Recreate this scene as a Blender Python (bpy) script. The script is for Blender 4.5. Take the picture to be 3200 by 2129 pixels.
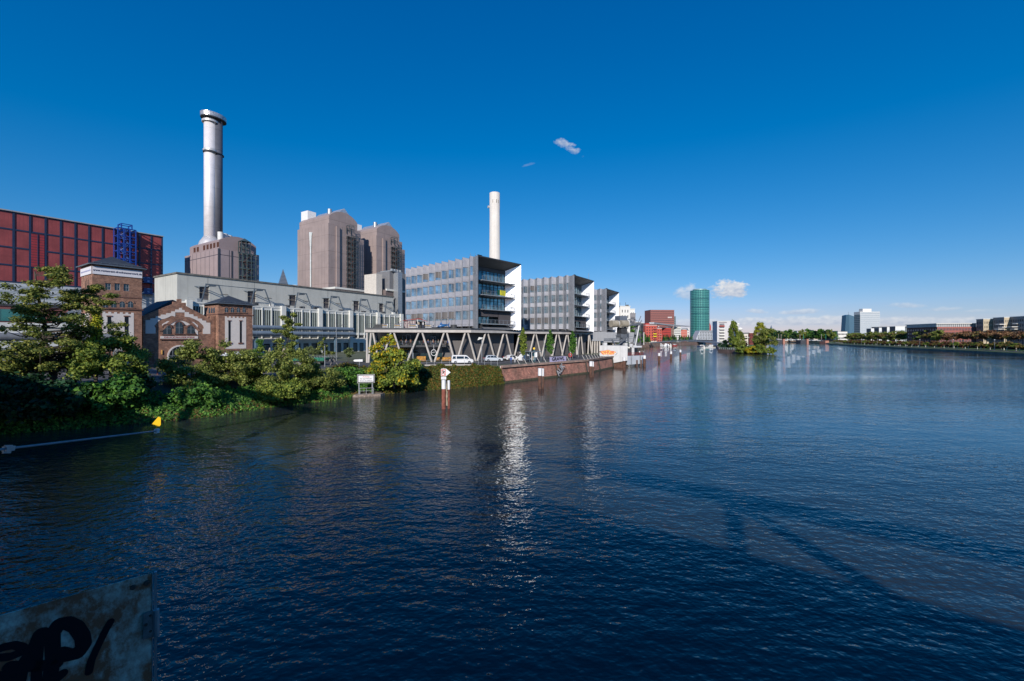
import bpy, bmesh, math, random
import numpy as np
from mathutils import Vector, Matrix
for o in list(bpy.data.objects): bpy.data.objects.remove(o)
S = bpy.context.scene
COL = S.collection
R = math.radians
# ---------------------------------------------------------------- camera
CH, HY, FX = 9.2, 1057.0, 1300.0          # eye height, horizon row, focal length in photo pixels
cd = bpy.data.cameras.new('camera'); cam = bpy.data.objects.new('camera', cd); COL.objects.link(cam)
cd.sensor_width = 36; cd.lens = 36 * FX / 3200
cam.location = (0, 0, CH); cam.rotation_euler = (R(90), 0, 0)
cd.shift_y = -(1064.5 - HY) / 3200; cd.clip_start = 0.1; cd.clip_end = 20000
S.camera = cam
# ---------------------------------------------------------------- sun, sky, exposure
SUN_EL = R(25); SUN_H = Vector((-0.13, -0.9915))
sdir = Vector((SUN_H.x * math.cos(SUN_EL), SUN_H.y * math.cos(SUN_EL), math.sin(SUN_EL)))
ld = bpy.data.lights.new('sun', 'SUN'); ld.energy = 4.6; ld.angle = R(0.5); ld.color = (1.0, 0.93, 0.84)
lo = bpy.data.objects.new('sun', ld); COL.objects.link(lo); lo.rotation_euler = sdir.to_track_quat('Z', 'Y').to_euler()
w = bpy.data.worlds.new('World'); S.world = w; w.use_nodes = True
wt = w.node_tree; wt.nodes.clear()
def wn(t, **k):
    n = wt.nodes.new(t)
    for a, b in k.items(): setattr(n, a, b)
    return n
def wm(op, a, b=None, c=None, clamp=False):
    n = wn('ShaderNodeMath', operation=op, use_clamp=clamp)
    for i, v in enumerate((a, b, c)):
        if v is None: continue
        if isinstance(v, (int, float)): n.inputs[i].default_value = v
        else: wt.links.new(v, n.inputs[i])
    return n.outputs[0]
sky = wn('ShaderNodeTexSky', sky_type='NISHITA', sun_disc=False, sun_elevation=SUN_EL,
         sun_rotation=math.atan2(sdir.x, sdir.y), altitude=100, air_density=1.0, dust_density=0.05, ozone_density=3.0)
hs = wn('ShaderNodeHueSaturation'); hs.inputs['Saturation'].default_value = 1.33; hs.inputs['Hue'].default_value = 0.492
wt.links.new(sky.outputs[0], hs.inputs['Color'])
sp_ = wn('ShaderNodeSeparateColor'); wt.links.new(hs.outputs[0], sp_.inputs[0]); cb_ = wn('ShaderNodeCombineColor')
K = .075
wt.links.new(wm('MULTIPLY', wm('MAXIMUM', wm('SUBTRACT', sp_.outputs[0], .026 / K), 0), .92), cb_.inputs[0])
g_ = wm('MULTIPLY', sp_.outputs[1], K)
wt.links.new(wm('MULTIPLY', wm('SUBTRACT', wm('MULTIPLY', wm('POWER', g_, .88), .985), wm('MULTIPLY', wm('POWER', g_, 2), .24)), 1 / K), cb_.inputs[1])
wt.links.new(wm('MULTIPLY', wm('POWER', wm('MULTIPLY', sp_.outputs[2], K), .68), 1.12 / K), cb_.inputs[2])
tc = wn('ShaderNodeTexCoord'); sx = wn('ShaderNodeSeparateXYZ'); wt.links.new(tc.outputs['Generated'], sx.inputs[0])
az = wm('MULTIPLY', wm('ARCTAN2', sx.outputs[0], sx.outputs[1]), 57.2958)
el = wm('MULTIPLY', wm('ARCSINE', sx.outputs[2]), 57.2958)
n1 = wn('ShaderNodeTexNoise'); n1.inputs['Scale'].default_value = 30; n1.inputs['Detail'].default_value = 9; n1.inputs['Roughness'].default_value = 0.62
mp = wn('ShaderNodeMapping'); mp.inputs['Scale'].default_value = (1, 1, 1.6)
wt.links.new(tc.outputs['Generated'], mp.inputs[0]); wt.links.new(mp.outputs[0], n1.inputs[0])
nz = wm('SUBTRACT', n1.outputs['Fac'], 0.5)
n2 = wn('ShaderNodeTexNoise'); n2.inputs['Scale'].default_value = 95; n2.inputs['Detail'].default_value = 6; wt.links.new(mp.outputs[0], n2.inputs[0])
nz2 = wm('SUBTRACT', n2.outputs['Fac'], 0.5)
def cloud(px, py, wpx, hpx, tilt=0.0, dens=1.0, edge=2.6, soft=0.55, fine=1.2):
    a0 = math.degrees(math.atan((px - 1600) / FX)); c = math.cos(R(a0))
    e0 = math.degrees(math.atan((HY - py) / FX * c))
    ww = math.degrees(wpx / FX * c * c); hh = math.degrees(hpx / FX * c)
    da = wm('SUBTRACT', az, a0); de = wm('SUBTRACT', wm('SUBTRACT', el, e0), wm('MULTIPLY', da, tilt))
    # flat base: shorter reach downwards than upwards
    deb = wm('MAXIMUM', de, wm('MULTIPLY', de, -1.7))
    r2 = wm('ADD', wm('POWER', wm('ABSOLUTE', wm('DIVIDE', da, ww)), 2), wm('POWER', wm('DIVIDE', deb, hh), 2))
    v = wm('ADD', wm('SUBTRACT', 1.0, r2), wm('ADD', wm('MULTIPLY', nz, edge), wm('MULTIPLY', nz2, fine)))
    v = wm('DIVIDE', wm('SUBTRACT', v, 0.25 if dens > .9 or py < 900 else -.15), soft, clamp=True)
    return wm('MULTIPLY', v, dens), wm('ADD', wm('DIVIDE', de, hh * 2.2), 0.55)
CL = [(2275, 912, 80, 42, 0, .97, 2.4, .5), (2150, 922, 44, 30, 0, .6, 3.4, .9), (1772, 460, 52, 20, -.45, .6, 4.6, .95),
      (1651, 516, 22, 5, .2, .16, 3.5, 1.2), (2362, 975, 40, 9, -.15, .5, 3, .9), (2500, 977, 70, 11, 0, .5, 3, .8),
      (2370, 1008, 120, 17, 0, .62, 2.6, .8), (2540, 1006, 150, 19, 0, .66, 2.6, .8), (2180, 1010, 90, 15, 0, .55, 2.6, .9),
      (2800, 1008, 130, 17, 0, .6, 2.6, .9), (3010, 1006, 110, 15, 0, .5, 2.8, .9), (2830, 956, 62, 12, -.1, .42, 3.4, .9),
      (2950, 968, 66, 9, 0, .32, 3.4, 1.), (3080, 972, 80, 8, 0, .26, 3.6, 1.), (3300, 1000, 180, 14, 0, .45, 2.8, .9)]
tot = None; shd = None
for c in CL:
    m, s_ = cloud(*c)
    if tot is None: tot, shd = m, s_
    else:
        big = wm('GREATER_THAN', m, tot)
        shd = wm('ADD', wm('MULTIPLY', s_, big), wm('MULTIPLY', shd, wm('SUBTRACT', 1.0, big)))
        tot = wm('MAXIMUM', tot, m)
cr = wn('ShaderNodeMix', data_type='RGBA'); cr.inputs[6].default_value = (4.8, 5.9, 8.0, 1); cr.inputs[7].default_value = (10.2, 10.4, 10.8, 1)
wt.links.new(wm('ADD', shd, wm('MULTIPLY', nz2, 1.6), clamp=True), cr.inputs[0])
mx = wn('ShaderNodeMix', data_type='RGBA'); wt.links.new(tot, mx.inputs[0]); wt.links.new(cb_.outputs[0], mx.inputs[6]); wt.links.new(cr.outputs[2], mx.inputs[7])
bg = wn('ShaderNodeBackground'); bg.inputs[1].default_value = 0.075
wo = wn('ShaderNodeOutputWorld'); wt.links.new(mx.outputs[2], bg.inputs[0]); wt.links.new(bg.outputs[0], wo.inputs[0])
vs = S.view_settings; vs.view_transform = 'Standard'; vs.look = 'None'; vs.exposure = 0.0; vs.gamma = 1; vs.use_curve_mapping = False
S.render.resolution_x = 1024; S.render.resolution_y = 681
S.cycles.max_bounces = 6; S.cycles.diffuse_bounces = 2; S.cycles.glossy_bounces = 3; S.cycles.transmission_bounces = 3
S.cycles.sample_clamp_indirect = 12; S.cycles.caustics_reflective = False; S.cycles.caustics_refractive = False
# ---------------------------------------------------------------- helpers
def W(px, py, Y): return Vector(((px - 1600) / FX * Y, Y, CH - (py - HY) / FX * Y))
def G(px, py, z=0.0):
    Y = (CH - z) * FX / (py - HY); return Vector(((px - 1600) / FX * Y, Y, z))
def XY(px, Y): return ((px - 1600) / FX * Y, Y)
def PL(px, py, O, ang, v=0.0):
    """photo pixel -> (u, z) on the vertical plane through O along ang, v metres behind it (local to O)"""
    d = (math.cos(ang), math.sin(ang)); n = (-d[1], d[0]); r = (px - 1600) / FX
    ox, oy = O[0] + n[0] * v, O[1] + n[1] * v
    u = (r * oy - ox) / (d[0] - r * d[1]); Y = oy + u * d[1]
    return u, CH - (py - HY) / FX * Y - O[2]
def PU(px, O, ang, v=0.0): return PL(px, 0, O, ang, v)[0]
MATS = {}
def lin(c):
    if isinstance(c, str):
        c = [int(c[i:i + 2], 16) / 255 for i in (0, 2, 4)]
        c = [x / 12.92 if x <= .04045 else ((x + .055) / 1.055) ** 2.4 for x in c]
    return tuple(c) + (1,)
def mat(name, col, rough=.7, metal=0.0, var=.12, scale=.6, bump=0.0, bscale=None, pat=None, pc=None, ps=(1, 1), pw=.04, spec=.5, leak=0.0, trans=0, alpha=1, col2=None, emit=None, pbump=.3, world=False):
    """procedural material: base colour with noise mottling, optional second colour, rain streaks and a line / brick pattern in object space"""
    if name in MATS: return MATS[name]
    m = bpy.data.materials.new(name); m.use_nodes = True; t = m.node_tree; N = t.nodes; L = t.links
    b = N['Principled BSDF']; b.inputs['Roughness'].default_value = rough; b.inputs['Metallic'].default_value = metal
    b.inputs['Specular IOR Level'].default_value = spec
    tc = N.new('ShaderNodeTexCoord'); co = tc.outputs['Object']
    if world: co = N.new('ShaderNodeNewGeometry').outputs['Position']
    def math_(op, a, b2=None, clamp=False):
        n = N.new('ShaderNodeMath'); n.operation = op; n.use_clamp = clamp
        for i, v in enumerate((a, b2)):
            if v is None: continue
            if isinstance(v, (int, float)): n.inputs[i].default_value = v
            else: L.new(v, n.inputs[i])
        return n.outputs[0]
    def mixc(f, a, b2, mode='MIX'):
        n = N.new('ShaderNodeMix'); n.data_type = 'RGBA'; n.blend_type = mode
        for i, v in ((0, f), (6, a), (7, b2)):
            if isinstance(v, (int, float)): n.inputs[i].default_value = v
            elif isinstance(v, tuple): n.inputs[i].default_value = v
            else: L.new(v, n.inputs[i])
        return n.outputs[2]
    ns = N.new('ShaderNodeTexNoise'); ns.inputs['Scale'].default_value = scale; ns.inputs['Detail'].default_value = 6; ns.inputs['Roughness'].default_value = .65
    L.new(co, ns.inputs[0])
    base = lin(col)
    dark = tuple(x * (1 - var * 1.6) for x in base[:3]) + (1,); light = tuple(min(1, x * (1 + var)) for x in base[:3]) + (1,)
    if col2 is not None: dark = lin(col2)
    f = math_('MULTIPLY', math_('SUBTRACT', ns.outputs['Fac'], .32), 2.8, True)
    c = mixc(f, dark, light)
    h = None
    if leak:
        mp = N.new('ShaderNodeMapping'); mp.inputs['Scale'].default_value = (1.3, 1.3, .06); L.new(co, mp.inputs[0])
        n3 = N.new('ShaderNodeTexNoise'); n3.inputs['Scale'].default_value = 1.0; n3.inputs['Detail'].default_value = 4; L.new(mp.outputs[0], n3.inputs[0])
        c = mixc(math_('MULTIPLY', math_('SUBTRACT', n3.outputs['Fac'], .5), leak * 4, True), c, tuple(x * .45 for x in base[:3]) + (1,))
    if pat:
        sp = N.new('ShaderNodeSeparateXYZ'); L.new(co, sp.inputs[0]); xy = math_('ADD', sp.outputs[0], sp.outputs[1]); z = sp.outputs[2]
        pcl = lin(pc) if pc else tuple(x * .5 for x in base[:3]) + (1,)
        if pat == 'brick':
            cb = N.new('ShaderNodeCombineXYZ'); L.new(xy, cb.inputs[0]); L.new(z, cb.inputs[1])
            br = N.new('ShaderNodeTexBrick'); L.new(cb.outputs[0], br.inputs[0]); br.inputs['Scale'].default_value = 1
            br.inputs['Brick Width'].default_value = ps[0]; br.inputs['Row Height'].default_value = ps[1]; br.inputs['Mortar Size'].default_value = pw * ps[1]
            br.inputs['Color1'].default_value = (1, 1, 1, 1); br.inputs['Color2'].default_value = (.52, .5, .52, 1)
            br.inputs['Mortar'].default_value = (.85, .82, .8, 1); br.inputs['Bias'].default_value = -.1
            c = mixc(1.0, c, br.outputs['Color'], 'MULTIPLY'); h = br.outputs['Fac']
        else:
            fs = []
            if 'v' in pat: fs.append((xy, ps[0]))
            if 'h' in pat: fs.append((z, ps[1]))
            for q, per in fs:
                fr = math_('FRACT', math_('ADD', math_('DIVIDE', q, per), 100.0))
                l = math_('LESS_THAN', fr, pw / per)
                h = l if h is None else math_('MAXIMUM', h, l)
            c = mixc(h, c, pcl)
    L.new(c, b.inputs['Base Color'])
    if bump or (h is not None and pbump):
        hh = math_('MULTIPLY', ns.outputs['Fac'], bump * 2) if bump else None
        if bump and bscale:
            n4 = N.new('ShaderNodeTexNoise'); n4.inputs['Scale'].default_value = bscale; n4.inputs['Detail'].default_value = 4; L.new(co, n4.inputs[0])
            hh = math_('MULTIPLY', n4.outputs['Fac'], bump * 2)
        if h is not None and pbump:
            g = math_('MULTIPLY', h, -pbump); hh = g if hh is None else math_('ADD', hh, g)
        bp = N.new('ShaderNodeBump'); bp.inputs['Strength'].default_value = .6; bp.inputs['Distance'].default_value = .05
        L.new(hh, bp.inputs['Height']); L.new(bp.outputs[0], b.inputs['Normal'])
    rr = math_('ADD', math_('MULTIPLY', ns.outputs['Fac'], .2), max(0, rough - .1)); L.new(rr, b.inputs['Roughness'])
    if emit: b.inputs['Emission Color'].default_value = lin(emit[0]); b.inputs['Emission Strength'].default_value = emit[1]
    MATS[name] = m; return m
def leafmat(name, cols, rough=.6, trans=.25, gain=1.5):
    """leaf colour picked at random per leaf, light shining partly through"""
    if name in MATS: return MATS[name]
    m = bpy.data.materials.new(name); m.use_nodes = True; t = m.node_tree; N = t.nodes; L = t.links
    b = N['Principled BSDF']; b.inputs['Roughness'].default_value = rough; b.inputs['Specular IOR Level'].default_value = .25
    g = N.new('ShaderNodeNewGeometry'); rp = N.new('ShaderNodeValToRGB'); L.new(g.outputs['Random Per Island'], rp.inputs[0])
    e = rp.color_ramp.elements
    while len(e) > 1: e.remove(e[0])
    lf = lambda h: tuple(min(.8, v * gain + .004) for v in lin(h)[:3]) + (1,)
    e[0].position = 0; e[0].color = lf(cols[0])
    for i, c in enumerate(cols[1:]): x = e.new((i + 1) / (len(cols) - 1)); x.color = lf(c)
    L.new(rp.outputs[0], b.inputs['Base Color'])
    tr = N.new('ShaderNodeBsdfTranslucent'); L.new(rp.outputs[0], tr.inputs[0])
    ms = N.new('ShaderNodeMixShader'); ms.inputs[0].default_value = trans
    L.new(b.outputs[0], ms.inputs[1]); L.new(tr.outputs[0], ms.inputs[2]); L.new(ms.outputs[0], N['Material Output'].inputs[0])
    MATS[name] = m; return m
class MB:
    """collects shapes in local coordinates, builds them as ONE mesh object"""
    def __init__(s): s.v = []; s.f = []; s.m = []; s.cm = 0
    def add(s, vs, fs, rev=False):
        o = len(s.v); s.v += [tuple(p) for p in vs]; s.f += [tuple(i + o for i in (reversed(f) if rev else f)) for f in fs]; s.m += [s.cm] * len(fs); return s
    def quad(s, a, b, c, d): return s.add([a, b, c, d], [(0, 1, 2, 3)])
    def box(s, x0, x1, y0, y1, z0, z1):
        return s.add([(x0, y0, z0), (x1, y0, z0), (x1, y1, z0), (x0, y1, z0), (x0, y0, z1), (x1, y0, z1), (x1, y1, z1), (x0, y1, z1)],
                     [(3, 2, 1, 0), (4, 5, 6, 7), (0, 1, 5, 4), (1, 2, 6, 5), (2, 3, 7, 6), (3, 0, 4, 7)])
    def prism(s, pts, z0, z1, taper=1.0):
        """vertical prism of a plan polygon (counter-clockwise)"""
        a = sum(pts[i][0] * pts[(i + 1) % len(pts)][1] - pts[(i + 1) % len(pts)][0] * pts[i][1] for i in range(len(pts)))
        if a < 0: pts = pts[::-1]
        n = len(pts); cx = sum(p[0] for p in pts) / n; cy = sum(p[1] for p in pts) / n
        vs = [(p[0], p[1], z0) for p in pts] + [(cx + (p[0] - cx) * taper, cy + (p[1] - cy) * taper, z1) for p in pts]
        return s.add(vs, [tuple(range(n))[::-1], tuple(range(n, 2 * n))] + [(i, (i + 1) % n, n + (i + 1) % n, n + i) for i in range(n)])
    def slab(s, pts, y0, y1):
        """polygon in the x-z plane extruded along y"""
        a = sum(pts[i][0] * pts[(i + 1) % len(pts)][1] - pts[(i + 1) % len(pts)][0] * pts[i][1] for i in range(len(pts)))
        if a < 0: pts = pts[::-1]
        n = len(pts); vs = [(p[0], y0, p[1]) for p in pts] + [(p[0], y1, p[1]) for p in pts]
        return s.add(vs, [tuple(range(n)), tuple(range(n, 2 * n))[::-1]] + [(i, n + i, n + (i + 1) % n, (i + 1) % n) for i in range(n)])
    def bar(s, p, q, w, h=None, n=4):
        """beam of w x h (n=4) or a round tube of radius w (n>4) from p to q; h may be the end radius"""
        p = Vector(p); q = Vector(q); d = (q - p)
        if d.length < 1e-6: return s
        d.normalize(); up = Vector((0, 0, 1)) if abs(d.z) < .95 else Vector((0, 1, 0)); a = d.cross(up).normalized(); b = a.cross(d)
        vs = []
        if n == 4:
            h = h or w
            for c in (p, q): vs += [c + a * w * sx_ / 2 + b * h * sy_ / 2 for sx_, sy_ in ((-1, -1), (1, -1), (1, 1), (-1, 1))]
        else:
            r1 = w if h is None else h
            for c, r in ((p, w), (q, r1)): vs += [c + (a * math.cos(2 * math.pi * k / n) + b * math.sin(2 * math.pi * k / n)) * r for k in range(n)]
        return s.add(vs, [tuple(range(n))[::-1], tuple(range(n, 2 * n))] + [(i, (i + 1) % n, n + (i + 1) % n, n + i) for i in range(n)], rev=False)
    def tube(s, pts, r, n=8):
        for i in range(len(pts) - 1):
            ra = r[i] if isinstance(r, (list, tuple)) else r; rb = r[i + 1] if isinstance(r, (list, tuple)) else r
            s.bar(pts[i], pts[i + 1], ra, rb, n)
        return s
    def cyl(s, x, y, z0, z1, r, r1=None, n=16): return s.bar((x, y, z0), (x, y, z1), r, r if r1 is None else r1, n)
    def lathe(s, prof, n=24, c=(0, 0), sy=1.0):
        vs = []; fs = []
        for r, z in prof: vs += [(c[0] + r * math.cos(2 * math.pi * k / n), c[1] + r * sy * math.sin(2 * math.pi * k / n), z) for k in range(n)]
        for j in range(len(prof) - 1): fs += [(j * n + i, j * n + (i + 1) % n, (j + 1) * n + (i + 1) % n, (j + 1) * n + i) for i in range(n)]
        fs += [tuple(range(n))[::-1], tuple(range((len(prof) - 1) * n, len(prof) * n))]
        return s.add(vs, fs)
    def wall(s, P, Q, z0, z1, ops=(), depth=.2):
        """vertical wall from plan point P to Q, outside on the right hand; ops=(u0,u1,za,zb) openings with reveals"""
        P = Vector(P); Q = Vector(Q); d = (Q - P); Lg = d.length; d.normalize(); n = Vector((d.y, -d.x))
        def pt(u, z, k=0): return (P.x + d.x * u - n.x * k, P.y + d.y * u - n.y * k, z)
        us = sorted({0, Lg} | {o[0] for o in ops} | {o[1] for o in ops}); zs = sorted({z0, z1} | {o[2] for o in ops} | {o[3] for o in ops})
        for i in range(len(us) - 1):
            for j in range(len(zs) - 1):
                cu = (us[i] + us[i + 1]) / 2; cz = (zs[j] + zs[j + 1]) / 2
                if any(o[0] < cu < o[1] and o[2] < cz < o[3] for o in ops): continue
                s.quad(pt(us[i], zs[j]), pt(us[i + 1], zs[j]), pt(us[i + 1], zs[j + 1]), pt(us[i], zs[j + 1]))
        for a, b, c, e in ops:
            for (u1, w1), (u2, w2) in (((a, c), (b, c)), ((b, c), (b, e)), ((b, e), (a, e)), ((a, e), (a, c))):
                s.quad(pt(u1, w1), pt(u1, w1, depth), pt(u2, w2, depth), pt(u2, w2))
        return s
    def build(s, name, m, parent=None, smooth=False, label=None, loc=None, rz=0):
        me = bpy.data.meshes.new(name); me.from_pydata(s.v, [], s.f)
        ms = m if isinstance(m, (list, tuple)) else [m]
        for x in ms: me.materials.append(x)
        if len(ms) > 1: me.polygons.foreach_set('material_index', s.m)
        if smooth: me.polygons.foreach_set('use_smooth', [True] * len(me.polygons))
        me.update()
        return obj(name, me, parent, label, loc, rz)
def obj(name, me, parent=None, label=None, loc=None, rz=0):
    o = bpy.data.objects.new(name, me); COL.objects.link(o)
    if parent is not None: o.parent = parent
    if loc is not None: o.location = loc
    if rz: o.rotation_euler = (0, 0, rz)
    if label: o['label'] = label
    return o
def tag(o, label=None, cat=None, group=None, kind=None):
    if label: o['label'] = label
    if cat: o['category'] = cat
    if group: o['group'] = group
    if kind: o['kind'] = kind
    return o
def thing(name, label, cat, loc=(0, 0, 0), rz=0, group=None):
    o = bpy.data.objects.new(name, None); COL.objects.link(o); o.location = loc; o.rotation_euler = (0, 0, rz)
    o.empty_display_size = .5
    return tag(o, label, cat, group)
KIDS = {}
def copy_tree(o, parent=None):
    c = o.copy(); COL.objects.link(c); c.parent = parent
    for ch in list(o.children): copy_tree(ch, c)
    return c
def place(src, used, loc, rz=0, label=None, group=None, sc=None):
    """first use moves the source itself, later uses copy it with its parts"""
    o = src if not used.get(src.name) else copy_tree(src)
    used[src.name] = True
    o.location = loc; o.rotation_euler = (0, 0, rz)
    if sc is not None: o.scale = (sc, sc, sc) if isinstance(sc, (int, float)) else sc
    if label: o['label'] = label
    if group: o['group'] = group
    return o
USED = {}
def text_mesh(body, size, m, name='lettering', parent=None, loc=(0, 0, 0), rot=(R(90), 0, 0), extrude=.01, bold=0.0, align='CENTER', sx_=1.0, space=1.0):
    cu = bpy.data.curves.new(name, 'FONT'); cu.body = body; cu.size = size; cu.extrude = extrude; cu.offset = bold; cu.align_x = align; cu.align_y = 'CENTER'; cu.space_character = space
    cu.resolution_u = 3
    t = bpy.data.objects.new('tmp', cu); COL.objects.link(t); bpy.context.view_layer.update()
    me = bpy.data.meshes.new_from_object(t.evaluated_get(bpy.context.evaluated_depsgraph_get()))
    bpy.data.objects.remove(t); me.name = name; me.materials.clear(); me.materials.append(m)
    o = obj(name, me, parent, loc=loc); o.rotation_euler = rot; o.scale = (sx_, 1, 1); return o
# window kinds: one shared mesh pair per size
WIN = {}
def window(parent, P, d, w_, h_, z, fr, gl, mull=(), trans=(), depth=.12, ft=.07, name='window', pane=True, inset=0.14):
    """window w_ x h_ with its lower left corner at plan point P on a wall running along unit d (outside on the right)"""
    key = (round(w_, 2), round(h_, 2), fr.name, gl.name, tuple(mull), tuple(trans), ft)
    if key not in WIN:
        m = MB()
        m.box(0, w_, 0, depth, 0, ft); m.box(0, w_, 0, depth, h_ - ft, h_); m.box(0, ft, 0, depth, ft, h_ - ft); m.box(w_ - ft, w_, 0, depth, ft, h_ - ft)
        for q in mull: m.box(q * w_ - ft / 2, q * w_ + ft / 2, 0, depth * .8, ft, h_ - ft)
        for q in trans: m.box(ft, w_ - ft, .01, depth * .75, q * h_ - ft / 2, q * h_ + ft / 2)
        g = MB(); g.quad((ft * .5, depth * .55, ft * .5), (w_ - ft * .5, depth * .55, ft * .5), (w_ - ft * .5, depth * .55, h_ - ft * .5), (ft * .5, depth * .55, h_ - ft * .5))
        a = bpy.data.meshes.new('window'); a.from_pydata(m.v, [], m.f); a.materials.append(fr)
        b = bpy.data.meshes.new('pane'); b.from_pydata(g.v, [], g.f); b.materials.append(gl)
        WIN[key] = (a, b)
    a, b = WIN[key]; n = (d[1], -d[0])
    o = obj(name, a, parent, loc=(P[0] - n[0] * inset, P[1] - n[1] * inset, z), rz=math.atan2(d[1], d[0]))
    if pane: obj('pane', b, o)
    return o
# ================================================================ setting
asph = mat('asphalt', (.075, .073, .075), .9, var=.25, scale=.35, bump=.2, bscale=30)
soil = mat('soil', (.09, .075, .055), .95, var=.5, scale=.25, bump=.8, bscale=3, col2=(.05, .055, .03))
farsoil = mat('far_ground', (.10, .11, .06), .95, var=.4, scale=.02)
grass = mat('lawn', (.09, .15, .035), .95, var=.35, scale=.4)
conc = mat('concrete', (.50, .46, .42), .85, var=.14, scale=.8, leak=.35)
concp = mat('pale_concrete', (.60, .55, .49), .8, var=.1, scale=1.2, leak=.2)
white = mat('white_paint', (.80, .80, .80), .5, var=.05, scale=1)
offw = mat('off_white', (.70, .70, .66), .7, var=.06, scale=.5, leak=.25)
dgrey = mat('dark_grey', (.045, .047, .052), .6, var=.15, scale=1)
black = mat('black', (.008, .009, .012), .5, var=.1)
steel = mat('galvanised_steel', (.42, .44, .46), .45, metal=.6, var=.15, scale=2)
ptgrey = mat('grey_paint', (.26, .29, .32), .5, var=.12, scale=1.5)
glassD = mat('dark_glass', (.015, .022, .03), .08, var=.1, spec=1.0, pbump=0)
def glassm(name, col, metal=.5, rough=.06):
    return mat(name, col, rough, metal=metal, var=.45, scale=.28, spec=1.0, world=True)
glassB = glassm('blue_glass', (.30, .42, .50), .7)
glassK = glassm('tower_glass', (.05, .10, .13), .35)
blind = mat('grey_blind', (.13, .12, .12), .8, var=.08, pat='h', ps=(1, .25), pw=.03)
# ---- water
def water_material():
    m = bpy.data.materials.new('river_water'); m.use_nodes = True; t = m.node_tree; N = t.nodes; L = t.links; b = N['Principled BSDF']
    g = N.new('ShaderNodeNewGeometry')
    def nz_(scale, sx_, sy_, rot, detail=3, rough=.55):
        mp = N.new('ShaderNodeMapping'); mp.inputs['Scale'].default_value = (sx_, sy_, 1); mp.inputs['Rotation'].default_value = (0, 0, rot); mp.inputs['Location'].default_value = (17.3 + 40 * rot, 5.7 - 31 * rot, .37 + rot)
        L.new(g.outputs['Position'], mp.inputs[0]); n = N.new('ShaderNodeTexNoise'); n.inputs['Scale'].default_value = scale; n.inputs['Detail'].default_value = detail; n.inputs['Roughness'].default_value = rough
        L.new(mp.outputs[0], n.inputs[0]); return n.outputs['Fac']
    def mt(op, a, c=None, cl=False):
        n = N.new('ShaderNodeMath'); n.operation = op; n.use_clamp = cl
        for i, v in enumerate((a, c)):
            if v is None: continue
            if isinstance(v, (int, float)): n.inputs[i].default_value = v
            else: L.new(v, n.inputs[i])
        return n.outputs[0]
    ripple = nz_(1.0, 2.1, 3.2, .35, 2, .45)          # wind ripples, half a metre apart
    ripple2 = nz_(1.0, 5.2, 7.0, -.5, 1, .4)
    wave = nz_(1.0, .32, .62, .2, 2)                 # low swell
    patch = nz_(1.0, .012, .045, .25, 3)             # calmer and rougher patches
    pf = mt('ADD', mt('MULTIPLY', patch, 2.2), -.32)
    h = mt('ADD', mt('ADD', mt('MULTIPLY', ripple, .050), mt('MULTIPLY', ripple2, .015)), mt('MULTIPLY', wave, .12))
    h = mt('MULTIPLY', h, pf)
    bp = N.new('ShaderNodeBump'); bp.inputs['Strength'].default_value = 1; bp.inputs['Distance'].default_value = 1.0
    L.new(h, bp.inputs['Height']); L.new(bp.outputs[0], b.inputs['Normal'])
    b.inputs['Base Color'].default_value = (.024, .031, .033, 1); b.inputs['Roughness'].default_value = .0; b.inputs['IOR'].default_value = 1.42
    b.inputs['Specular IOR Level'].default_value = .5
    return m
wmat = water_material()
m = MB(); m.quad((-6000, -1500, 0), (9000, -1500, 0), (9000, 9000, 0), (-6000, 9000, 0)); tag(m.build('river', wmat), kind='structure')
# ---- left bank: water line, bank foot and bank top
SH = [(-140, -30), (-75, 14), (-48.9, 39.7), (-41, 44.8), (-35.4, 48.6), (-33, 54.6), (-26.8, 61.3), (-24.7, 66.8), (-20.2, 69.5), (-13.8, 74.3), (-9.5, 77.2), (-1.75, 84.2)]
OFF = [9, 9, 9, 9.5, 10, 10, 10, 9.5, 9.5, 9.5, 8.5, 1.0]
QW = [(-1.75, 84.2), (20.3, 108.7), (34, 133.6)]
BT = [(x - .72 * o, y + .69 * o) for (x, y), o in zip(SH, OFF)]
land = [(x, y) for x, y in BT] + QW[1:] + [(129, 427), (157, 460), (420, 817), (470, 905), (-3000, 905), (-3000, -400), (-400, -400)]
GZ = 3.5
def noise2(x, y, s=1.0): return math.sin(x * 1.3 * s + 2 * math.sin(y * .7 * s)) * .5 + math.sin(y * 1.7 * s + 1.3 * math.sin(x * .9 * s)) * .5
m = MB(); n = len(land)
m.add([(x, y, GZ) for x, y in land], [tuple(range(n))])
m.add([(x, y, 2.6) for x, y in ((-6000, 905), (9000, 905), (9000, 9000), (-6000, 9000))], [(0, 1, 2, 3)])
RB = [(110, -60), (165, 30), (205, 105), (240, 175), (263, 213.6), (289, 260), (325, 347), (430, 560), (527, 700), (600, 905)]
nr = [(.88, -.47)] * len(RB)
cols = [0, 1.2, 12, 24, 34, 400, 2500]; zs = [-1, 1.2, 1.5, 2.4, 4.4, 4.6, 4.8]
vs = []
for (x, y) in RB: vs += [(x + .88 * c, y - .47 * c, z) for c, z in zip(cols, zs)]
k = len(cols); m.add(vs, [(i * k + j, i * k + j + 1, (i + 1) * k + j + 1, (i + 1) * k + j) for i in range(len(RB) - 1) for j in range(k - 1)])
gm = m.build('ground', farsoil); tag(gm, kind='structure')
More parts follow.
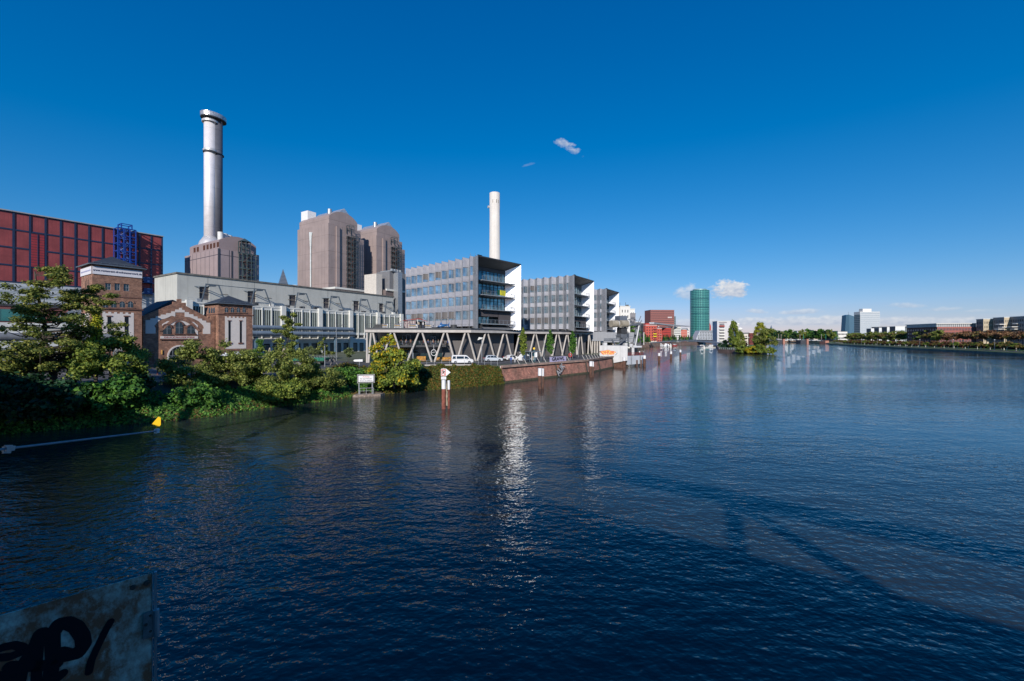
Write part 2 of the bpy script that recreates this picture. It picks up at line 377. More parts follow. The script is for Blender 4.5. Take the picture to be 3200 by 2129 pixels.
# bank slope
m = MB(); k = 9; vs = []; rng = random.Random(3)
fine = []
for i in range(len(SH) - 1):
    (a, b), (c, d) = SH[i], SH[i + 1]; o0, o1 = OFF[i], OFF[i + 1]; q = max(1, int(math.hypot(c - a, d - b) / 2.0))
    for t_ in range(q): f = t_ / q; fine.append((a + (c - a) * f, b + (d - b) * f, o0 + (o1 - o0) * f))
fine.append(SH[-1] + (OFF[-1],))
for (x, y, o) in fine:
    for j in range(k):
        f = j / (k - 1); z = -1.0 + (GZ + 1.004) * (f ** .75); jig = noise2(x * 1.1, y + j) * .35 * math.sin(f * math.pi)
        vs.append((x - .72 * (o * f - .5 * (1 - f)) + jig, y + .69 * (o * f - .5 * (1 - f)) + jig, z + jig * .4))
m.add(vs, [(i * k + j, (i + 1) * k + j, (i + 1) * k + j + 1, i * k + j + 1) for i in range(len(fine) - 1) for j in range(k - 1)])
tag(m.build('river_bank', soil, smooth=True), kind='structure')
# road and forecourt, each sheet 4 mm up
m = MB()
m.add([(x, y, GZ + .004) for x, y in [(-150, 20), (-62, 46), (-45, 60), (-33, 72), (-16, 85), (-4, 89), (18, 112), (31.5, 136), (20, 152), (0, 126), (-18, 99), (-40, 101), (-52, 112), (-75, 150), (-120, 150), (-90, 100), (-160, 60)]], [tuple(range(17))])
tag(m.build('road', asph), kind='structure')
pave = mat('paving', (.20, .185, .17), .9, var=.18, scale=.8, pat='vh', ps=(.6, .6), pw=.04)
m = MB()
m.add([(x, y, GZ + .008) for x, y in [(-3.2, 86.2), (-2.2, 84.6), (20.0, 109.4), (33.2, 134.2), (31.4, 134.8), (18.2, 111.8)]], [tuple(range(6))])
tag(m.build('pavement', pave), kind='structure')
m = MB()
m.add([(x, y, GZ + .008) for x, y in [(-76, 66), (-60, 82), (-50, 98), (-46, 96), (-56, 78), (-70, 62)]], [tuple(range(6))])
tag(m.build('pavement', pave), kind='structure')
# bare earth strip and turf beside the brick waterworks
m = MB(); m.add([(x, y, GZ + .006) for x, y in BT[1:11]] + [(x - 3.0, y + 3.0, GZ + .006) for x, y in BT[1:10]][::-1], [tuple(range(19))])
tag(m.build('earth_strip', mat('dry_earth', (.19, .15, .12), .95, var=.4, scale=.7, col2=(.09, .07, .05))), kind='structure')
# harbour water-side walls far away
hw = mat('harbour_stone', (.24, .16, .13), .9, var=.3, scale=.3, leak=.4)
m = MB()
for a, b in (((34, 133.6), (129, 427)), ((129, 427), (157, 460)), ((157, 460), (420, 817)), ((420, 817), (470, 905)), ((470, 905), (620, 905))):
    m.quad((a[0], a[1], -1), (b[0], b[1], -1), (b[0], b[1], GZ), (a[0], a[1], GZ))
tag(m.build('harbour_wall', hw), 'long dark stone harbour wall behind the crane and moored boats', 'wall')
# peninsula
pen = [(135, 272), (137, 254), (146, 244), (151, 246), (200, 330), (490, 802), (490, 906), (430, 906), (390, 800), (226, 460)]
m = MB(); m.prism(pen, -1, 1.75); tag(m.build('peninsula', hw), kind='structure')
m = MB(); m.add([(x, y, 1.76) for x, y in [(136, 272), (138, 255), (146, 245.5), (150, 247), (199, 331), (480, 800), (392, 799), (227, 459)]], [tuple(range(8))]); tag(m.build('peninsula_lawn', grass), kind='structure')
# right bank lawn strip, quay edge and path
m = MB(); e = len(RB)
for i in range(e - 1):
    (a, b), (c, d) = RB[i], RB[i + 1]
    m.quad((a + .88 * 1.3, b - .47 * 1.3, 1.26), (a + .88 * 23, b - .47 * 23, 2.4), (c + .88 * 23, d - .47 * 23, 2.4), (c + .88 * 1.3, d - .47 * 1.3, 1.26))
tag(m.build('riverside_lawn', grass), kind='structure')
m = MB()
for i in range(e - 1):
    (a, b), (c, d) = RB[i], RB[i + 1]
    m.quad((a + .88 * 4, b - .47 * 4, 1.60), (a + .88 * 7, b - .47 * 7, 1.75), (c + .88 * 7, d - .47 * 7, 1.75), (c + .88 * 4, d - .47 * 4, 1.60))
    m.quad((a, b, -1), (c, d, -1), (c + .3, d - .1, 1.27), (a + .3, b - .1, 1.27))
tag(m.build('riverside_path', mat('quay_stone', (.20, .18, .15), .9, var=.3, scale=.2)), kind='structure')
# ---- brick quay wall
qbrick = mat('quay_brick', (.46, .21, .155), .9, var=.35, scale=.55, col2=(.25, .15, .115), pat='brick', ps=(.62, .22), pw=.09, leak=.5, pbump=.5)
qw = thing('quay_wall', 'weathered red brick quay wall between the ivy hedge and the crane platform', 'wall', (QW[0][0], QW[0][1], 0))
def rel(p, o): return (p[0] - o[0], p[1] - o[1])
m = MB(); q0 = QW[0]
for a, b in ((QW[0], QW[1]), (QW[1], QW[2])):
    a = rel(a, q0); b = rel(b, q0); m.quad((a[0] - .12, a[1], -1.2), (b[0] - .12, b[1], -1.2), (b[0] - .5, b[1] + .35, GZ - .35), (a[0] - .5, a[1] + .35, GZ - .35))
a = rel((-1.75, 84.2), q0); m.quad((a[0] - 1.6, a[1] + 1.0, -1.2), (a[0] - .12, a[1], -1.2), (a[0] - .5, a[1] + .35, GZ - .35), (a[0] - 1.6, a[1] + 1, GZ - .35))
a = rel(QW[2], q0); m.quad((a[0] - .12, a[1], -1.2), (a[0] + 4, a[1] + 14, -1.2), (a[0] + 3.6, a[1] + 14, GZ - .35), (a[0] - .5, a[1] + .35, GZ - .35))
m.build('brick_face', qbrick, qw)
m = MB()
for a, b in ((QW[0], QW[1]), (QW[1], QW[2])):
    a = rel(a, q0); b = rel(b, q0); m.quad((a[0] - .06, a[1] - .05, -1.2), (b[0] - .06, b[1] - .05, -1.2), (b[0] - .21, b[1] + .07, .42), (a[0] - .21, a[1] + .07, .42))
m.build('tide_band', mat('algae_band', (.07, .065, .035), .8, var=.5, scale=1.5, col2=(.03, .03, .02)), qw)
m = MB(); 
for a, b in ((QW[0], QW[1]), (QW[1], QW[2])):
    a = Vector(rel(a, q0)); b = Vector(rel(b, q0)); d = (b - a).normalized(); nn = Vector((-d.y, d.x))
    p = [a - nn * .02 + nn * .18, b + nn * .16, b + nn * .75, a + nn * .77]
    m.prism([(x.x, x.y) for x in p], GZ - .33, GZ + .12)
m.build('coping', mat('sandstone_coping', (.40, .26, .20), .85, var=.25, scale=.8, col2=(.2, .15, .13)), qw)
m = MB(); m.bar((-.35, .4, -.5), (-.6, .7, 3.5), .12, .12); m.build('gauge_rail', white, qw)
m = MB()
for f in (.34, .58, .73, .93):
    x = QW[0][0] + (QW[1][0] - QW[0][0]) * f / .6 if f < .6 else QW[1][0] + (QW[2][0] - QW[1][0]) * (f - .6) / .4
    y = QW[0][1] + (QW[1][1] - QW[0][1]) * f / .6 if f < .6 else QW[1][1] + (QW[2][1] - QW[1][1]) * (f - .6) / .4
    m.bar((x - q0[0] - .02, y - q0[1] - .1, .4), (x - q0[0] - .42, y - q0[1] + .25, 3.0), .35, .18)
m.build('expansion_joint', mat('joint_stain', (.05, .045, .04), .9), qw)
# slanting white guard posts along the quay edge
def along(poly, s):
    for i in range(len(poly) - 1):
        L_ = math.hypot(poly[i + 1][0] - poly[i][0], poly[i + 1][1] - poly[i][1])
        if s <= L_ or i == len(poly) - 2: f = s / L_; d = ((poly[i + 1][0] - poly[i][0]) / L_, (poly[i + 1][1] - poly[i][1]) / L_); return (poly[i][0] + (poly[i + 1][0] - poly[i][0]) * f, poly[i][1] + (poly[i + 1][1] - poly[i][1]) * f), d
        s -= L_
pm = MB(); pm.bar((0, 0, 0), (-.62, .1, 1.15), .1, .07); pst = pm.build('guard_post', mat('post_paint', (.66, .63, .57), .6)); tag(pst, 'slanting white guard post on the quay edge', 'post', 'slanting guard posts along the brick quay')
s_ = 6.0
while s_ < 56:
    (x, y), d = along(QW, s_)
    if not 25.2 < s_ < 30.5: place(pst, USED, (x - .75 * d[1] - .1, y + .75 * d[0], GZ + .1), 0)
    s_ += 2.35
# steel railing on the bank edge by the podium and by the waterworks
def railing(name, pts, label, hgt=1.05, step=1.6, mids=(.5,), mt_=None, r=.028, z=GZ):
    root = thing(name, label, 'railing', (pts[0][0], pts[0][1], z)); m = MB(); P = [(p[0] - pts[0][0], p[1] - pts[0][1]) for p in pts]
    L_ = sum(math.hypot(P[i + 1][0] - P[i][0], P[i + 1][1] - P[i][1]) for i in range(len(P) - 1)); mt_ = mt_ or steel
    for i in range(len(P) - 1):
        for hh in (hgt,) + tuple(hgt * q for q in mids): m.bar((P[i][0], P[i][1], hh), (P[i + 1][0], P[i + 1][1], hh), r, r, 6)
    m.build('rail', mt_, root); pmm = MB(); pmm.cyl(0, 0, 0, hgt, r * 1.2, n=6); pm_ = None; k = 0
    while k * step <= L_ + .01:
        (x, y), d = along(P, min(k * step, L_ - .001))
        if pm_ is None: pm_ = pmm.build('post', mt_, root, loc=(x, y, 0)).data
        else: obj('post', pm_, root, loc=(x, y, 0))
        k += 1
    return root
railing('bank_railing', [(-25, 83.5), (-15.5, 88.2), (-8.3, 89.5), (-3.0, 86.5)], 'thin steel railing above the ivy hedge in front of the parked cars')
railing('bank_railing', [G(470, 1178, GZ)[:2], G(560, 1176, GZ)[:2], G(650, 1170, GZ)[:2]], 'short steel railing on the forecourt of the brick waterworks', step=2.3)
# white concrete kerb wall under the railing
m = MB(); P = [(-19, 86.3), (-11.5, 87.2), (-7.0, 87.2)]
for a, b in zip(P, P[1:]): m.quad((a[0], a[1] - .3, 2.7), (b[0], b[1] - .3, 2.7), (b[0], b[1], GZ + .15), (a[0], a[1], GZ + .15)); m.quad((a[0], a[1], GZ + .15), (b[0], b[1], GZ + .15), (b[0], b[1] + .4, GZ + .15), (a[0], a[1] + .4, GZ + .15))
tag(m.build('retaining_kerb', concp), 'pale concrete retaining kerb showing above the ivy hedge', 'kerb')
# ---- the railway bridge the photograph was taken from (its truss shades the near water)
BD = R(-36.87)
rb = thing('railway_bridge', 'steel truss railway bridge that carries the viewpoint over the river', 'bridge', (0, 0, 0), BD)
rust = mat('bridge_steel', (.16, .15, .14), .7, var=.3, scale=1)
m = MB(); m.box(-120, 260, -11, .0, 6.6, 7.35); m.build('deck', rust, rb)
m = MB(); m.box(-20, 260, -3.1, -2.8, 7.35, 12.3); m.build('girder', rust, rb)  # solid plate added out of view to shade the near water and panel
m = MB(); m.box(-120, -20, -3.1, -2.9, 7.35, 8.3); m.build('parapet', rust, rb)  # kept low so sunlight reaches the vane and left bank
m = MB(); m.box(-120, 260, -11.3, -11, 4.4, 7.35); m.build('girder', rust, rb)  # unseen plate added to stop sunlight passing under the deck
m = MB(); m.bar((-120, -9.5, 19.4), (260, -9.5, 19.4), .9, .9)
for x in range(-120, 260, 16):
    m.bar((x, -9.5, 7.4), (x + 8, -9.5, 19.2), .6, .6); m.bar((x + 8, -9.5, 19.2), (x + 16, -9.5, 7.4), .6, .6)
m.build('truss', rust, rb)
for x in (-104, 60, 160):
    m = MB(); m.box(x - 1.5, x + 1.5, -10.5, -1.0, -3, 6.6); m.build('pier', conc, rb)
# ---- rusty graffiti panel
pz = W(478, 1790, 2.1); pa = math.atan2(.66, .75)
rp = thing('steel_panel', 'rusty grey steel gate panel with black marker graffiti in the near corner', 'panel', (pz.x, pz.y, 0), pa)
zt = pz.z
rustp = mat('rusty_panel', (.88, .76, .62), .55, var=.25, scale=9, metal=0, leak=0)
# rust patches: second noise layer
t = rustp.node_tree; b = t.nodes['Principled BSDF']; src = b.inputs['Base Color'].links[0].from_socket
tcx = t.nodes.new('ShaderNodeTexCoord'); mpx = t.nodes.new('ShaderNodeMapping'); mpx.inputs['Scale'].default_value = (5, 5, 3.4); t.links.new(tcx.outputs['Object'], mpx.inputs[0])
nx = t.nodes.new('ShaderNodeTexNoise'); nx.inputs['Scale'].default_value = 1.3; nx.inputs['Detail'].default_value = 12; nx.inputs['Roughness'].default_value = .74; t.links.new(mpx.outputs[0], nx.inputs[0])
rx = t.nodes.new('ShaderNodeValToRGB'); rx.color_ramp.elements[0].position = .40; rx.color_ramp.elements[1].position = .55; t.links.new(nx.outputs['Fac'], rx.inputs[0])
mxx = t.nodes.new('ShaderNodeMix'); mxx.data_type = 'RGBA'; t.links.new(rx.outputs[0], mxx.inputs[0]); t.links.new(src, mxx.inputs[6]); mxx.inputs[7].default_value = (.42, .14, .07, 1); t.links.new(mxx.outputs[2], b.inputs['Base Color'])
m = MB(); m.box(-2.6, 0, 0, .006, 7.2, zt); m.build('plate', rustp, rp)
m = MB(); m.box(.004, .016, -.004, .010, 7.2, zt); m.box(-.004, .0, -.004, -.0005, 7.2, zt); m.build('edge_strip', steel, rp)
def ppt(px, py): return PL(px, py, (pz.x, pz.y, 0), pa)
m = MB(); hu0, hz0 = ppt(447, 1915); hu1, hz1 = ppt(484, 1983)
m.box(hu0, .0, -.014, -.006, hz1, hz0); m.build('hinge', mat('hinge_steel', (.30, .30, .30), .5, metal=.5, var=.3, scale=20), rp)
m = MB(); m.cyl(.012, -.012, hz1, hz0, .013, n=10); m.build('hinge_barrel', steel, rp)
for px, py, r in ((459, 1822, .014), (416, 1836, .013), (470, 1919, .007), (456, 1948, .009), (470, 1968, .007)):
    u, z = ppt(px, py); m = MB(); m.bar((u, -.02 if r < .01 else -.010, z), (u, 0, z), r * .7, r, 10); m.build('bolt', mat('rust_bolt', (.12, .06, .045), .8), rp)
def stroke(mb, pts, r, y=-.003):
    """marker stroke: rounded ribbon through photo pixels on the panel"""
    P = [ppt(*p) for p in pts]
    for (a, b), (c, d) in zip(P, P[1:]):
        L_ = math.hypot(c - a, d - b) or 1e-6; nx_, ny = -(d - b) / L_ * r, (c - a) / L_ * r
        mb.slab([(a + nx_, b + ny), (a - nx_, b - ny), (c - nx_, d - ny), (c + nx_, d + ny)], y, y + .002); y -= .00003
    for a, b in P: mb.slab([(a + r * math.cos(t_ * .5236), b + r * math.sin(t_ * .5236)) for t_ in range(12)], y, y + .0022); y -= .00003
m = MB()
stroke(m, [(-30, 2040), (10, 2022), (45, 2015), (70, 2022), (62, 2040), (30, 2052), (-20, 2056)], .016)
stroke(m, [(130, 1980), (118, 2010), (95, 2050), (62, 2095), (50, 2150)], .027)
stroke(m, [(165, 1975), (165, 2010), (166, 2060), (158, 2110), (150, 2150)], .025)
stroke(m, [(122, 1980), (118, 2050), (112, 2150)], .017)
stroke(m, [(168, 1975), (185, 1950), (210, 1945), (238, 1958), (258, 1988), (262, 2015), (245, 2040), (215, 2047), (190, 2040)], .027)
stroke(m, [(30, 2083), (90, 2082), (150, 2078), (178, 2074)], .022)
stroke(m, [(346, 1942), (330, 1970), (305, 2020), (285, 2065), (278, 2100)], .014)
stroke(m, [(-30, 2115), (20, 2112), (50, 2120), (60, 2150)], .020)
stroke(m, [(178, 2120), (196, 2104)], .018)
m.build('graffiti', mat('marker_ink', (.003, .004, .010), .45, var=.02), rp)
# ---- yellow vane on a floating boom
bo = W(20, 1403, 23.0); be = W(490, 1347, 33.0)
bm_ = thing('barrier_boom', 'long grey boom pipe over the water with a yellow vane at its tip', 'boom', (bo.x, bo.y, bo.z))
v = be - bo
m = MB(); m.bar((0, 0, 0), v, .07, .06, 10); m.bar(-v * .5, (0, 0, 0), .08, .07, 10); m.build('pipe', ptgrey, bm_)
m = MB(); d = v.normalized(); m.bar(d * -.1, d * .3, .28, .26); m.bar(d * .0 - Vector((0, 0, .25)), d * .1 + Vector((0, 0, .2)), .08, .36); m.build('coupling', steel, bm_)
m = MB(); c = v; m.box(c.x - .12, c.x + .12, c.y - .12, c.y + .12, c.z - .17, c.z + .17); m.box(c.x + .12, c.x + .2, c.y - .05, c.y + .05, c.z + .02, c.z + .12); m.build('end_box', white, bm_)
m = MB(); P = [W(x, y, 33.0) - bo for x, y in ((474, 1327), (495, 1302.5), (503, 1306), (503, 1328), (496, 1335.5))]
m.slab([(p.x, p.z) for p in P], v.y - .02, v.y + .02); q = W(489, 1333, 33) - bo; m.cyl(q.x, v.y, q.z - .25, q.z + .12, .03, n=8); m.build('vane', mat('yellow_paint', (.85, .52, .01), .5, var=.05), bm_)
# ================================================================ brick waterworks
WA = math.atan2(.842, .54); WO = (-70.9, 79.7, GZ); wd = (math.cos(WA), math.sin(WA))
brick = mat('brown_brick', (.37, .20, .135), .9, var=.3, scale=1.2, col2=(.20, .115, .085), pat='brick', ps=(.36, .13), pw=.1, pbump=.4)
brickd = mat('dark_brick', (.17, .085, .065), .9, var=.25, scale=1.5)
plast = mat('white_plaster', (.68, .62, .58), .85, var=.05, scale=.7)
slate = mat('slate_roof', (.045, .052, .062), .6, var=.15, scale=1, pat='h', ps=(1, .35), pw=.03)
gutter = mat('zinc_gutter', (.20, .23, .25), .45, metal=.5)
ww = thing('brick_waterworks', 'old brown brick waterworks with two towers, stepped gable and white plaster fields', 'building', WO, WA)
def P_(px, py, v=0): return PL(px, py, WO, WA, v)
def rect(px0, py0, px1, py1, v=0):
    a = P_((px0 + px1) / 2, py0, v)[1]; b = P_((px0 + px1) / 2, py1, v)[1]; return P_(px0, 0, v)[0], P_(px1, 0, v)[0], min(a, b), max(a, b)
dgl = mat('leaded_glass', (.02, .035, .05), .15, var=.3, spec=1)
def arch(u0, u1, z0, z1, k=8):
    r = (u1 - u0) / 2; c = (u0 + u1) / 2; return [(u0, z0), (u1, z0)] + [(c + r * math.cos(math.pi * i / k), z1 - r + r * math.sin(math.pi * i / k)) for i in range(k + 1)]
def archwin(parent, u0, u1, z0, z1, y=0.0, trim=None, inner=True, nm='arched_window'):
    """a window set in a reveal, on a facade facing -v"""
    m = MB(); m.slab(arch(u0, u1, z0, z1), y - .03, y + .05); w_ = m.build(nm, dgl, parent)
    m = MB(); c = (u0 + u1) / 2; m.box(c - .03, c + .03, y - .06, y - .031, z0, z1); zz = (z0 + z1) / 2 + .1; m.box(u0, u1, y - .055, y - .032, zz, zz + .05); m.build('glazing_bar', ptgrey, w_)
    if trim:
        A = arch(u0 - .22, u1 + .22, z0, z1 + .22, 8)[2:]; B = arch(u0, u1, z0, z1, 8)[2:]
        m = MB()
        for i in range(len(A) - 1): m.slab([A[i], A[i + 1], B[i + 1], B[i]], y - .1, y)
        m.build('arch_trim', trim, w_); m = MB(); m.box(u0 - .25, u1 + .25, y - .14, y, z0 - .16, z0); m.build('sill', trim, w_)
    return w_
def hip(root, u0, u1, v0, v1, z, h, o=.55, m_=None):
    m = MB(); cx, cy = (u0 + u1) / 2, (v0 + v1) / 2; a, b, c, d = u0 - o, u1 + o, v0 - o, v1 + o
    m.add([(a, c, z), (b, c, z), (b, d, z), (a, d, z), (cx - .12, cy, z + h), (cx + .12, cy, z + h)], [(0, 1, 5, 4), (1, 2, 5), (2, 3, 4, 5), (3, 0, 4), (3, 2, 1, 0)])
    rf = m.build('roof', m_ or slate, root); m = MB()
    for p, q in (((a, c), (b, c)), ((b, c), (b, d)), ((a, d), (a, c))): m.bar((p[0], p[1], z), (q[0], q[1], z), .16, .14)
    k = 0
    while a + .7 + k * 1.05 < b: m.bar((a + .7 + k * 1.05, c + .5, z + .3), (a + .7 + k * 1.05, c + .5, z + .5), .06, .06); k += 1
    m.bar((a + .5, c + .5, z + .48), (b - .5, c + .5, z + .48), .05, .05)
    m.build('gutter', gutter, rf); return rf
# tall tower
TW = 6.85
tops = [rect(329, 885, 347, 906), rect(358, 886, 375.5, 908), rect(386, 888, 404, 910)]
m = MB(); m.wall((-TW, 0), (0, 0), 0, 18.9, [(a + TW, b + TW, c, d) for a, b, c, d in tops], .3); m.wall((0, 0), (0, 6.9), 0, 18.9); m.wall((0, 6.9), (-TW, 6.9), 0, 18.9)
sl = [(6.9 - 3.2 - .25 + q - .0, 6.9 - 3.2 + .2 + q, 13.6, 16.2) for q in (-.9, 0, .9)]
m.wall((-TW, 6.9), (-TW, 0), 0, 18.9, sl, .3)
tw = m.build('tower_wall', brick, ww)
m = MB(); m.box(-TW + .05, -.05, .32, 6.85, .1, 18.6); m.build('tower_core', dgrey, tw)
for a, b, c, d in tops: window(ww, (a, 0), (1, 0), b - a, d - c, c, ptgrey, dgl, (.5,), (.5,), ft=.06)
z1 = P_(365, 928)[1]; z2 = P_(365, 965)[1]
m = MB(); m.box(-TW - .08, .08, -.08, 6.98, z1 - .1, z1 + .1); m.box(-TW - .16, .16, -.16, 7.06, z2 - .14, z2 + .12); m.build('cornice', brickd, ww)
for px in (329, 355, 381.5, 407.5): u0, u1, a, b = rect(px - 8, 942, px + 8, 961.5); archwin(ww, u0, u1, a, b, 0, brick)
def plaster(u0, u1, z0, z1, nd, name='plaster_field', y=0.0):
    """white field with a dentilled top edge"""
    m = MB(); pts = [(u0, z0), (u1, z0), (u1, z1)]; st = (u1 - u0) / (nd * 2 + 1)
    for i in range(nd): x = u1 - st * (2 * i + 1); pts += [(x, z1), (x, z1 - .28), (x - st, z1 - .28), (x - st, z1)]
    pts += [(u0, z1)]; m.slab(pts, y - .03, y + .02); return m.build(name, plast, ww)
u0, u1, a, b = rect(320, 976, 418, 1097); plaster(u0, u1, a, b, 5)
for px0, px1 in ((335.5, 347), (389, 401.5)):
    c0, c1, c, d = rect(px0, 990, px1, 1076); m = MB(); m.box(c0, c1, -.045, -.031, c, d); s = m.build('slit_window', black, ww)
    m = MB(); m.box(c0 - .14, c1 + .14, -.12, -.03, d, d + .2); m.build('lintel', brickd, s); m = MB(); m.box(c0 - .16, c1 + .16, -.14, -.03, c - .3, c); m.build('sill', brickd, s)
m = MB(); m.box(-TW - .03, -TW + .02, 1.7, 5.2, 5.2, 10.2); m.build('plaster_field', plast, ww)
m = MB(); m.box(-TW - .05, -TW - .03, 2.7, 2.9, 6, 9.2); m.box(-TW - .05, -TW - .03, 3.9, 4.1, 6, 8.2); m.build('slit_window', black, ww)
hip(ww, -TW, 0, 0, 6.9, 18.9, 2.2)
m = MB(); m.box(-TW, 0, -.14, -.06, 17.15, 18.5); bn = m.build('banner', mat('banner_white', (.72, .70, .73), .6, var=.03), ww, label='white banner across the tower front reading a restaurant web address')
text_mesh('www.restaurant-druckwasserwerk.de', .52, mat('banner_ink', (.03, .03, .07), .6), parent=bn, loc=(-TW / 2, -.15, 17.85), bold=.012, sx_=.78, space=1.08)
m = MB(); m.box(-TW - .14, -TW - .06, .1, 6.8, 17.15, 18.5); bn = m.build('banner', MATS['banner_white'], ww, label='narrow white banner on the tower side')
t_ = text_mesh('www.restaurant-druckwasserwerk.de', .52, mat('banner_faded', (.35, .36, .55), .6), parent=bn, loc=(-TW - .15, 3.4, 17.85), sx_=.78); t_.rotation_euler = (R(90), 0, R(-90))
# gabled hall between the towers
gv = 1.4
def pg(x, y): return P_(200 + x / 3.92, 780 + y / 3.92, gv)
g_out = [(965, 1450), (965, 812), (1335, 668), (1335, 640), (1388, 640), (1388, 607), (1440, 607), (1440, 650), (1495, 652), (1495, 692), (1795, 852), (1795, 815), (1848, 815), (1848, 1425)]
gp = [pg(*p) for p in g_out]; gp[0] = (gp[0][0], 0); gp[-1] = (gp[-1][0], 0)
m = MB(); m.slab(gp, gv, gv + .45); gw = m.build('gable_wall', brick, ww)
m = MB()
pl_ = [(998, 865), (1055, 865), (1060, 842), (1120, 842), (1125, 818), (1182, 818), (1186, 798), (1250, 798), (1252, 780), (1312, 780), (1315, 758), (1360, 758), (1362, 736), (1408, 736), (1410, 716), (1445, 716), (1447, 740), (1477, 742), (1479, 765), (1530, 768), (1532, 792), (1585, 795), (1587, 818), (1635, 822), (1637, 845), (1690, 848), (1692, 870), (1740, 873), (1742, 895), (1792, 898), (1792, 1034), (1700, 1034), (1700, 968), (1716, 968), (1704, 932), (1680, 910), (1650, 880), (1615, 862), (1565, 840), (1540, 830), (1478, 825), (1478, 772), (1362, 770), (1362, 822), (1315, 812), (1280, 830), (1235, 848), (1190, 855), (1145, 890), (1122, 918), (1105, 935), (1122, 962), (1122, 1030), (998, 1030)]
m.slab([pg(*p) for p in pl_], gv - .04, gv + .02); m.build('plaster_field', plast, ww)
A = [pg(1200 + (1640 - 1200) * i / 12, 1000 - 130 * math.sin(math.pi * i / 12)) for i in range(13)]; B = [pg(1165 + (1675 - 1165) * i / 12, 1000 - 178 * math.sin(math.pi * i / 12)) for i in range(13)]
m = MB()
for i in range(12): m.slab([A[i], A[i + 1], B[i + 1], B[i]], gv - .12, gv - .041)
m.build('relieving_arch', brick, ww)
m = MB(); m.slab([pg(*p) for p in ((1200, 985), (1200, 915), (1260, 880), (1340, 870), (1500, 874), (1590, 890), (1640, 930), (1640, 1050), (1630, 1050), (1560, 930), (1500, 930), (1410, 875), (1340, 930), (1260, 915), (1215, 960))], gv - .06, gv - .0415); m.build('plaster_field', plast, ww)
for x0, x1, y0, y1 in ((1212, 1308, 922, 1038), (1365, 1452, 890, 1032), (1508, 1598, 932, 1032)):
    a = pg(x0, y1); b = pg(x1, y0); archwin(ww, a[0], b[0], a[1], b[1], gv - .06, brickd)
m = MB(); a = pg(1180, 1092); b = pg(1640, 1062); m.box(a[0], b[0], gv - .09, gv, a[1], b[1]); nb = m.build('name_band', plast, ww, label='pale name band reading DRUCKWASSERWERK in red letters')
text_mesh('DRUCKWASSERWERK', .42, mat('red_letter', (.30, .05, .04), .7), parent=nb, loc=((a[0] + b[0]) / 2, gv - .1, (a[1] + b[1]) / 2), bold=.012, sx_=1.15, space=1.12)
m = MB(); m.box(a[0] - .1, b[0] + .2, gv - .2, gv, a[1] - .28, a[1] - .06); m.build('sill', brickd, ww)
a = pg(1285, 1430); b = pg(1555, 1185); m = MB(); m.slab(arch(a[0], b[0], 0, b[1], 12), gv - .05, gv + .04); gt = m.build('arched_gate', black, ww)
A = arch(a[0] - .28, b[0] + .28, 0, b[1] + .28, 12)[2:]; B = arch(a[0], b[0], 0, b[1], 12)[2:]; m = MB()
for i in range(12): m.slab([A[i], A[i + 1], B[i + 1], B[i]], gv - .12, gv)
m.box(a[0] - .28, a[0], gv - .12, gv, 0, b[1] - (b[0] - a[0]) / 2); m.build('gate_arch', plast, gt)
m = MB(); zz = b[1] - (b[0] - a[0]) / 2
for i in range(1, 6): x = a[0] + (b[0] - a[0]) * i / 6; m.box(x - .03, x + .03, gv - .09, gv - .05, zz, b[1] - .35)
m.box(a[0], b[0], gv - .1, gv - .05, zz - .05, zz + .05); m.build('fanlight', ptgrey, gt)
m = MB(); m.box(a[0] + .1, a[0] + .9, gv - .16, gv - .08, 0, zz); m.build('open_gate_leaf', mat('gate_grey', (.10, .11, .13), .6), gt)
a = pg(1042, 1400); b = pg(1100, 1250); m = MB(); m.box(a[0], b[0], gv - .03, gv + .02, a[1], b[1]); m.build('window', dgl, ww)
for x in (1196, 1632):
    a = pg(x, 1260); m = MB(); m.box(a[0] - .09, a[0] + .09, gv - .16, gv - .01, a[1] - .4, a[1] + .45); m.build('wall_lamp', mat('lamp_orange', (.75, .42, .12), .5), ww)
g0, g1 = gp[0][0], gp[-1][0]; gc = pg(1412, 640)[0]
m = MB(); ze = 9.2; zr = pg(1412, 650)[1] - .25
m.add([(g0 - .1, gv + .3, pg(965, 822)[1]), (gc, gv + .3, zr), (g1 + .1, gv + .3, pg(1848, 890)[1]), (g0 - .1, gv + 15, pg(965, 822)[1]), (gc, gv + 15, zr), (g1 + .1, gv + 15, pg(1848, 890)[1])], [(0, 1, 4, 3), (1, 2, 5, 4), (3, 4, 5)])
m.build('roof', mat('dark_roof', (.022, .032, .045), .35, var=.1), ww)
m = MB(); m.add([(g0 + .6, gv + 2, zr - 2.6), (gc - .4, gv + 2, zr + .9), (gc + 1.8, gv + 2, zr - .1), (g0 + .6, gv + 11, zr - 2.6), (gc - .4, gv + 11, zr + .9), (gc + 1.8, gv + 11, zr - .1)], [(0, 2, 1), (0, 1, 4, 3), (1, 2, 5, 4), (3, 4, 5)]); m.build('roof_monitor', slate, ww)
m = MB(); m.box(g0, g1, gv + .5, gv + 15, 0, 6.6); m.build('hall_wall', brick, ww)
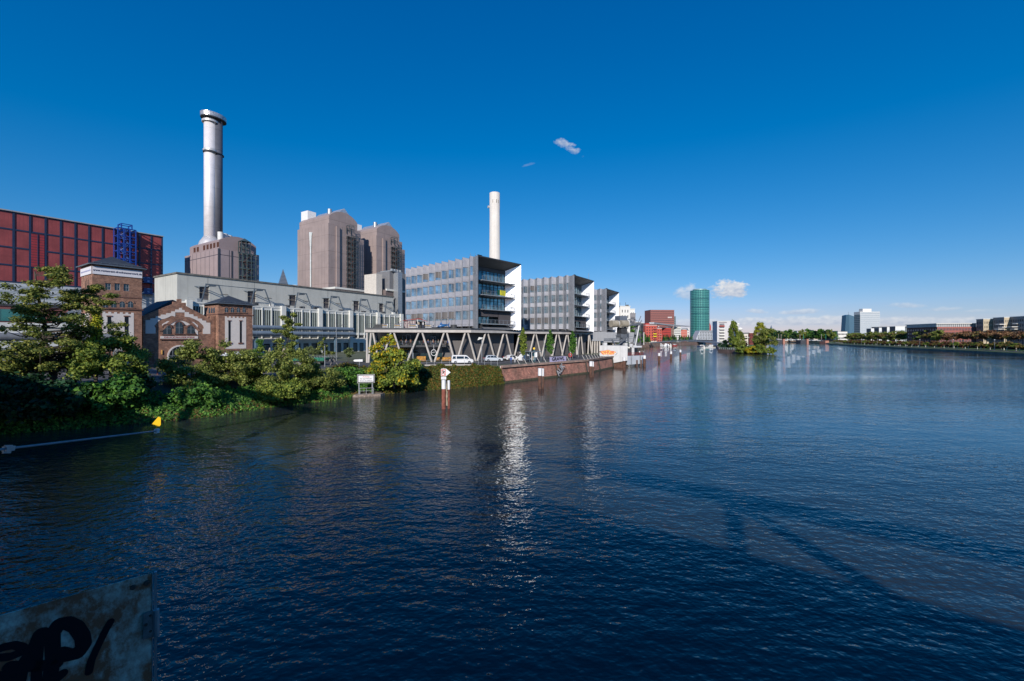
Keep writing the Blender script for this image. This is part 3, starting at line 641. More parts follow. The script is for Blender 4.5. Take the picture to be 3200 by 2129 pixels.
# small tower
s0, s1 = 12.95, 19.9; sh = 13.3
m = MB(); m.wall((s0, 0), (s1, 0), 0, sh); m.wall((s1, 0), (s1, 7), 0, sh); m.wall((s1, 7), (s0, 7), 0, sh); m.wall((s0, 7), (s0, 0), 0, sh); m.build('tower_wall', brick, ww)
hip(ww, s0, s1, 0, 7, sh, 2.1)
zc = P_(740, 984)[1]; m = MB(); m.box(s0 - .12, s1 + .12, -.12, 7.1, zc - .12, zc + .1); m.build('cornice', brickd, ww)
for px in (707.5, 726, 744.5, 762.5): u0, u1, a, b = rect(px - 5, 961, px + 5, 977); archwin(ww, u0, u1, a, b, 0, brick)
u0, u1, a, b = rect(703, 990, 769, 1090); plaster(u0, u1, a, b, 5)
for px0, px1 in ((713.5, 720.5), (749, 755.5)):
    c0, c1, c, d = rect(px0, 1004, px1, 1071); m = MB(); m.box(c0, c1, -.045, -.031, c, d); s = m.build('slit_window', black, ww)
    m = MB(); m.box(c0 - .12, c1 + .12, -.12, -.03, d, d + .2); m.build('lintel', brickd, s); m = MB(); m.box(c0 - .3, c1 + .3, -.14, -.03, c - .35, c); m.build('sill', brickd, s)
m = MB(); m.box(s0, s1, -.1, 0, P_(740, 1097)[1] - .15, P_(740, 1093)[1]); m.build('cornice', brickd, ww)
for q in (1.5, 2.6, 3.7): m = MB(); m.slab([(0, 0)] * 0 or arch(q, q + .7, zc + .3, zc + 1.5), -.02, .02); o_ = m.build('arched_window', dgl, ww); o_.rotation_euler = (0, 0, R(-90)); o_.location = (s0 - .01, 6.2, 0)
# gantry with the cut pipe in front of the tall tower
gy = thing('pipe_gantry', 'steel lattice gantry holding the cut end of a fat grey pipe beside the brick tower', 'gantry', WO, WA)
m = MB()
def gl(px, py, v): a = PL(px, py, WO, WA, v); return (a[0], v, a[1])
posts = [(355, 1045, -3.2), (397, 1047, -3.2), (365, 1045, -5.5), (401, 1047, -5.5)]
for px, py, v in posts: a = gl(px, py, v); m.bar((a[0], v, 0), a, .16, .16)
for i, j in ((0, 1), (2, 3), (0, 2), (1, 3)):
    a = gl(*posts[i]); b = gl(*posts[j]); m.bar(a, b, .16, .16); a2 = (a[0], a[1], a[2] - 2.0); b2 = (b[0], b[1], b[2] - 2.0); m.bar(a2, b2, .14, .14); m.bar(a, b2, .1, .1)
    m.bar((a[0], a[1], a[2] - 4.0), (b[0], b[1], b[2] - 4.0), .1, .1); m.bar(a2, (b[0], b[1], b[2] - 4.0), .08, .08)
m.build('lattice_frame', ptgrey, gy)
zp = gl(380, 1054, -4.2)[2]; m = MB(); m.bar((-62, -4.2, zp), (gl(384, 0, -4.2)[0], -4.2, zp), .62, .62, 16); m.build('pipe', mat('pipe_grey', (.19, .20, .215), .5, var=.15, scale=.6), gy)
m = MB(); u_ = gl(384, 0, -4.2)[0]; m.bar((u_ - .02, -4.2, zp), (u_ + .03, -4.2, zp), .55, .55, 16); m.build('pipe_mouth', black, gy)
m = MB()
for u_ in range(-60, -8, 5): m.bar((u_, -4.2, 0), (u_, -4.2, zp - .6), .35, .35); m.box(u_ - .2, u_ + .2, -4.9, -3.5, zp - .75, zp - .6)
m.build('support_post', steel, gy)
# ================================================================ turbine hall with louvres and A-frames
UA = math.atan2(.854, .52); HO = (-76.7, 161, GZ)
def H_(px, py, v=0): return PL(px, py, HO, UA, v)
th = thing('turbine_hall', 'long pale turbine hall with vertical louvres and steel A-frames along its roof', 'building', HO, UA)
creamw = mat('cream_wall', (.50, .50, .46), .8, var=.06, scale=.25, leak=.3, pat='v', ps=(14.4, 1), pw=.12, pc=(.16, .16, .15))
pil = [-41, -26.6, -12.2, 2.4, 16.5, 31, 45.0]
wins = []
for x0, x1, y0, y1 in ((623, 654, 895, 937), (774, 800, 910, 947), (904, 925, 922, 956), (1011, 1029, 932, 964), (1105, 1122, 941, 971), (1185, 1198, 949, 977)):
    a, b = H_(x0, 0, 5)[0], H_(x1, 0, 5)[0]; c = H_((x0 + x1) / 2, y1, 5)[1]; d = H_((x0 + x1) / 2, y0, 5)[1]; wins.append((a, b, c, d))
m = MB(); m.wall((-42, 5), (45, 5), 16, 25.5, [(a + 42, b + 42, c, d) for a, b, c, d in wins], .5); m.wall((-42, 22), (-42, 5), 0, 25.5); m.wall((45, 5), (45, 22), 0, 25.5)
m.quad((-42, 5, 25.5), (45, 5, 25.5), (45, 22, 25.5), (-42, 22, 25.5)); m.build('upper_wall', creamw, th)
for a, b, c, d in wins:
    m = MB(); m.box(a, b, 5.45, 5.5, c, d); w_ = m.build('dark_opening', mat('opening_grey', (.10, .09, .095), .8, pat='v', ps=(1.1, 1), pw=.06), th)
m = MB(); m.box(-42.3, 45.3, 4.7, 5.4, 25.5, 26.0); m.box(-42.3, -41.7, 5.4, 22.3, 25.5, 26.0); m.build('roof_edge', mat('roof_edge_grey', (.16, .155, .14), .8, var=.3, scale=1), th)
m = MB()
for i in range(6):
    for q in (.34, .75): u = pil[i] + 14.4 * q; m.box(u, u + 2.3, 4.86, 5, 20.2, 20.35)
m.build('vent_ledge', mat('ledge_brown', (.22, .19, .14), .8), th)
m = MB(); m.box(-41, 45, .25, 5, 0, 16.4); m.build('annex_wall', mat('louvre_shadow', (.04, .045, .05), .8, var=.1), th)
m = MB(); m.box(-41.3, 45.3, -.2, 4.99, 16.4, 16.9); m.box(-41, 45, -.05, .25, 7.0, 8.0); m.box(-41, 45, -.05, .25, 15.5, 16.4); m.box(-41, 45, -.05, .25, 3.7, 5.8); m.build('cornice_band', offw, th)
for u in pil: m = MB(); m.box(u - .8, u + .8, -.95, .2, 0, 17.25); m.build('pilaster', offw, th)
for i in range(6):
    a, b = pil[i] + .8, pil[i + 1] - .8; m = MB(); nb_ = 3
    for k in range(17):
        x = a + (b - a) * (k + .5) / 17; m.bar((x, .12, 8.0), (x, .12, 15.5), .2, .2, 8)
    m.build('louvre_panel', mat('louvre_tube', (.25, .29, .28), .6, var=.08), th)
    m = MB()
    for k in (1, 2, 3): x = a + (b - a) * k / 4; m.box(x - .15, x + .15, -.3, .24, 5.8, 16.4)
    for k in (1, 2, 3): x = a + (b - a) * k / 4; m.box(x - .45, x + .45, -.3, .24, 0, 3.7)
    m.build('rib', offw, th)
for i in range(6):
    a, b = pil[i] + .8, pil[i + 1] - .8
    for k in range(4): x = a + (b - a) * (k + .5) / 4; m = MB(); m.box(x - .9, x + .9, .16, .24, .2, 3.3); m.build('lower_window', mat('dusty_panel', (.20, .18, .165), .7), th)
fr = mat('gantry_steel', (.10, .13, .16), .5, metal=.2, var=.15)
fu = [H_(px, 0, 1)[0] for px in (665, 813, 945, 1048, 1138.5, 1217.5)]
for k, u in enumerate(fu):
    m = MB(); zt_ = 22.7; L_, Rr = (u - 3.4, .3, 16.9), (u + 3.4, .3, 16.9); a, b = (u - 1.75, 1.2, zt_), (u + 1.75, 1.2, zt_)
    m.bar(L_, a, .28, .32); m.bar(Rr, b, .28, .32); m.bar((a[0] - .2, a[1], a[2]), (b[0] + .2, b[1], b[2]), .3, .32); m.bar((u - .6, 1.2, zt_ - .6), (u - 3.6, 5.4, zt_ - .6), .2, .25); m.bar((u + .6, 1.2, zt_ - .45), (u - 2.4, 5.4, zt_ - .45), .15, .2)
    m.bar((u - 1, 1.2, zt_ - .35), (u + 1, 1.2, zt_ - .35), .3, .3)
    m.build('gantry_frame', fr, th)
m = MB(); m.bar((fu[0] + 1.7, 1.2, 22.7), (fu[1] - 1.7, 1.2, 22.7), .2, .2); m.build('gantry_rail', fr, th)
m = MB()
for i in range(29): u = -41 + 86 * i / 28; m.bar((u, .2, 16.9), (u, .2, 18.0), .06, .06)
m.bar((-41, .2, 18.0), (45, .2, 18.0), .05, .05); m.bar((-41, .2, 17.5), (45, .2, 17.5), .04, .04); m.build('roof_railing', steel, th)
rng = random.Random(5)
for k in range(15):
    u = -38 + k * 5.7; m = MB(); w1 = rng.uniform(.8, 1.7); m.box(u, u + w1, 2, 3.3, 16.9, 16.9 + rng.uniform(.7, 1.3)); m.box(u + .2, u + w1 - .2, 1.8, 2, 17.1, 17.5); m.build('roof_unit', rng.choice([dgrey, offw, ptgrey]), th)
# pipe bridge along the hall
pb = thing('pipe_bridge', 'pair of fat blue-grey pipes on posts running along the pale hall', 'pipes', HO, UA)
pipe_m = mat('pipe_bluegrey', (.17, .22, .28), .45, var=.12, scale=.5)
for z, r, v in ((9.3, .72, -4.4), (7.35, .82, -4.9)):
    m = MB(); m.bar((-38, v, z), (14.5, v, z), r, r, 16)
    for u in range(-36, 14, 6): m.bar((u, v, z), (u + .2, v, z), r + .05, r + .05, 16)
    m.build('pipe', pipe_m, pb)
m = MB(); m.box(-38, 14.5, -5.5, -3.9, 6.2, 6.5); m.box(-38, 14.5, -5.3, -4.0, 8.3, 8.5); m.build('girder', fr, pb)
for px in (690, 801, 928, 1049): u = H_(px, 0, -4.6)[0]; m = MB(); m.box(u - .4, u + .4, -5.1, -4.1, 0, 6.2); m.build('support_post', mat('blue_post', (.08, .14, .20), .6), pb)
# pale wall panels and grey service blocks at the hall's far end
sv = thing('service_block', 'grey ribbed service block with flue and roof fans behind the pale hall end', 'building', (XY(1232, 205)[0], 205, GZ), UA)
SO = (XY(1232, 205)[0], 205, GZ)
def S_(px, py, v=0): return PL(px, py, SO, UA, v)
ribg = mat('ribbed_grey', (.20, .20, .21), .6, var=.08, pat='v', ps=(.8, 1), pw=.08, leak=.2)
ribb = mat('ribbed_brown', (.165, .13, .125), .7, var=.1, pat='vh', ps=(1.6, 9), pw=.08, pc=(.08, .065, .065))
zt1 = S_(1232, 850)[1]; zt2 = S_(1232, 912)[1]; ue = S_(1274, 0)[0]
m = MB(); m.box(-3, ue, 0, 9, zt2 + 1, zt1); m.build('upper_block', ribg, sv)
m = MB(); m.box(-5, ue, .3, 12, 0, zt2 + .6); m.build('lower_block', ribb, sv)
m = MB(); m.box(-5, ue, -.3, .6, zt2 + .1, zt2 + 1.0); m.build('pale_band', offw, sv)
m = MB(); m.box(-.5, 2.2, -3.2, 0, 0, zt1 - .6); m.build('bent_flue', MATS['galvanised_steel'], sv)
m = MB(); m.box(-2.5, .2, -1, 7, zt1, zt1 + .5); m.build('hopper', ptgrey, sv)
for k in range(4): m = MB(); m.cyl(1.2 + k * 1.8, 3, zt1, zt1 + 1.9, .75, n=12); m.box(.5 + k * 1.8, 2 + k * 1.8, 2.2, 2.6, zt1 + .6, zt1 + 1); m.build('roof_fan', ptgrey, sv)
st_ = thing('lift_tower', 'pale L-shaped service tower with green glass strip between hall and brown blocks', 'tower', (XY(1176, 198)[0], 198, GZ), UA)
TO = (XY(1176, 198)[0], 198, GZ)
def T_(px, py, v=0): return PL(px, py, TO, UA, v)
za = T_(1176, 855)[1]; u1 = T_(1194, 0)[0]
m = MB(); m.box(0, u1, 0, 4.5, 0, za); m.box(0, 2.2, 4.5, 8.5, 18, za); m.build('tower_wall', concp, st_)
m = MB(); m.box(.3, 2.0, 4.5, 6.8, 0, 18); m.build('glass_strip', mat('green_glass', (.03, .16, .13), .15, spec=1, pat='h', ps=(1, 1.2), pw=.12), st_)
lw = thing('low_wing', 'low brown wing with pale parapet and roof railing below the brown blocks', 'building', (XY(1080, 205)[0], 205, GZ), UA)
LO_ = (XY(1080, 205)[0], 205, GZ); zl = PL(1120, 905, LO_, UA)[1]
m = MB(); m.box(-6, 26, 0, 10, 0, zl - .9); m.build('wall', ribb, lw); m = MB(); m.box(-6, 26, -.2, 10, zl - .9, zl); m.build('parapet', offw, lw)
m = MB(); 
for k in range(16): m.bar((-4 + k * 1.9, 0, zl), (-4 + k * 1.9, 0, zl + 1.1), .08, .08)
m.bar((-4, 0, zl + 1.1), (25, 0, zl + 1.1), .08, .08); m.build('railing', dgrey, lw)
# ================================================================ power station blocks
clad = mat('taupe_cladding', (.34, .27, .255), .6, var=.10, scale=.10, pat='vh', ps=(3.0, 9.0), pw=.13, pc=(.18, .14, .13), leak=.25)
cladf = mat('taupe_cladding_plain', (.34, .27, .255), .6, var=.09, scale=.15, leak=.25, pat='h', ps=(1, 9.0), pw=.13, pc=(.15, .115, .11))
clad2 = mat('mauve_cladding', (.36, .285, .285), .5, var=.05, scale=.2, pat='vh', ps=(4.2, 14.2), pw=.28, pc=(.06, .055, .07))
steelg = mat('stair_steel', (.075, .095, .105), .5, metal=.3, var=.1)
def lattice(mb, u0, u1, v0, v1, z0, z1, step, r=.11, nu=3, nv=2):
    us = [u0 + (u1 - u0) * i / (nu - 1) for i in range(nu)]; vs_ = [v0 + (v1 - v0) * i / (nv - 1) for i in range(nv)]
    for u in us:
        for v in vs_: mb.bar((u, v, z0), (u, v, z1), r * 2, r * 2)
    k = 0; z = z1
    while z > z0 + .5:
        for v in vs_: mb.bar((u0, v, z), (u1, v, z), r * 1.6, r * 1.6)
        for u in us: mb.bar((u, v0, z), (u, v1, z), r * 1.6, r * 1.6)
        mb.bar((u0, v0, z - step * .4), (u1, v0, z - step * .4), r, r)
        z -= step; k += 1
def flights(mb, u0, u1, v, z0, z1, step, w_=.9):
    z = z1; k = 0
    while z - step > z0:
        a, b = (u0, u1) if k % 2 else (u1, u0)
        mb.bar((a, v, z), (b, v, z - step), w_, .18); mb.bar((a, v - w_ / 2, z + 1), (b, v - w_ / 2, z + 1 - step), .06, .06); z -= step; k += 1
    z = z1
    while z > z0: mb.box(min(u0, u1) - .8, max(u0, u1) + .8, v - w_ / 2, v + w_ / 2, z - .12, z); z -= step
def arc(u0, u1, z0, h, k=12):
    """shallow circular arch profile from (u0,z0) to (u1,z0), h high"""
    c = (u1 - u0); Rr = (c * c / 4 + h * h) / (2 * h); th_ = math.asin(min(1, c / 2 / Rr)); return [((u0 + u1) / 2 + Rr * math.sin(-th_ + 2 * th_ * i / k), z0 + h - Rr + Rr * math.cos(-th_ + 2 * th_ * i / k)) for i in range(k + 1)]
def boiler(label, loc):
    r = thing('boiler_house', label, 'building', loc, UA, 'brown boiler houses of the power station')
    m = MB(); m.box(0, 21.5, 0, 29, 0, 69.4); m.build('wall', clad, r)
    m = MB(); pts = [(.9, 67), (19.6, 67)] + arc(.9, 19.6, 73.8, 4.1)[::-1]; m.slab(pts, .5, 28.5); m.build('vaulted_roof', cladf, r)
    m = MB(); m.slab([(6.2, 76.4), (15.2, 76.4), (10.9, 80.4)], .8, 25); sk = m.build('skylight', mat('skylight_metal', (.58, .60, .62), .35, metal=.5, var=.15, scale=.6, pat='h', ps=(1, .8), pw=.1), r)
    m = MB(); m.cyl(8.6, 11, 76, 81.0, 1.2, n=16); m.build('roof_vent', MATS['galvanised_steel'], r)
    m = MB(); m.box(3.2, 8.5, 24, 30.5, 60, 81); m.build('lift_overrun', white, r)
    m = MB(); m.box(4.6, 6.6, -1.0, 0, 0, 68.6); m.box(-.0, 4.6, -.25, 0, 0, 69); m.build('pilaster', cladf, r)
    m = MB(); m.box(-1.0, 6.0, -3.0, 7.2, 0, 32.2); m.box(-2.0, 0, 23.4, 30.4, 0, 31.2); m.build('side_box', mat('taupe_box', (.37, .29, .275), .6, var=.05, pat='vh', ps=(3.6, 14), pw=.12, pc=(.12, .09, .09)), r)
    m = MB(); m.bar((-.5, 15.3, 0), (-.5, 15.3, 63), .4, .4, 10); m.add([(-.3, 14.0, 66), (-.3, 17, 66), (-.3, 15.6, 62.5), (-.3, 15.0, 62.5)], [(0, 1, 2, 3)]); m.bar((-.5, 15.3, 58), (-.5, 15.3, 66), .5, .9, 8); m.build('rain_pipe', mat('pipe_white', (.62, .66, .66), .4), r)
    s = MB(); lattice(s, 12.2, 17.4, -3.6, -.4, 0, 64.5, 3.1, .13, 4, 2); lattice(s, 11.6, 14.6, -3.0, -.3, 66.0, 70.5, 2.2, .12, 2, 2); sm = s.build('stair_frame', steelg, r)
    s = MB(); flights(s, 13.2, 16.4, -1.6, 1, 64, 3.1, .9); s.build('stair_flight', mat('stair_rust', (.10, .05, .045), .8), sm)
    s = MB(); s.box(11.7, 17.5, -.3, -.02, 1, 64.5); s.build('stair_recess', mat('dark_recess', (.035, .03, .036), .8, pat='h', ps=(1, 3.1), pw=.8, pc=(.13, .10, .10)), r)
    s = MB(); s.box(17.6, 23.5, -.5, 6, 0, 64.5); s.build('service_shaft', cladf, r)
    return r
B1 = boiler('nearer brown boiler house with vaulted roof and outside stair tower', (-101.6, 230, GZ))
B2 = copy_tree(B1); B2.location = (-84.2, 258, GZ); B2['label'] = 'farther brown boiler house standing in the shadow of its twin'
# block under the silver chimney
BO = (-129.7, 183.9, GZ)
cb = thing('chimney_house', 'brown panelled filter house with vaulted roof under the tall silver chimney', 'building', BO, UA)
m = MB(); m.box(0, 17.2, 0, 33.7, 0, 45.3); m.build('wall', clad2, cb)
m = MB(); m.box(-.15, .5, -.15, .5, 0, 45.4); m.box(5.1, 5.7, -.12, 0, 0, 45.2); m.box(9.8, 10.4, -.12, 0, 0, 45.2); m.build('corner_strip', mat('slate_strip', (.05, .055, .07), .5), cb)
m = MB(); m.slab([(.3, 44), (16.0, 44)] + arc(.3, 16.0, 49.1, 3.0)[::-1], .3, 29); m.build('vaulted_roof', mat('mauve_plain', (.31, .24, .24), .6, var=.05, scale=.2), cb)
m = MB()
for px in (606, 616, 636, 646.5, 657, 667.5, 678.5):
    r_ = (px - 1600) / FX; V = (-.854, .52); v = (BO[0] - r_ * BO[1]) / (r_ * V[1] - V[0]); 
    m.box(.24, .3, v - 1.0, v + 1.0, 46.2, 48.4)
m.build('louvre', mat('rust_louvre', (.10, .035, .02), .8, pat='h', ps=(1, .3), pw=.1), cb)
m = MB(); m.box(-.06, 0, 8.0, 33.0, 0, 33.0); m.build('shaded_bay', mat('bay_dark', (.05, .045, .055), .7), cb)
s = MB(); lattice(s, 8.2, 14.0, -3.4, -.4, 0, 44.5, 3.4, .14, 4, 2); lattice(s, 8.0, 11.8, -3.0, -.3, 44.5, 50.0, 2.6, .14, 3, 2); s.add([(7.8, -3.3, 50.0), (12, -3.3, 50.0), (9.9, -1.7, 51.6), (7.8, -.2, 50), (12, -.2, 50)], [(0, 1, 2), (3, 4, 2), (0, 2, 3), (1, 4, 2)]); sm = s.build('stair_frame', mat('stair_green', (.07, .105, .11), .5, metal=.2), cb)
s = MB(); flights(s, 9.4, 12.8, -1.7, 1, 44, 3.4, .9); s.build('stair_flight', MATS['stair_rust'], sm)
m = MB()
for i in range(3): m.cyl(2.5 + i * 2.4, 4 + i * 1.2, 49, 53.6 - i * .1, 1.15, n=14)
m.build('roof_vent', mat('vent_white', (.68, .68, .66), .4), cb)
# silver chimney
ch = thing('silver_chimney', 'tall round silver chimney with platforms and shadowed second flue', 'chimney', (-145.9, 201.2, GZ + 40), UA)
sil = mat('silver_steel', (.82, .78, .79), .45, metal=.2, var=.06, scale=.3, pat='h', ps=(1, 9.5), pw=.14, pc=(.62, .62, .62))
m = MB(); Hh = 73.6
m.lathe([(2.6, 0), (2.6, Hh)], 40); m.build('flue', sil, ch, smooth=True)
m = MB(); m.lathe([(5.2, 0), (5.2, 9.0), (4.3, 12.0), (2.7, 14.6)], 32, (0, 0)); m.build('flue_base', mat('silver_base', (.62, .60, .60), .4, metal=.3, var=.05), ch, smooth=True)
m = MB(); m.lathe([(2.3, 0), (2.3, Hh)], 32, (2.6, -.7)); m.build('second_flue', mat('shadowed_flue', (.10, .105, .13), .55, var=.1, scale=.3, pat='h', ps=(1, 9.5), pw=.14), ch, smooth=True)  # shadow of the main flue is put into this dark colour
m = MB(); m.bar((1.9, -2.6, 8), (1.9, -2.6, Hh), .1, .1); m.bar((2.5, -2.9, 8), (2.5, -2.9, Hh), .1, .1)
for i in range(90): m.bar((1.9, -2.6, 9 + i * .7), (2.5, -2.9, 9 + i * .7), .05, .05)
m.build('ladder', mat('ladder_grey', (.12, .16, .16), .6), ch)
pf = MB()
for z, r in ((Hh - 1.6, 4.2), (Hh - 18.2, 3.2)):
    a = [(1.3 + (r + 1.2) * math.cos(t_ / 32 * 6.2832), -.2 + r * math.sin(t_ / 32 * 6.2832)) for t_ in range(32)]; pf.prism(a, z - .5, z)
pf.build('platform', mat('platform_dark', (.03, .035, .045), .7), ch)
pf = MB()
for z, r in ((Hh - 1.6, 4.2),):
    a = [(1.3 + (r + 1.2) * math.cos(t_ / 32 * 6.2832), -.2 + r * math.sin(t_ / 32 * 6.2832)) for t_ in range(33)]
    for i in range(32): pf.quad((a[i][0], a[i][1], z), (a[i + 1][0], a[i + 1][1], z), (a[i + 1][0] * 1.01, a[i + 1][1] * 1.01, z + 1.9), (a[i][0] * 1.01, a[i][1] * 1.01, z + 1.9))
pf.build('parapet', mat('bright_metal', (.62, .58, .56), .3, metal=.6, var=.25, scale=1.4), ch)
pf = MB()
for z, r in ((Hh - 3.1, 3.5), (Hh - 17.0, 3.05)): pf.lathe([(r, z - .9), (r, z)], 32, (.1, 0))
pf.build('collar', MATS['silver_base'], ch)
# white chimney behind the office building
wc = thing('white_chimney', 'slender round white concrete chimney rising behind the front office building', 'chimney', (XY(1546, 260)[0], 260, GZ))
m = MB(); n = 48; prof = []
for r, z in ((3.75, 0), (3.5, 40), (3.25, 70), (3.15, 84), (3.22, 86.5), (3.22, 96.2)):
    prof.append((r, z))
vs = []
for r, z in prof: vs += [((r - (.12 if k % 2 else 0)) * math.cos(2 * math.pi * k / n), (r - (.12 if k % 2 else 0)) * math.sin(2 * math.pi * k / n), z) for k in range(n)]
m.add(vs, [(j * n + i, j * n + (i + 1) % n, (j + 1) * n + (i + 1) % n, (j + 1) * n + i) for j in range(len(prof) - 1) for i in range(n)] + [tuple(range((len(prof) - 1) * n, len(prof) * n))])
m.build('shaft', mat('white_concrete', (.74, .70, .65), .7, var=.05, scale=.15), wc)
m = MB()
for a in (-1.9, -1.15, -.7): m.bar((3.2 * math.cos(a), 3.2 * math.sin(a), 89.5), (3.2 * math.cos(a), 3.2 * math.sin(a), 91.5), .3, .3)
m.bar((-1.9, -2.9, 50), (-1.9, -2.9, 51.6), .3, .3); m.build('vent_slot', black, wc)
m = MB(); m.bar((-3.5, -.5, 87.5), (-4.2, -.9, 87.5), .8, .8, 12); m.build('dish_antenna', MATS['silver_base'], wc)
# ================================================================ red hall on the left
RO = (-155.5, 185, GZ)
rh = thing('red_hall', 'huge red clad hall with blue grid lines, louvre panel and white base band', 'building', RO, UA)
def R_(px, py, v=0): return PL(px, py, RO, UA, v)
redc = mat('red_cladding', (.30, .060, .062), .6, var=.2, scale=.16, pat='v', ps=(.9, 1), pw=.07, pc=(.23, .042, .048), leak=.12)
m = MB(); m.box(-75, 0, 0, 40, 25.5, 50.8); m.build('upper_wall', redc, rh)
bluf = mat('blue_frame', (.015, .032, .08), .5, var=.08)
m = MB(); U0 = [R_(px, 0)[0] for px in (42, 93.5, 142, 189.5, 235, 278, 320, 361.5, 436, 472.5)]
for u in U0 + [-.1]: m.box(u - .27, u + .27, -.22, 0, 25.5, 50.8)
for u in (-58.5, -66): m.box(u - .32, u + .32, -.22, 0, 25.5, 50.8)
for z in (25.7, 31.7, 38.0, 44.4, 50.6): m.box(-75, 0, -.16, 0, z - .26, z + .26)
m.build('frame_grid', bluf, rh)
m = MB(); m.box(-75, .3, -.6, .4, 50.7, 51.1); m.build('roof_edge', mat('roof_edge_light', (.35, .36, .38), .6), rh)
a, b = R_(97, 0)[0], R_(138, 0)[0]; m = MB(); m.box(a, b, -.28, -.05, 31.9, 43.9)
m.build('louvre_panel', mat('red_louvre', (.32, .03, .04), .6, pat='h', ps=(1, .95), pw=.16, pc=(.05, .02, .03)), rh)
m = MB(); m.bar(((a + b) / 2, -.34, 31.9), ((a + b) / 2, -.34, 43.9), .2, .2); m.build('louvre_mullion', bluf, rh)
m = MB(); m.box(-75, .5, -.3, 39, 14, 25.4); m.build('base_band', mat('corrugated_white', (.52, .55, .57), .5, var=.05, pat='h', ps=(1, 1.8), pw=.9, pc=(.36, .40, .43)), rh)
m = MB(); m.box(-75, 1, .5, 39, 0, 14); m.build('base_wall', mat('base_brown', (.16, .09, .085), .8), rh)
blu = mat('bright_blue_steel', (.012, .06, .33), .45, var=.15, scale=1)
a, b = R_(365, 0, -4)[0], R_(421, 0, -4)[0]
s = MB(); lattice(s, a, b, -5.2, -.6, 24, 50.6, 3.1, .17, 4, 2); c0 = R_(376, 0, -4)[0]; c1 = R_(409, 0, -4)[0]; lattice(s, c0, c1, -5.2, -1.5, 50.6, 52.4, 1.8, .17, 2, 2); sm = s.build('stair_tower', blu, rh)
s = MB(); flights(s, a + 1.4, b - 1.4, -2.6, 24, 51, 3.1, 1.6); s.build('stair_flight', mat('blue_stair', (.10, .17, .38), .6), sm)
m = MB()
for z in (24.6, 29.4): u = R_(447, 0, -2)[0]; m.box(u, u + 3.8, -2.6, -.3, z, z + .2); m.box(u + .6, u + 3.4, -1.6, -.3, z + .2, z + 2.6)
m.build('blue_platform', mat('blue_cabinet', (.02, .07, .22), .5), rh)
# lower red and white service buildings, left edge
LB = (XY(243, 128)[0], 128, GZ)
def L_(px, py, v=0): return PL(px, py, LB, UA, v)
lb = thing('red_service_building', 'low dark red service building with teal glass strip and blue downpipe', 'building', LB, UA)
za = L_(150, 962)[1]; zb_ = L_(150, 1012)[1]
m = MB(); m.box(-60, 0, 0, 14, 0, za); m.build('wall', mat('maroon_wall', (.23, .085, .08), .8, var=.08, scale=.5, pat='h', ps=(1, .5), pw=.04), lb)
m = MB(); m.box(-60, .2, -.3, 14, za, za + .6); m.build('roof_edge', dgrey, lb)
m = MB(); u = L_(113, 0)[0]; m.box(-60, u - .3, -.2, 0, za - 4.2, za - .9); m.build('glass_strip', mat('teal_glass', (.03, .17, .16), .12, spec=1, pat='v', ps=(2.2, 1), pw=.16), lb)
m = MB(); m.bar((u, -.35, zb_), (u, -.35, za), .14, .14, 8); m.build('downpipe', mat('pipe_paleblue', (.35, .55, .62), .4), lb)
m = MB(); m.box(-60, -.0, -7, -.1, 0, zb_); m.build('lean_to', mat('roof_beige', (.38, .36, .33), .8, var=.1), lb)
m = MB(); m.box(-60, 0, -7.4, -7, zb_ - 1.2, zb_ - .1); m.box(-60, 0, -7.3, -7, zb_ - 2.6, zb_ - 1.9); m.build('parapet', offw, lb)
m = MB(); m.box(-1.2, 2.4, -3, 2, zb_ - .5, zb_ + 6.2); m.bar((-3, -6.5, zb_ - .6), (-3, -6.5, zb_ + 3), .12, .12); m.lathe([(1.9, zb_ + 6.1), (1.7, zb_ + 7.2), (1.1, zb_ + 8)], 14, (.6, -.5)); m.build('vent_housing', ptgrey, lb)
m = MB(); m.bar((-6, -5.4, zb_ + .6), (-2, -5.4, zb_ + 3.6), .6, 1.4); m.box(-5.4, -3.4, -6.2, -5.2, zb_ - .1, zb_ + 1.2); m.build('roof_unit', MATS['galvanised_steel'], lb)
LC = (XY(262, 108)[0], 108, GZ)
lc = thing('white_flat_building', 'long low white flat roofed building behind the trees at the left', 'building', LC, UA)
def C_(px, py, v=0): return PL(px, py, LC, UA, v)
zc_ = C_(150, 1046)[1]
m = MB(); ops = [(12 + k * 5.0, 15 + k * 5.0, 1.2, 3.2) for k in range(8)]; m.wall((-50, 0), (0, 0), 0, zc_, ops, .3); m.wall((0, 0), (0, 12), 0, zc_); m.quad((-50, 0, zc_), (0, 0, zc_), (0, 12, zc_), (-50, 12, zc_)); m.build('wall', mat('white_wall', (.66, .66, .66), .7, var=.06, scale=.6, leak=.2), lc)
for o in ops: window(lc, (-50 + o[0], 0), (1, 0), 3, 2, 1.2, ptgrey, glassD, (.5,))
m = MB(); m.box(-50.3, .5, -.6, .3, zc_ - .1, zc_ + .6); m.build('fascia', white, lc)
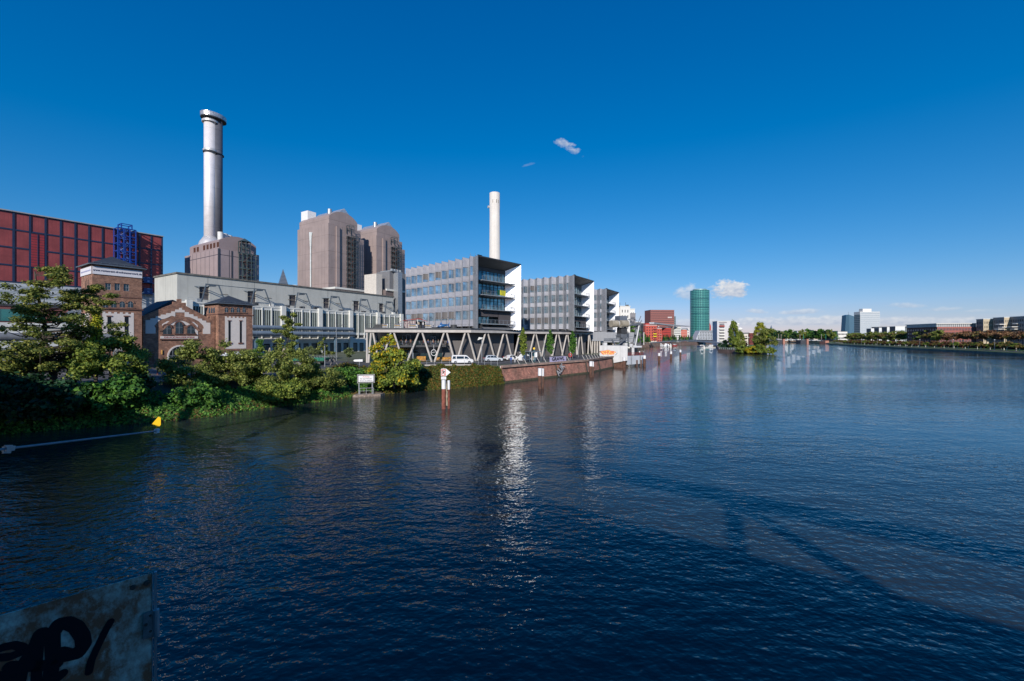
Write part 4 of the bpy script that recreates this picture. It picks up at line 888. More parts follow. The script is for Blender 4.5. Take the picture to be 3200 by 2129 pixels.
# exhibition tower and slim white tower on the skyline
MO = XY(884.5, 1470)
mt_ = thing('pyramid_skyscraper', 'distant grey skyscraper with a pointed pyramid top above the pale hall roof', 'skyscraper', (MO[0], MO[1], 3), R(40))
m = MB(); m.box(-18, 18, -18, 18, 0, 158); m.lathe([(17.2, 158), (17.2, 189)], 24); m.build('shaft', mat('stone_glass_tower', (.16, .14, .17), .35, var=.06, pat='vh', ps=(4.5, 4.0), pw=1.5, pc=(.07, .09, .13)), mt_)
m = MB(); m.prism([(-14.5, -14.5), (14.5, -14.5), (14.5, 14.5), (-14.5, 14.5)], 192, 250, .02); m.build('pyramid', mat('pyramid_glass', (.09, .11, .14), .3, pat='h', ps=(1, 5), pw=1.2, pc=(.22, .24, .28)), mt_)
m = MB(); m.prism([(-17, -17), (17, -17), (17, 17), (-17, 17)], 189, 193, .85); m.build('setback', MATS['stone_glass_tower'], mt_)
wt_ = thing('white_slab_tower', 'sliver of a distant white tower beside the nearer brown boiler house', 'tower', (XY(921, 900)[0], 900, 3), R(20))
m = MB(); m.box(-4, 4, -4, 4, 0, 121); m.build('wall', mat('white_slab', (.66, .67, .69), .6, pat='h', ps=(1, 3.4), pw=1.0, pc=(.35, .4, .46)), wt_)
# ================================================================ podium
PT, PB = 11.5, GZ          # podium top and ground
fac = mat('facade_metal', (.31, .315, .36), .42, metal=.3, var=.12, scale=.5, leak=.1, pat='h', ps=(1, 1.25), pw=.02, pc=(.2, .2, .22))
facs = mat('facade_strip', (.27, .28, .30), .42, metal=.3, var=.15, scale=1.2, pat='h', ps=(1, .9), pw=.06, pc=(.25, .255, .27))
facw = mat('white_panels', (.95, .95, .95), .30, metal=.8, var=.02, scale=.5, pat='h', ps=(1, .94), pw=.05, pc=(.70, .70, .72), spec=.9, pbump=.1)
capm = mat('dark_roof_edge', (.05, .055, .065), .5)
framem = mat('window_frame', (.30, .30, .31), .5, metal=.3)
framed = mat('dark_frame', (.05, .055, .065), .5)
soff = mat('soffit', (.14, .145, .15), .6, pat='v', ps=(1.1, 1), pw=.05, pc=(.08, .08, .085))
beam = mat('beam_concrete', (.52, .48, .44), .8, var=.10, scale=.8, leak=.2)
wallg = mat('podium_wall', (.13, .12, .12), .6, var=.06, pat='vh', ps=(.45, 2.6), pw=.03, pc=(.08, .075, .08))
glz = mat('podium_glass', (.02, .05, .055), .06, metal=.2, var=.3, scale=.4, spec=1, pat='v', ps=(1.4, 1), pw=.07, pc=(.01, .01, .012), pbump=0)
def podium(name, label, poly, split, cols_px, r_in, base_h=PT - PB):
    """poly: plan points left to right; beam along it, columns from photo pixels, recessed walls"""
    O = (poly[0][0], poly[0][1], PB); rt = thing(name, label, 'building', O)
    P = [Vector((p[0] - O[0], p[1] - O[1])) for p in poly]
    T = base_h; k = 0
    for i in range(len(P) - 1):
        a, b = P[i], P[i + 1]; d = (b - a).normalized(); n_ = Vector((-d.y, d.x))
        m = MB(); m.prism([tuple(a), tuple(b), tuple(b + n_ * .9), tuple(a + n_ * .9)], T - .95, T - .34); m.build('edge_beam', beam, rt)
        m = MB(); m.prism([tuple(a + n_ * .1), tuple(b + n_ * .1), tuple(b + n_ * .8), tuple(a + n_ * .8)], T - .34, T + .1); m.build('roof_edge', capm, rt)
        ri = r_in[i]; A, B = a + n_ * ri, b + n_ * ri
        if i == len(P) - 2 or True:
            m = MB()
            if i == split: m.wall(tuple(A), tuple(B), 0, T - .36); m.build('glass_front', glz, rt)
            else: m.wall(tuple(A), tuple(B), 0, T - .36); m.build('panel_wall', wallg, rt)
    a = P[0]; d = (P[1] - P[0]).normalized(); n_ = Vector((-d.y, d.x))
    back = [P[-1] + Vector((-14, 12)), P[0] + n_ * 24]
    m = MB(); m.prism([tuple(p + Vector((0, .5))) for p in P] + [tuple(x) for x in back], T - .40, T - .02); m.build('roof_slab', mat('roof_gravel', (.16, .155, .15), .9, var=.2, scale=.6), rt)
    m = MB(); m.prism([tuple(P[0] + n_ * 8), tuple(P[1] + n_ * 8), tuple(P[1] + n_ * 20), tuple(P[0] + n_ * 20)], 0, T - .5); m.build('inner_wall', dgrey, rt)
    # columns
    segs = [(P[i], P[i + 1]) for i in range(len(P) - 1)]
    def at(px, inset=.45):
        r_ = (px - 1600) / FX; best = None
        for a, b in segs:
            d = (b - a); L2 = d.length; d = d.normalized(); n_ = Vector((-d.y, d.x)); q = a + n_ * inset; ox, oy = q.x + O[0], q.y + O[1]
            den = d.x - r_ * d.y
            u = (r_ * oy - ox) / den; e = 0 if 0 <= u <= L2 else (min(abs(u), abs(u - L2)))
            if best is None or e < best[0]: best = (e, q + d * u)
        return best[1]
    for (tx, bx) in cols_px:
        t_ = at(tx); b_ = at(bx); v = Vector((t_.x, t_.y, T - .9)); q = Vector((b_.x, b_.y, 0)); m = MB(); m.bar(q, v, .25, .22, 10); m.build('column', beam, rt, smooth=False)
    return rt, P
def z4(p): return 1100 + p[0] / 4.356, 1100 + p[1] / 4.356
c1 = [(1147, 1147), (1159.5, 1152), (1165.5, 1184), (1221.7, 1193), (1230.5, 1261), (1309.5, 1272), (1319, 1349), (1388, 1358), (1396, 1421), (1454, 1427), (1462, 1486.5), (1517, 1492), (1524, 1547), (1574, 1552), (1581, 1600), (1624, 1606)]
pod1, PP1 = podium('podium_building', 'concrete podium on V-shaped columns with a glazed restaurant under the front office building', [(XY(1141, 96)[0], 96), (XY(1472, 101.5)[0], 101.5), (2.9, 118.6)], 0, c1, (4.2, 3.0))
O1 = (XY(1141, 96)[0], 96, PB)
def v2(x): return 1600 + x / 4.355
c2 = [(v2(a), v2(b)) for a, b in ((305, 228), (325, 395), (470, 405), (495, 540), (610, 550), (632, 690), (745, 680), (757, 800), (872, 880), (925, 890), (940, 965), (1045, 1034), (1052, 1085))]
p2 = [(XY(1637, 124)[0], 124), (XY(1755, 134.5)[0], 134.5), (29.5, 151.5)]
pod2, PP2 = podium('podium_building', 'second podium on slanting columns under the middle office building', p2, 9, c2, (3.2, 3.0))
# side of podium one (left end) with mezzanine terrace
P0, P1_, P2_ = PP1; d = (P1_ - P0).normalized(); n_ = Vector((-d.y, d.x)); LL = (P1_ - P0).length
m = MB(); a = P0 + d * 2.6 + n_ * 1.0; b = P0 + d * 18.6 + n_ * 1.0; m.prism([tuple(a), tuple(b), tuple(b + n_ * 3.1), tuple(a + n_ * 3.1)], 3.55, 4.0); m.build('terrace_slab', dgrey, pod1)
m = MB(); m.bar((a.x, a.y, 5.0), (b.x, b.y, 5.0), .06, .06)
for k in range(42): p = a + (b - a) * k / 41; m.bar((p.x, p.y, 4.0), (p.x, p.y, 5.0), .03, .03)
m.build('terrace_railing', MATS['dark_grey'], pod1)
mg = MB(); A_ = P0 + d * 17.8 + n_ * 4.0; mg.wall(tuple(A_), tuple(P1_ + n_ * 4.0), 0, 7.1); mg.wall(tuple(A_ + n_ * 3), tuple(A_), 0, 7.1); mg.build('panel_wall', wallg, pod1)
for s_, w_, z_, h_ in ((8.2, 1.9, 4.0, 2.5), (9.6, 2.4, 0, 2.6), (15.0, 1.2, 4.0, 2.1)):
    q = P0 + d * s_ + n_ * 4.12; o_ = window(pod1, (q.x, q.y), (d.x, d.y), w_, h_, z_, mat('door_frame', (.38, .42, .46), .4, metal=.4), glassD, (.5,), name='glass_door', inset=-.2)
m = MB()
for s_ in (3.2, 6.4, 12.0): q = P0 + d * s_ + n_ * 4.5; m.bar((q.x, q.y, 0), (q.x, q.y, 7), .3, .3, 8)
m.build('inner_column', beam, pod1)
# orange outdoor bar panels, ring sculpture and lettering at ground level
og = mat('orange_panel', (.50, .24, .03), .6, var=.35, scale=2.5, col2=(.12, .06, .02))
for s_, w_ in ((6.2, 1.6), (11.4, 2.4), (16.0, 3.9)):
    q = P0 + d * s_ + n_ * 3.2; m = MB(); m.prism([tuple(q), tuple(q + d * w_), tuple(q + d * w_ + n_ * .1), tuple(q + n_ * .1)], .1, 1.25 if w_ < 3 else 1.0); tag(m.build('windbreak_panel', og, None, loc=O1), {6.2: 'small orange patterned windbreak left of the bar door', 11.4: 'orange windbreak right of the bar door', 16.0: 'long orange windbreak behind the white van'}[s_], 'panel', 'orange windbreaks under the podium')
ring = MB(); q = P0 + d * 15.6 + n_ * .5
for k in range(20): a_, b_ = k / 20 * 6.2832, (k + 1) / 20 * 6.2832; ring.bar((q.x + d.x * .62 * math.cos(a_), q.y + d.y * .62 * math.cos(a_), 2.2 + .72 * math.sin(a_)), (q.x + d.x * .62 * math.cos(b_), q.y + d.y * .62 * math.cos(b_), 2.2 + .72 * math.sin(b_)), .1, .1)
ring.bar((q.x, q.y, 2.9), (q.x, q.y, 4.0), .05, .05); ring.bar((q.x - d.x * .45, q.y - d.y * .45, 2.2), (q.x + d.x * .45, q.y + d.y * .45, 2.4), .07, .07)
tag(ring.build('ring_sign', white, None, loc=O1), 'white round ring sign hanging between the V-columns', 'sign')
q = P0 + d * 9.1 + n_ * 3.9; lt = text_mesh('mAmi', .55, mat('orange_letter', (.75, .38, .05), .5), name='wall_lettering', loc=(O1[0] + q.x, O1[1] + q.y, PB + 3.0), rot=(R(90), 0, math.atan2(d.y, d.x)), bold=.01, space=1.25); tag(lt, 'orange restaurant lettering on the dark glass under the terrace', 'lettering')
# ================================================================ office buildings with folded facades
def office(label, loc, ang, nb=11, blinds=()):
    r = thing('office_building', label, 'building', loc, ang, 'grey office buildings with folded facades')
    p = 2.8; Wd = 16.9; Z1 = 18.35; zb = .75; FL = [2.45, 6.2, 9.95, 13.7]; hw_ = 2.35
    cap = MB(); rec = MB(); pm_ = None
    for i in range(nb):
        y0 = 0; panel = MB(); strip = MB(); A = (0, y0); Bi = (1.44, y0 + 1.85); Cc = (0, y0 + p)   # outer, inner, outer
        strip.quad((0, y0, -.05), (1.44, y0 + 1.85, zb), (1.44, y0 + 1.85, Z1), (0, y0, Z1))
        L2 = math.hypot(1.44, p - 1.85); dd = ((Cc[0] - Bi[0]) / L2, (Cc[1] - Bi[1]) / L2)
        ops = [(.07, .07 + 1.58, z, z + hw_) for z in FL]
        # outside is the -u side: run from outer(C) to inner(B)
        ops2 = [(L2 - o[1], L2 - o[0], o[2], o[3]) for o in ops]
        panel.wall(Cc, Bi, zb, Z1, ops2, .16)
        yy = i * p
        strip.add([(0, y0, Z1), (1.44, y0 + 1.85, Z1), (0, y0, Z1 + .3)], [(0, 1, 2)]); panel.add([(1.44, y0 + 1.85, Z1), (0, y0 + p, Z1), (0, y0 + p, Z1 + .3)], [(0, 1, 2)])
        cap.add([(0, y0, Z1 + .3), (1.45, y0 + 1.85, Z1 + .01), (0, y0 + p, Z1 + .3), (1.8, y0 + p, Z1 + .3), (1.8, y0, Z1 + .3), (1.8, y0 + 1.85, Z1 + .01)], [(0, 1, 5, 4), (1, 2, 3, 5)])
        rec.prism([(1.5, y0), (1.5, y0 + p), (1.7, y0 + p), (1.7, y0)], -.05, zb + .2)
        cap_ = [(q[0], q[1] + yy, q[2]) for q in cap.v[-6:]]; cap.v[-6:] = cap_; rec.v[-8:] = [(q[0], q[1] + yy, q[2]) for q in rec.v[-8:]]
        if pm_ is None: pm_ = (panel.build('facade_panel', fac, r).data, strip.build('fold_return', facs, r).data)
        else: obj('facade_panel', pm_[0], r, loc=(0, yy, 0)); obj('fold_return', pm_[1], r, loc=(0, yy, 0))
        dw = (-dd[0], -dd[1])
        for j, z in enumerate(FL):
            bl = (i, j) in blinds
            P = (Cc[0] + dw[0] * ops2[0][0], yy + Cc[1] + dw[1] * ops2[0][0])
            w_ = window(r, P, dw, 1.58, hw_, z, framem, glassB, (.55, .8), inset=.12)
            if bl: m = MB(); m.box(.06, 1.52, .01, .05, .75 if j == 3 else .45, hw_ - .06); m.build('blind', blind, w_)
    cap.build('roof_cap', capm, r); rec.build('base_recess', dgrey, r)
    m = MB(); Ln = nb * p
    m.box(1.75, Wd - .3, 4.2, Ln, .0, Z1 - .3); m.build('core', dgrey, r)
    m = MB(); m.wall((Wd, .02), (Wd, Ln), 0, Z1); m.wall((Wd, Ln), (0, Ln), 0, Z1); m.build('rear_wall', fac, r)
    # gable frame: left fin, sloping roof soffit, splayed white fin, sloping apron
    D = 4.0
    m = MB(); m.quad((0.02, 0, 0), (1.1, D, .5), (1.1, D, Z1), (.02, 0, Z1)); m.box(-.12, .1, -.1, .5, -.1, Z1); m.build('left_fin', facs, r)
    m = MB(); m.quad((0, 0, Z1 - .05), (Wd, 0, Z1 - .05), (Wd - 2.4, D, Z1 - 1.7), (1.1, D, Z1 - 1.7)); m.build('soffit', soff, r)
    m = MB(); m.add([(0, -.05, Z1 + .12), (Wd + .05, -.05, Z1 + .12), (Wd + .05, 8, Z1 + .12), (1.8, 8, Z1 + .12), (1.8, .6, Z1 + .12), (0, -.05, Z1 - .14), (Wd + .05, -.05, Z1 - .14)], [(0, 1, 2, 3, 4), (5, 6, 1, 0)]); m.build('roof_edge', capm, r)
    m = MB(); m.quad((Wd - 2.4, D, 0.9), (Wd, 0, -.1), (Wd, 0, Z1 - .12), (Wd - 2.4, D, Z1 - 1.75)); m.build('white_fin', facw, r)
    m = MB(); m.quad((0, 0, -.05), (Wd, 0, -.05), (Wd - 2.4, D, 1.3), (1.1, D, 1.3)); m.build('apron', mat('apron_metal', (.30, .31, .33), .45, metal=.3, pat='h', ps=(1, .35), pw=.03), r)
    # glazed end wall, floors, balconies
    x0, x1 = 1.1, Wd - 2.4
    for k in range(4):
        z = 1.5 + 3.76 * k; zt_ = z + 3.5 if k < 3 else Z1 - 1.75
        g = MB(); g.quad((x0, D, z), (x1, D, z), (x1, D, zt_), (x0, D, zt_)); gp_ = g.build('glazing', mat('end_glass', (.22, .38, .44), .05, metal=.65, var=.5, scale=.35, spec=1, world=True), r)
        m = MB(); nm = 9
        for i in range(nm + 1): x = x0 + (x1 - x0) * i / nm; m.box(x - .05, x + .05, D - .12, D - .005, z, zt_)
        m.box(x0, x1, D - .1, D - .005, z + 2.4, z + 2.5)
        m.build('mullion', framed, gp_)
        m = MB(); bx0 = x0 + 1.5; m.box(bx0, x1 + .9, .9, D - .13, z - .22, z - .02); m.box(x0, bx0, D - .6, D - .13, z - .2, z - .02); sl_ = m.build('balcony', ptgrey, r)
        m = MB(); m.box(bx0, x1 + .9, .92, .97, z + .98, z + 1.04)
        for i in range(9): x = bx0 + (x1 + .9 - bx0) * i / 8; m.box(x - .03, x + .03, .92, .98, z - .02, z + 1.0)
        m.box(x1 + .84, x1 + .9, .95, 2.6, z + .98, z + 1.04)
        for zz in (.25, .5, .75): m.box(bx0, x1 + .9, .94, .955, z + zz, z + zz + .02)
        m.build('balcony_rail', steel, sl_)
    m = MB(); m.box(x0 + .1, x1, D - .2, D - .13, 1.5 + 3.76 * 3 + 3.0 - 0.2, Z1 - 1.75); m.build('shade_blind', blind, r)
    m = MB(); m.box(x0 + 1.6, x0 + 8.6, D - 1.9, D - 1.86, 3.4, 4.95); m.box(x0 + 8.8, x1 + .2, D - 1.9, D - 1.86, 1.6, 4.95); m.build('screen_blind', mat('screen_fabric', (.085, .075, .08), .8, var=.1), r)
    return r
ang1 = math.atan2(.753, .657)
rng = random.Random(8)
bl = {(7, 3), (9, 3), (5, 3), (10, 0), (9, 0), (5, 0), (4, 0), (3, 0), (8, 0)}
bl = {(5, 3), (7, 3), (9, 0), (8, 0), (5, 0), (4, 0), (3, 0)}
of1 = office('front grey office building with folded facade, yellow banner and bright white end fin', (-8.6, 104, PT), ang1, 11, bl)
# vertical light curtains show in some windows: white interior reveals are left to the glass
yb = MB(); yb.box(9.2, 11.4, .84, .88, 9.1 + .1, 9.1 + 1.5); 
of2 = copy_tree(of1); of2.location = (20.4, 136.6, PT); of2.rotation_euler = (0, 0, math.atan2(.835, .55)); of2['label'] = 'middle grey office building behind the front one with balconies and pale fin'
of3 = copy_tree(of1); of3.location = (39.5, 174, PT); of3.rotation_euler = (0, 0, math.atan2(.85, .53)); of3['label'] = 'rear grey office building partly hidden behind the harbour crane'
fw2 = mat('white_panels_matt', (.80, .81, .84), .45, metal=.1, var=.05, scale=.5, pat='h', ps=(1, .94), pw=.05, pc=(.62, .63, .66))
fcl = mat('facade_metal_lit', (.50, .505, .55), .42, metal=.3, var=.12, scale=.5, leak=.1, pat='h', ps=(1, 1.25), pw=.02, pc=(.2, .2, .22)); pmc = None  # same metal as the front building, its stronger reflection painted as a paler tone
for o_ in list(of2.children) + list(of3.children):
    if o_.name.startswith('facade_panel'):
        if pmc is None: pmc = o_.data.copy(); pmc.materials[0] = fcl
        o_.data = pmc
    if o_.name.startswith('white_fin'): o_.data = o_.data.copy(); o_.data.materials[0] = fw2
ybo = yb.build('sale_banner', mat('banner_yellow', (.85, .75, .02), .5, var=.03), of1, label='yellow letting banner on the second balcony from the top')
m = MB(); m.box(8.2, 9.1, .84, .88, 9.2, 10.6); m.build('sale_banner', mat('banner_green', (.01, .09, .06), .5), of1, label='dark green banner beside the yellow one')
m = MB()
for z, a, b in ((10.45, 9.4, 11.2), (10.12, 9.5, 11.1), (9.8, 9.6, 10.9), (9.42, 9.4, 9.7), (9.42, 9.9, 11.0)): m.box(a, b, .825, .838, z, z + .12)
m.build('print_line', mat('banner_print', (.05, .16, .08), .6), ybo)
m = MB(); 
for u, v in ((6, 9), (7.5, 8.6)): m.bar((u, v, 18), (u, v, 21.2), .05, .05); m.bar((u - .4, v, 20.6), (u + .4, v, 20.6), .05, .05)
m.build('antenna', steel, of1)
m = MB(); m.bar((3, 9, 18), (3, 9, 26), .12, .12); m.build('antenna', steel, of3)
# third podium box right of the middle building
p3 = thing('podium_building', 'pale grey podium box on concrete columns below the rear office building', 'building', (XY(1849, 156)[0], 156, PB), math.atan2(.30, .95))
m = MB(); m.box(0, 6.2, 0, 8, 4.6, 8.1); m.box(-1, 24, 8, 30, 4, 8.0); m.build('wall', mat('pod_grey', (.34, .35, .37), .6, var=.06, pat='v', ps=(1.3, 1), pw=.03), p3)
for k in range(4): m = MB(); m.bar((.4 + k * 1.1, .5, 0), (.6 + k * 1.0, .5, 4.7), .32, .32, 8); m.build('column', beam, p3)
m = MB(); m.box(-1, 6, 4, 8, 0, 4.6); m.build('rear_wall', black, p3)
# ================================================================ mooring dolphins
pile = mat('pile_red', (.26, .085, .06), .85, var=.3, scale=2, leak=.5)
pilew = mat('pile_brown', (.13, .065, .045), .9, var=.35, scale=1.5, leak=.4)
capw = mat('pile_white', (.78, .78, .80), .5, var=.05, scale=2)
rope = mat('rope', (.50, .42, .30), .9, var=.2)
def dolphin(label, p, top, wcap, r=.33, gap=.62, sec=True, m_=pilew, grp='mooring dolphins standing in the river'):
    o = thing('mooring_dolphin', label, 'dolphin', (p.x, p.y, 0), 0, grp)
    m = MB(); m.bar((-gap / 2, 0, -2), (-gap / 2, 0, top - wcap), r, r, 14); m.build('pile', m_, o)
    m = MB(); m.bar((-gap / 2, 0, top - wcap), (-gap / 2, 0, top), r + .01, r + .01, 14); m.build('white_cap', capw, o)
    if sec:
        m = MB(); m.bar((gap / 2, .25, -2), (gap / 2, .25, top - wcap - .1), r * .62, r * .62, 12); m.build('pile', m_, o)
        m = MB(); m.bar((gap / 2, .25, top - wcap - .1), (gap / 2, .25, top - .08), r * .64, r * .64, 12); m.build('white_cap', capw, o)
        m = MB(); m.box(.02, .12, -.1, .15, .4, top - .15); m.build('fender_rail', dgrey, o)
    return o
p = G(1394, 1278); d1 = dolphin('front mooring dolphin of two red piles with hanging ropes under the no-mooring sign', p, 3.75, 1.15, .27, .62, True, pile)
m = MB(); rg = random.Random(2)
for k in range(5):
    pts = [(.05 + .04 * k, -.12 - .02 * k, 3.3 - .25 * k)]
    for j in range(7): pts.append((.05 + .03 * k + rg.uniform(-.05, .05), -.16 + rg.uniform(-.03, .03), 3.0 - .2 * k - j * (.42 - .03 * k)))
    m.tube(pts, .028, 5)
m.build('rope', rope, d1)
for lab, px, py, top, wc in (('mooring dolphin with white cap before the brick quay below the graffiti banner', 1692, 1215, 3.72, 1.35), ('white capped mooring dolphin in front of the brick quay near the lifebuoy', 1850, 1178.7, 3.72, 1.15),
        ('mooring dolphin at the left corner of the landing stage', 1953.5, 1158.7, 3.85, 1.05), ('mooring dolphin at the right end of the landing stage', 2016.7, 1146, 3.6, 1.05), ('nearest of the three free dolphins right of the landing stage', 2062, 1135, 3.7, 1.05),
        ('middle one of the three free dolphins right of the landing stage', 2099, 1126, 3.65, 1.05), ('farthest of the three free dolphins, with a thin rod on top', 2128, 1120, 3.9, 1.15)):
    q = G(px, py); o = dolphin(lab, q, top, wc, .34 if px < 1900 else .42, .55, px < 1900)
    if px == 2128: m = MB(); m.bar((-.27, 0, top), (-.27, 0, top + 2.6), .05, .05); m.build('rod', steel, o)
sg = thing('mooring_sign', 'white arrow sign with red framed crossed-out P on top of the front dolphin', 'sign', (p.x - .31, p.y - .05, 3.75))
redm = mat('sign_red', (.55, .07, .04), .5, var=.03); signw = mat('sign_white', (.78, .78, .80), .45, var=.02)
m = MB(); m.bar((0, .03, 0), (0, .03, 1.6), .04, .04); m.build('post', steel, sg)
m = MB(); m.slab([(-.34, .52), (.33, .52), (.90, 1.0), (.33, 1.48), (-.28, 1.48), (-.34, 1.42)], -.02, .0); sp = m.build('sign_plate', signw, sg)
m = MB(); m.box(-.32, .33, -.02, 0, .08, .44); ls = m.build('notice_plate', signw, sg)
m = MB()
for a, b, c, d in ((-.28, .28, .56, .64), (-.28, .28, 1.32, 1.40), (-.28, -.19, .64, 1.32), (.20, .28, .64, 1.32)): m.box(a, b, -.03, -.02, c, d)
m.slab([(-.19, 1.24), (-.11, 1.32), (.20, .73), (.13, .65)], -.034, -.03); m.build('red_frame', redm, sp)
text_mesh('P', .62, mat('sign_black', (.01, .01, .015), .5), parent=sp, loc=(0, -.025, .97), bold=.02)
m = MB(); m.box(-.24, .24, -.024, -.021, .30, .33); m.box(-.2, .22, -.024, -.021, .18, .21); m.build('print_line', mat('sign_greyprint', (.3, .32, .36), .6), ls)
# river notice board on the bank
q = G(1118, 1232, .35); nb = thing('notice_board', 'white framed notice board for pleasure boats on two posts at the bank', 'sign', (q.x, q.y, .35), R(14))
wdt = 1150 - 1111; bw = 2.45; 
m = MB(); m.bar((.2, 0, -.6), (.2, 0, 2.4), .11, .11, 8); m.bar((2.2, 0, -.6), (2.2, 0, 2.4), .11, .11, 8); m.build('post', steel, nb)
m = MB(); m.box(-.05, 2.55, -.14, -.05, 1.75, 3.1); m.build('frame', mat('sign_rim', (.6, .6, .6), .5), nb)
m = MB(); m.box(.0, 2.5, -.16, -.141, 1.8, 3.05); m.build('black_border', MATS['sign_black'], nb)
m = MB(); m.box(.12, 2.38, -.175, -.161, 1.92, 2.93); bd = m.build('sign_plate', signw, nb)
text_mesh('Achtung', .30, redm, parent=bd, loc=(1.25, -.18, 2.73)); text_mesh('für Sportboote', .28, MATS['sign_black'], parent=bd, loc=(1.25, -.18, 2.42)); text_mesh('Brücke durchfahren', .28, MATS['sign_black'], parent=bd, loc=(1.28, -.18, 2.1), sx_=.85)
m = MB()
for a in (.35, 1.3, 2.4): m.bar((a, -.25, -.3), (a, -.25, .95), .05, .05)
m.bar((.2, -.25, .95), (2.4, -.25, .95), .05, .05); m.bar((.2, -.25, .5), (2.4, -.25, .5), .04, .04); m.build('guard_rail', steel, nb)
m = MB(); m.prism([(-.8, -.9), (3.6, -.7), (4.2, .8), (-.4, .9)], -1.2, -.02, .93); m.build('footing', mat('rubble_stone', (.30, .24, .20), .95, var=.4, scale=3, bump=.5), nb)
# ================================================================ crane on its platform
cp = thing('crane_platform', 'pale concrete crane platform with yellow and red graffiti standing on piles', 'platform', (27.4, 131, 0), R(-16))
CO = (27.4, 131, 0); CA = R(-16)
def K_(px, py, v=0): return PL(px, py, CO, CA, v)
conw = mat('platform_white', (.60, .60, .60), .7, var=.08, scale=.6, leak=.3)
a = K_(1874, 1124); b = K_(1961, 1081); a2 = K_(1917, 1126)
m = MB(); m.slab([(a[0], a[1]), (a2[0], a[1]), (a2[0], K_(1917, 1125.5)[1] - .9), (b[0], K_(1961, 1127)[1] - .0), (b[0], b[1]), (a[0], K_(1874, 1080)[1])], 0, 5.0); m.build('concrete_body', conw, cp)
m = MB(); m.box(a2[0], b[0] - .5, .6, 4.6, -1.5, 3.0); m.build('foundation', pilew, cp)
gy_ = mat('graffiti_yellow', (.85, .50, .12), .6, var=.1, scale=2); gr_ = mat('graffiti_red', (.65, .10, .05), .6); gk_ = mat('graffiti_black', (.02, .02, .02), .6)
c0 = K_(1899, 1102); m = MB()
pts = []
for i in range(28):
    t_ = i / 28 * 6.2832; rr = 1 + .13 * math.sin(5 * t_) + .08 * math.sin(9 * t_ + 1); pts.append((c0[0] + 2.35 * rr * math.cos(t_), c0[1] + .72 * rr * math.sin(t_)))
m.slab(pts, -.006, -.001); g1 = m.build('graffiti', gr_, cp)
m = MB(); m.slab([(c0[0] + (x - c0[0]) * .93, c0[1] + (z - c0[1]) * .86) for x, z in pts], -.011, -.0062); m.build('graffiti_fill', gy_, g1)
text_mesh('DHUR', 1.25, gr_, parent=g1, loc=(c0[0], -.012, c0[1]), bold=.04, sx_=1.15, extrude=.001); 
m = MB(); m.slab([(c0[0] + 2.2, c0[1] - .9), (c0[0] + 2.5, c0[1] - .5), (c0[0] + 3.1, c0[1] + .1), (c0[0] + 2.7, c0[1] - .5)], -.012, -.006); m.slab([(c0[0] - 2.6, c0[1] + .3), (c0[0] - 2.1, c0[1] + .55), (c0[0] - 2.3, c0[1] - .2)], -.012, -.006); m.build('graffiti_fill', gk_, g1)
# landing stage
LSO = (XY(1961, 131)[0], 131, 0); LSA = math.atan2(.62, .78)
ls_ = thing('landing_stage', 'pale steel fender wall of the landing stage on dark piles with ladders', 'jetty', LSO, LSA)
def N_(px, py, v=0): return PL(px, py, LSO, LSA, v)
e1 = N_(2014, 1112)
m = MB(); zt0 = N_(1962, 1113)[1]; zb0 = N_(1962, 1140)[1]; m.box(0, e1[0], 0, .4, zb0, zt0); m.build('fender_wall', mat('fender_grey', (.52, .55, .60), .6, var=.06, leak=.2), ls_)
m = MB(); m.box(0, e1[0], .4, 3.4, zt0 - .5, zt0 - .1); m.build('deck', pilew, ls_)
m = MB()
for k in range(5): m.bar((1 + k * 2.2, .9, -2), (1 + k * 2.2, .9, zb0 + .2), .22, .22, 8)
for px in (1989, 2002): u = N_(px, 0)[0]; m.bar((u, -.2, -2), (u, -.2, zb0 + 1.3), .24, .24, 8)
m.build('pile', pilew, ls_)
m = MB()
for px in (1971, 1999): u = N_(px, 0)[0]; m.bar((u, -.12, -.2), (u, -.12, zt0), .07, .07); m.bar((u + .4, -.12, -.2), (u + .4, -.12, zt0), .07, .07); [m.bar((u, -.12, q * .4), (u + .4, -.12, q * .4), .05, .05) for q in range(int(zt0 / .4))]
m.build('ladder', steel, ls_)
m = MB()
for k in range(12): m.bar((.3 + k * e1[0] / 11.3, .4, zt0 - .1), (.3 + k * e1[0] / 11.3, .4, zt0 + .95), .07, .07)
m.bar((0, .4, zt0 + .95), (e1[0], .4, zt0 + .95), .07, .07); m.bar((0, .4, zt0 + .4), (e1[0], .4, zt0 + .4), .06, .06); m.build('railing', mat('rail_red', (.30, .05, .045), .6), ls_)
m = MB(); u = N_(1989, 0)[0]; zz = N_(1989, 1082)[1]; m.box(u, u + .5, 1.2, 1.8, zt0, zz); m.box(u, N_(2014, 0)[0], 1.0, 2.0, zz - .5, zz); m.build('portal', white, ls_)
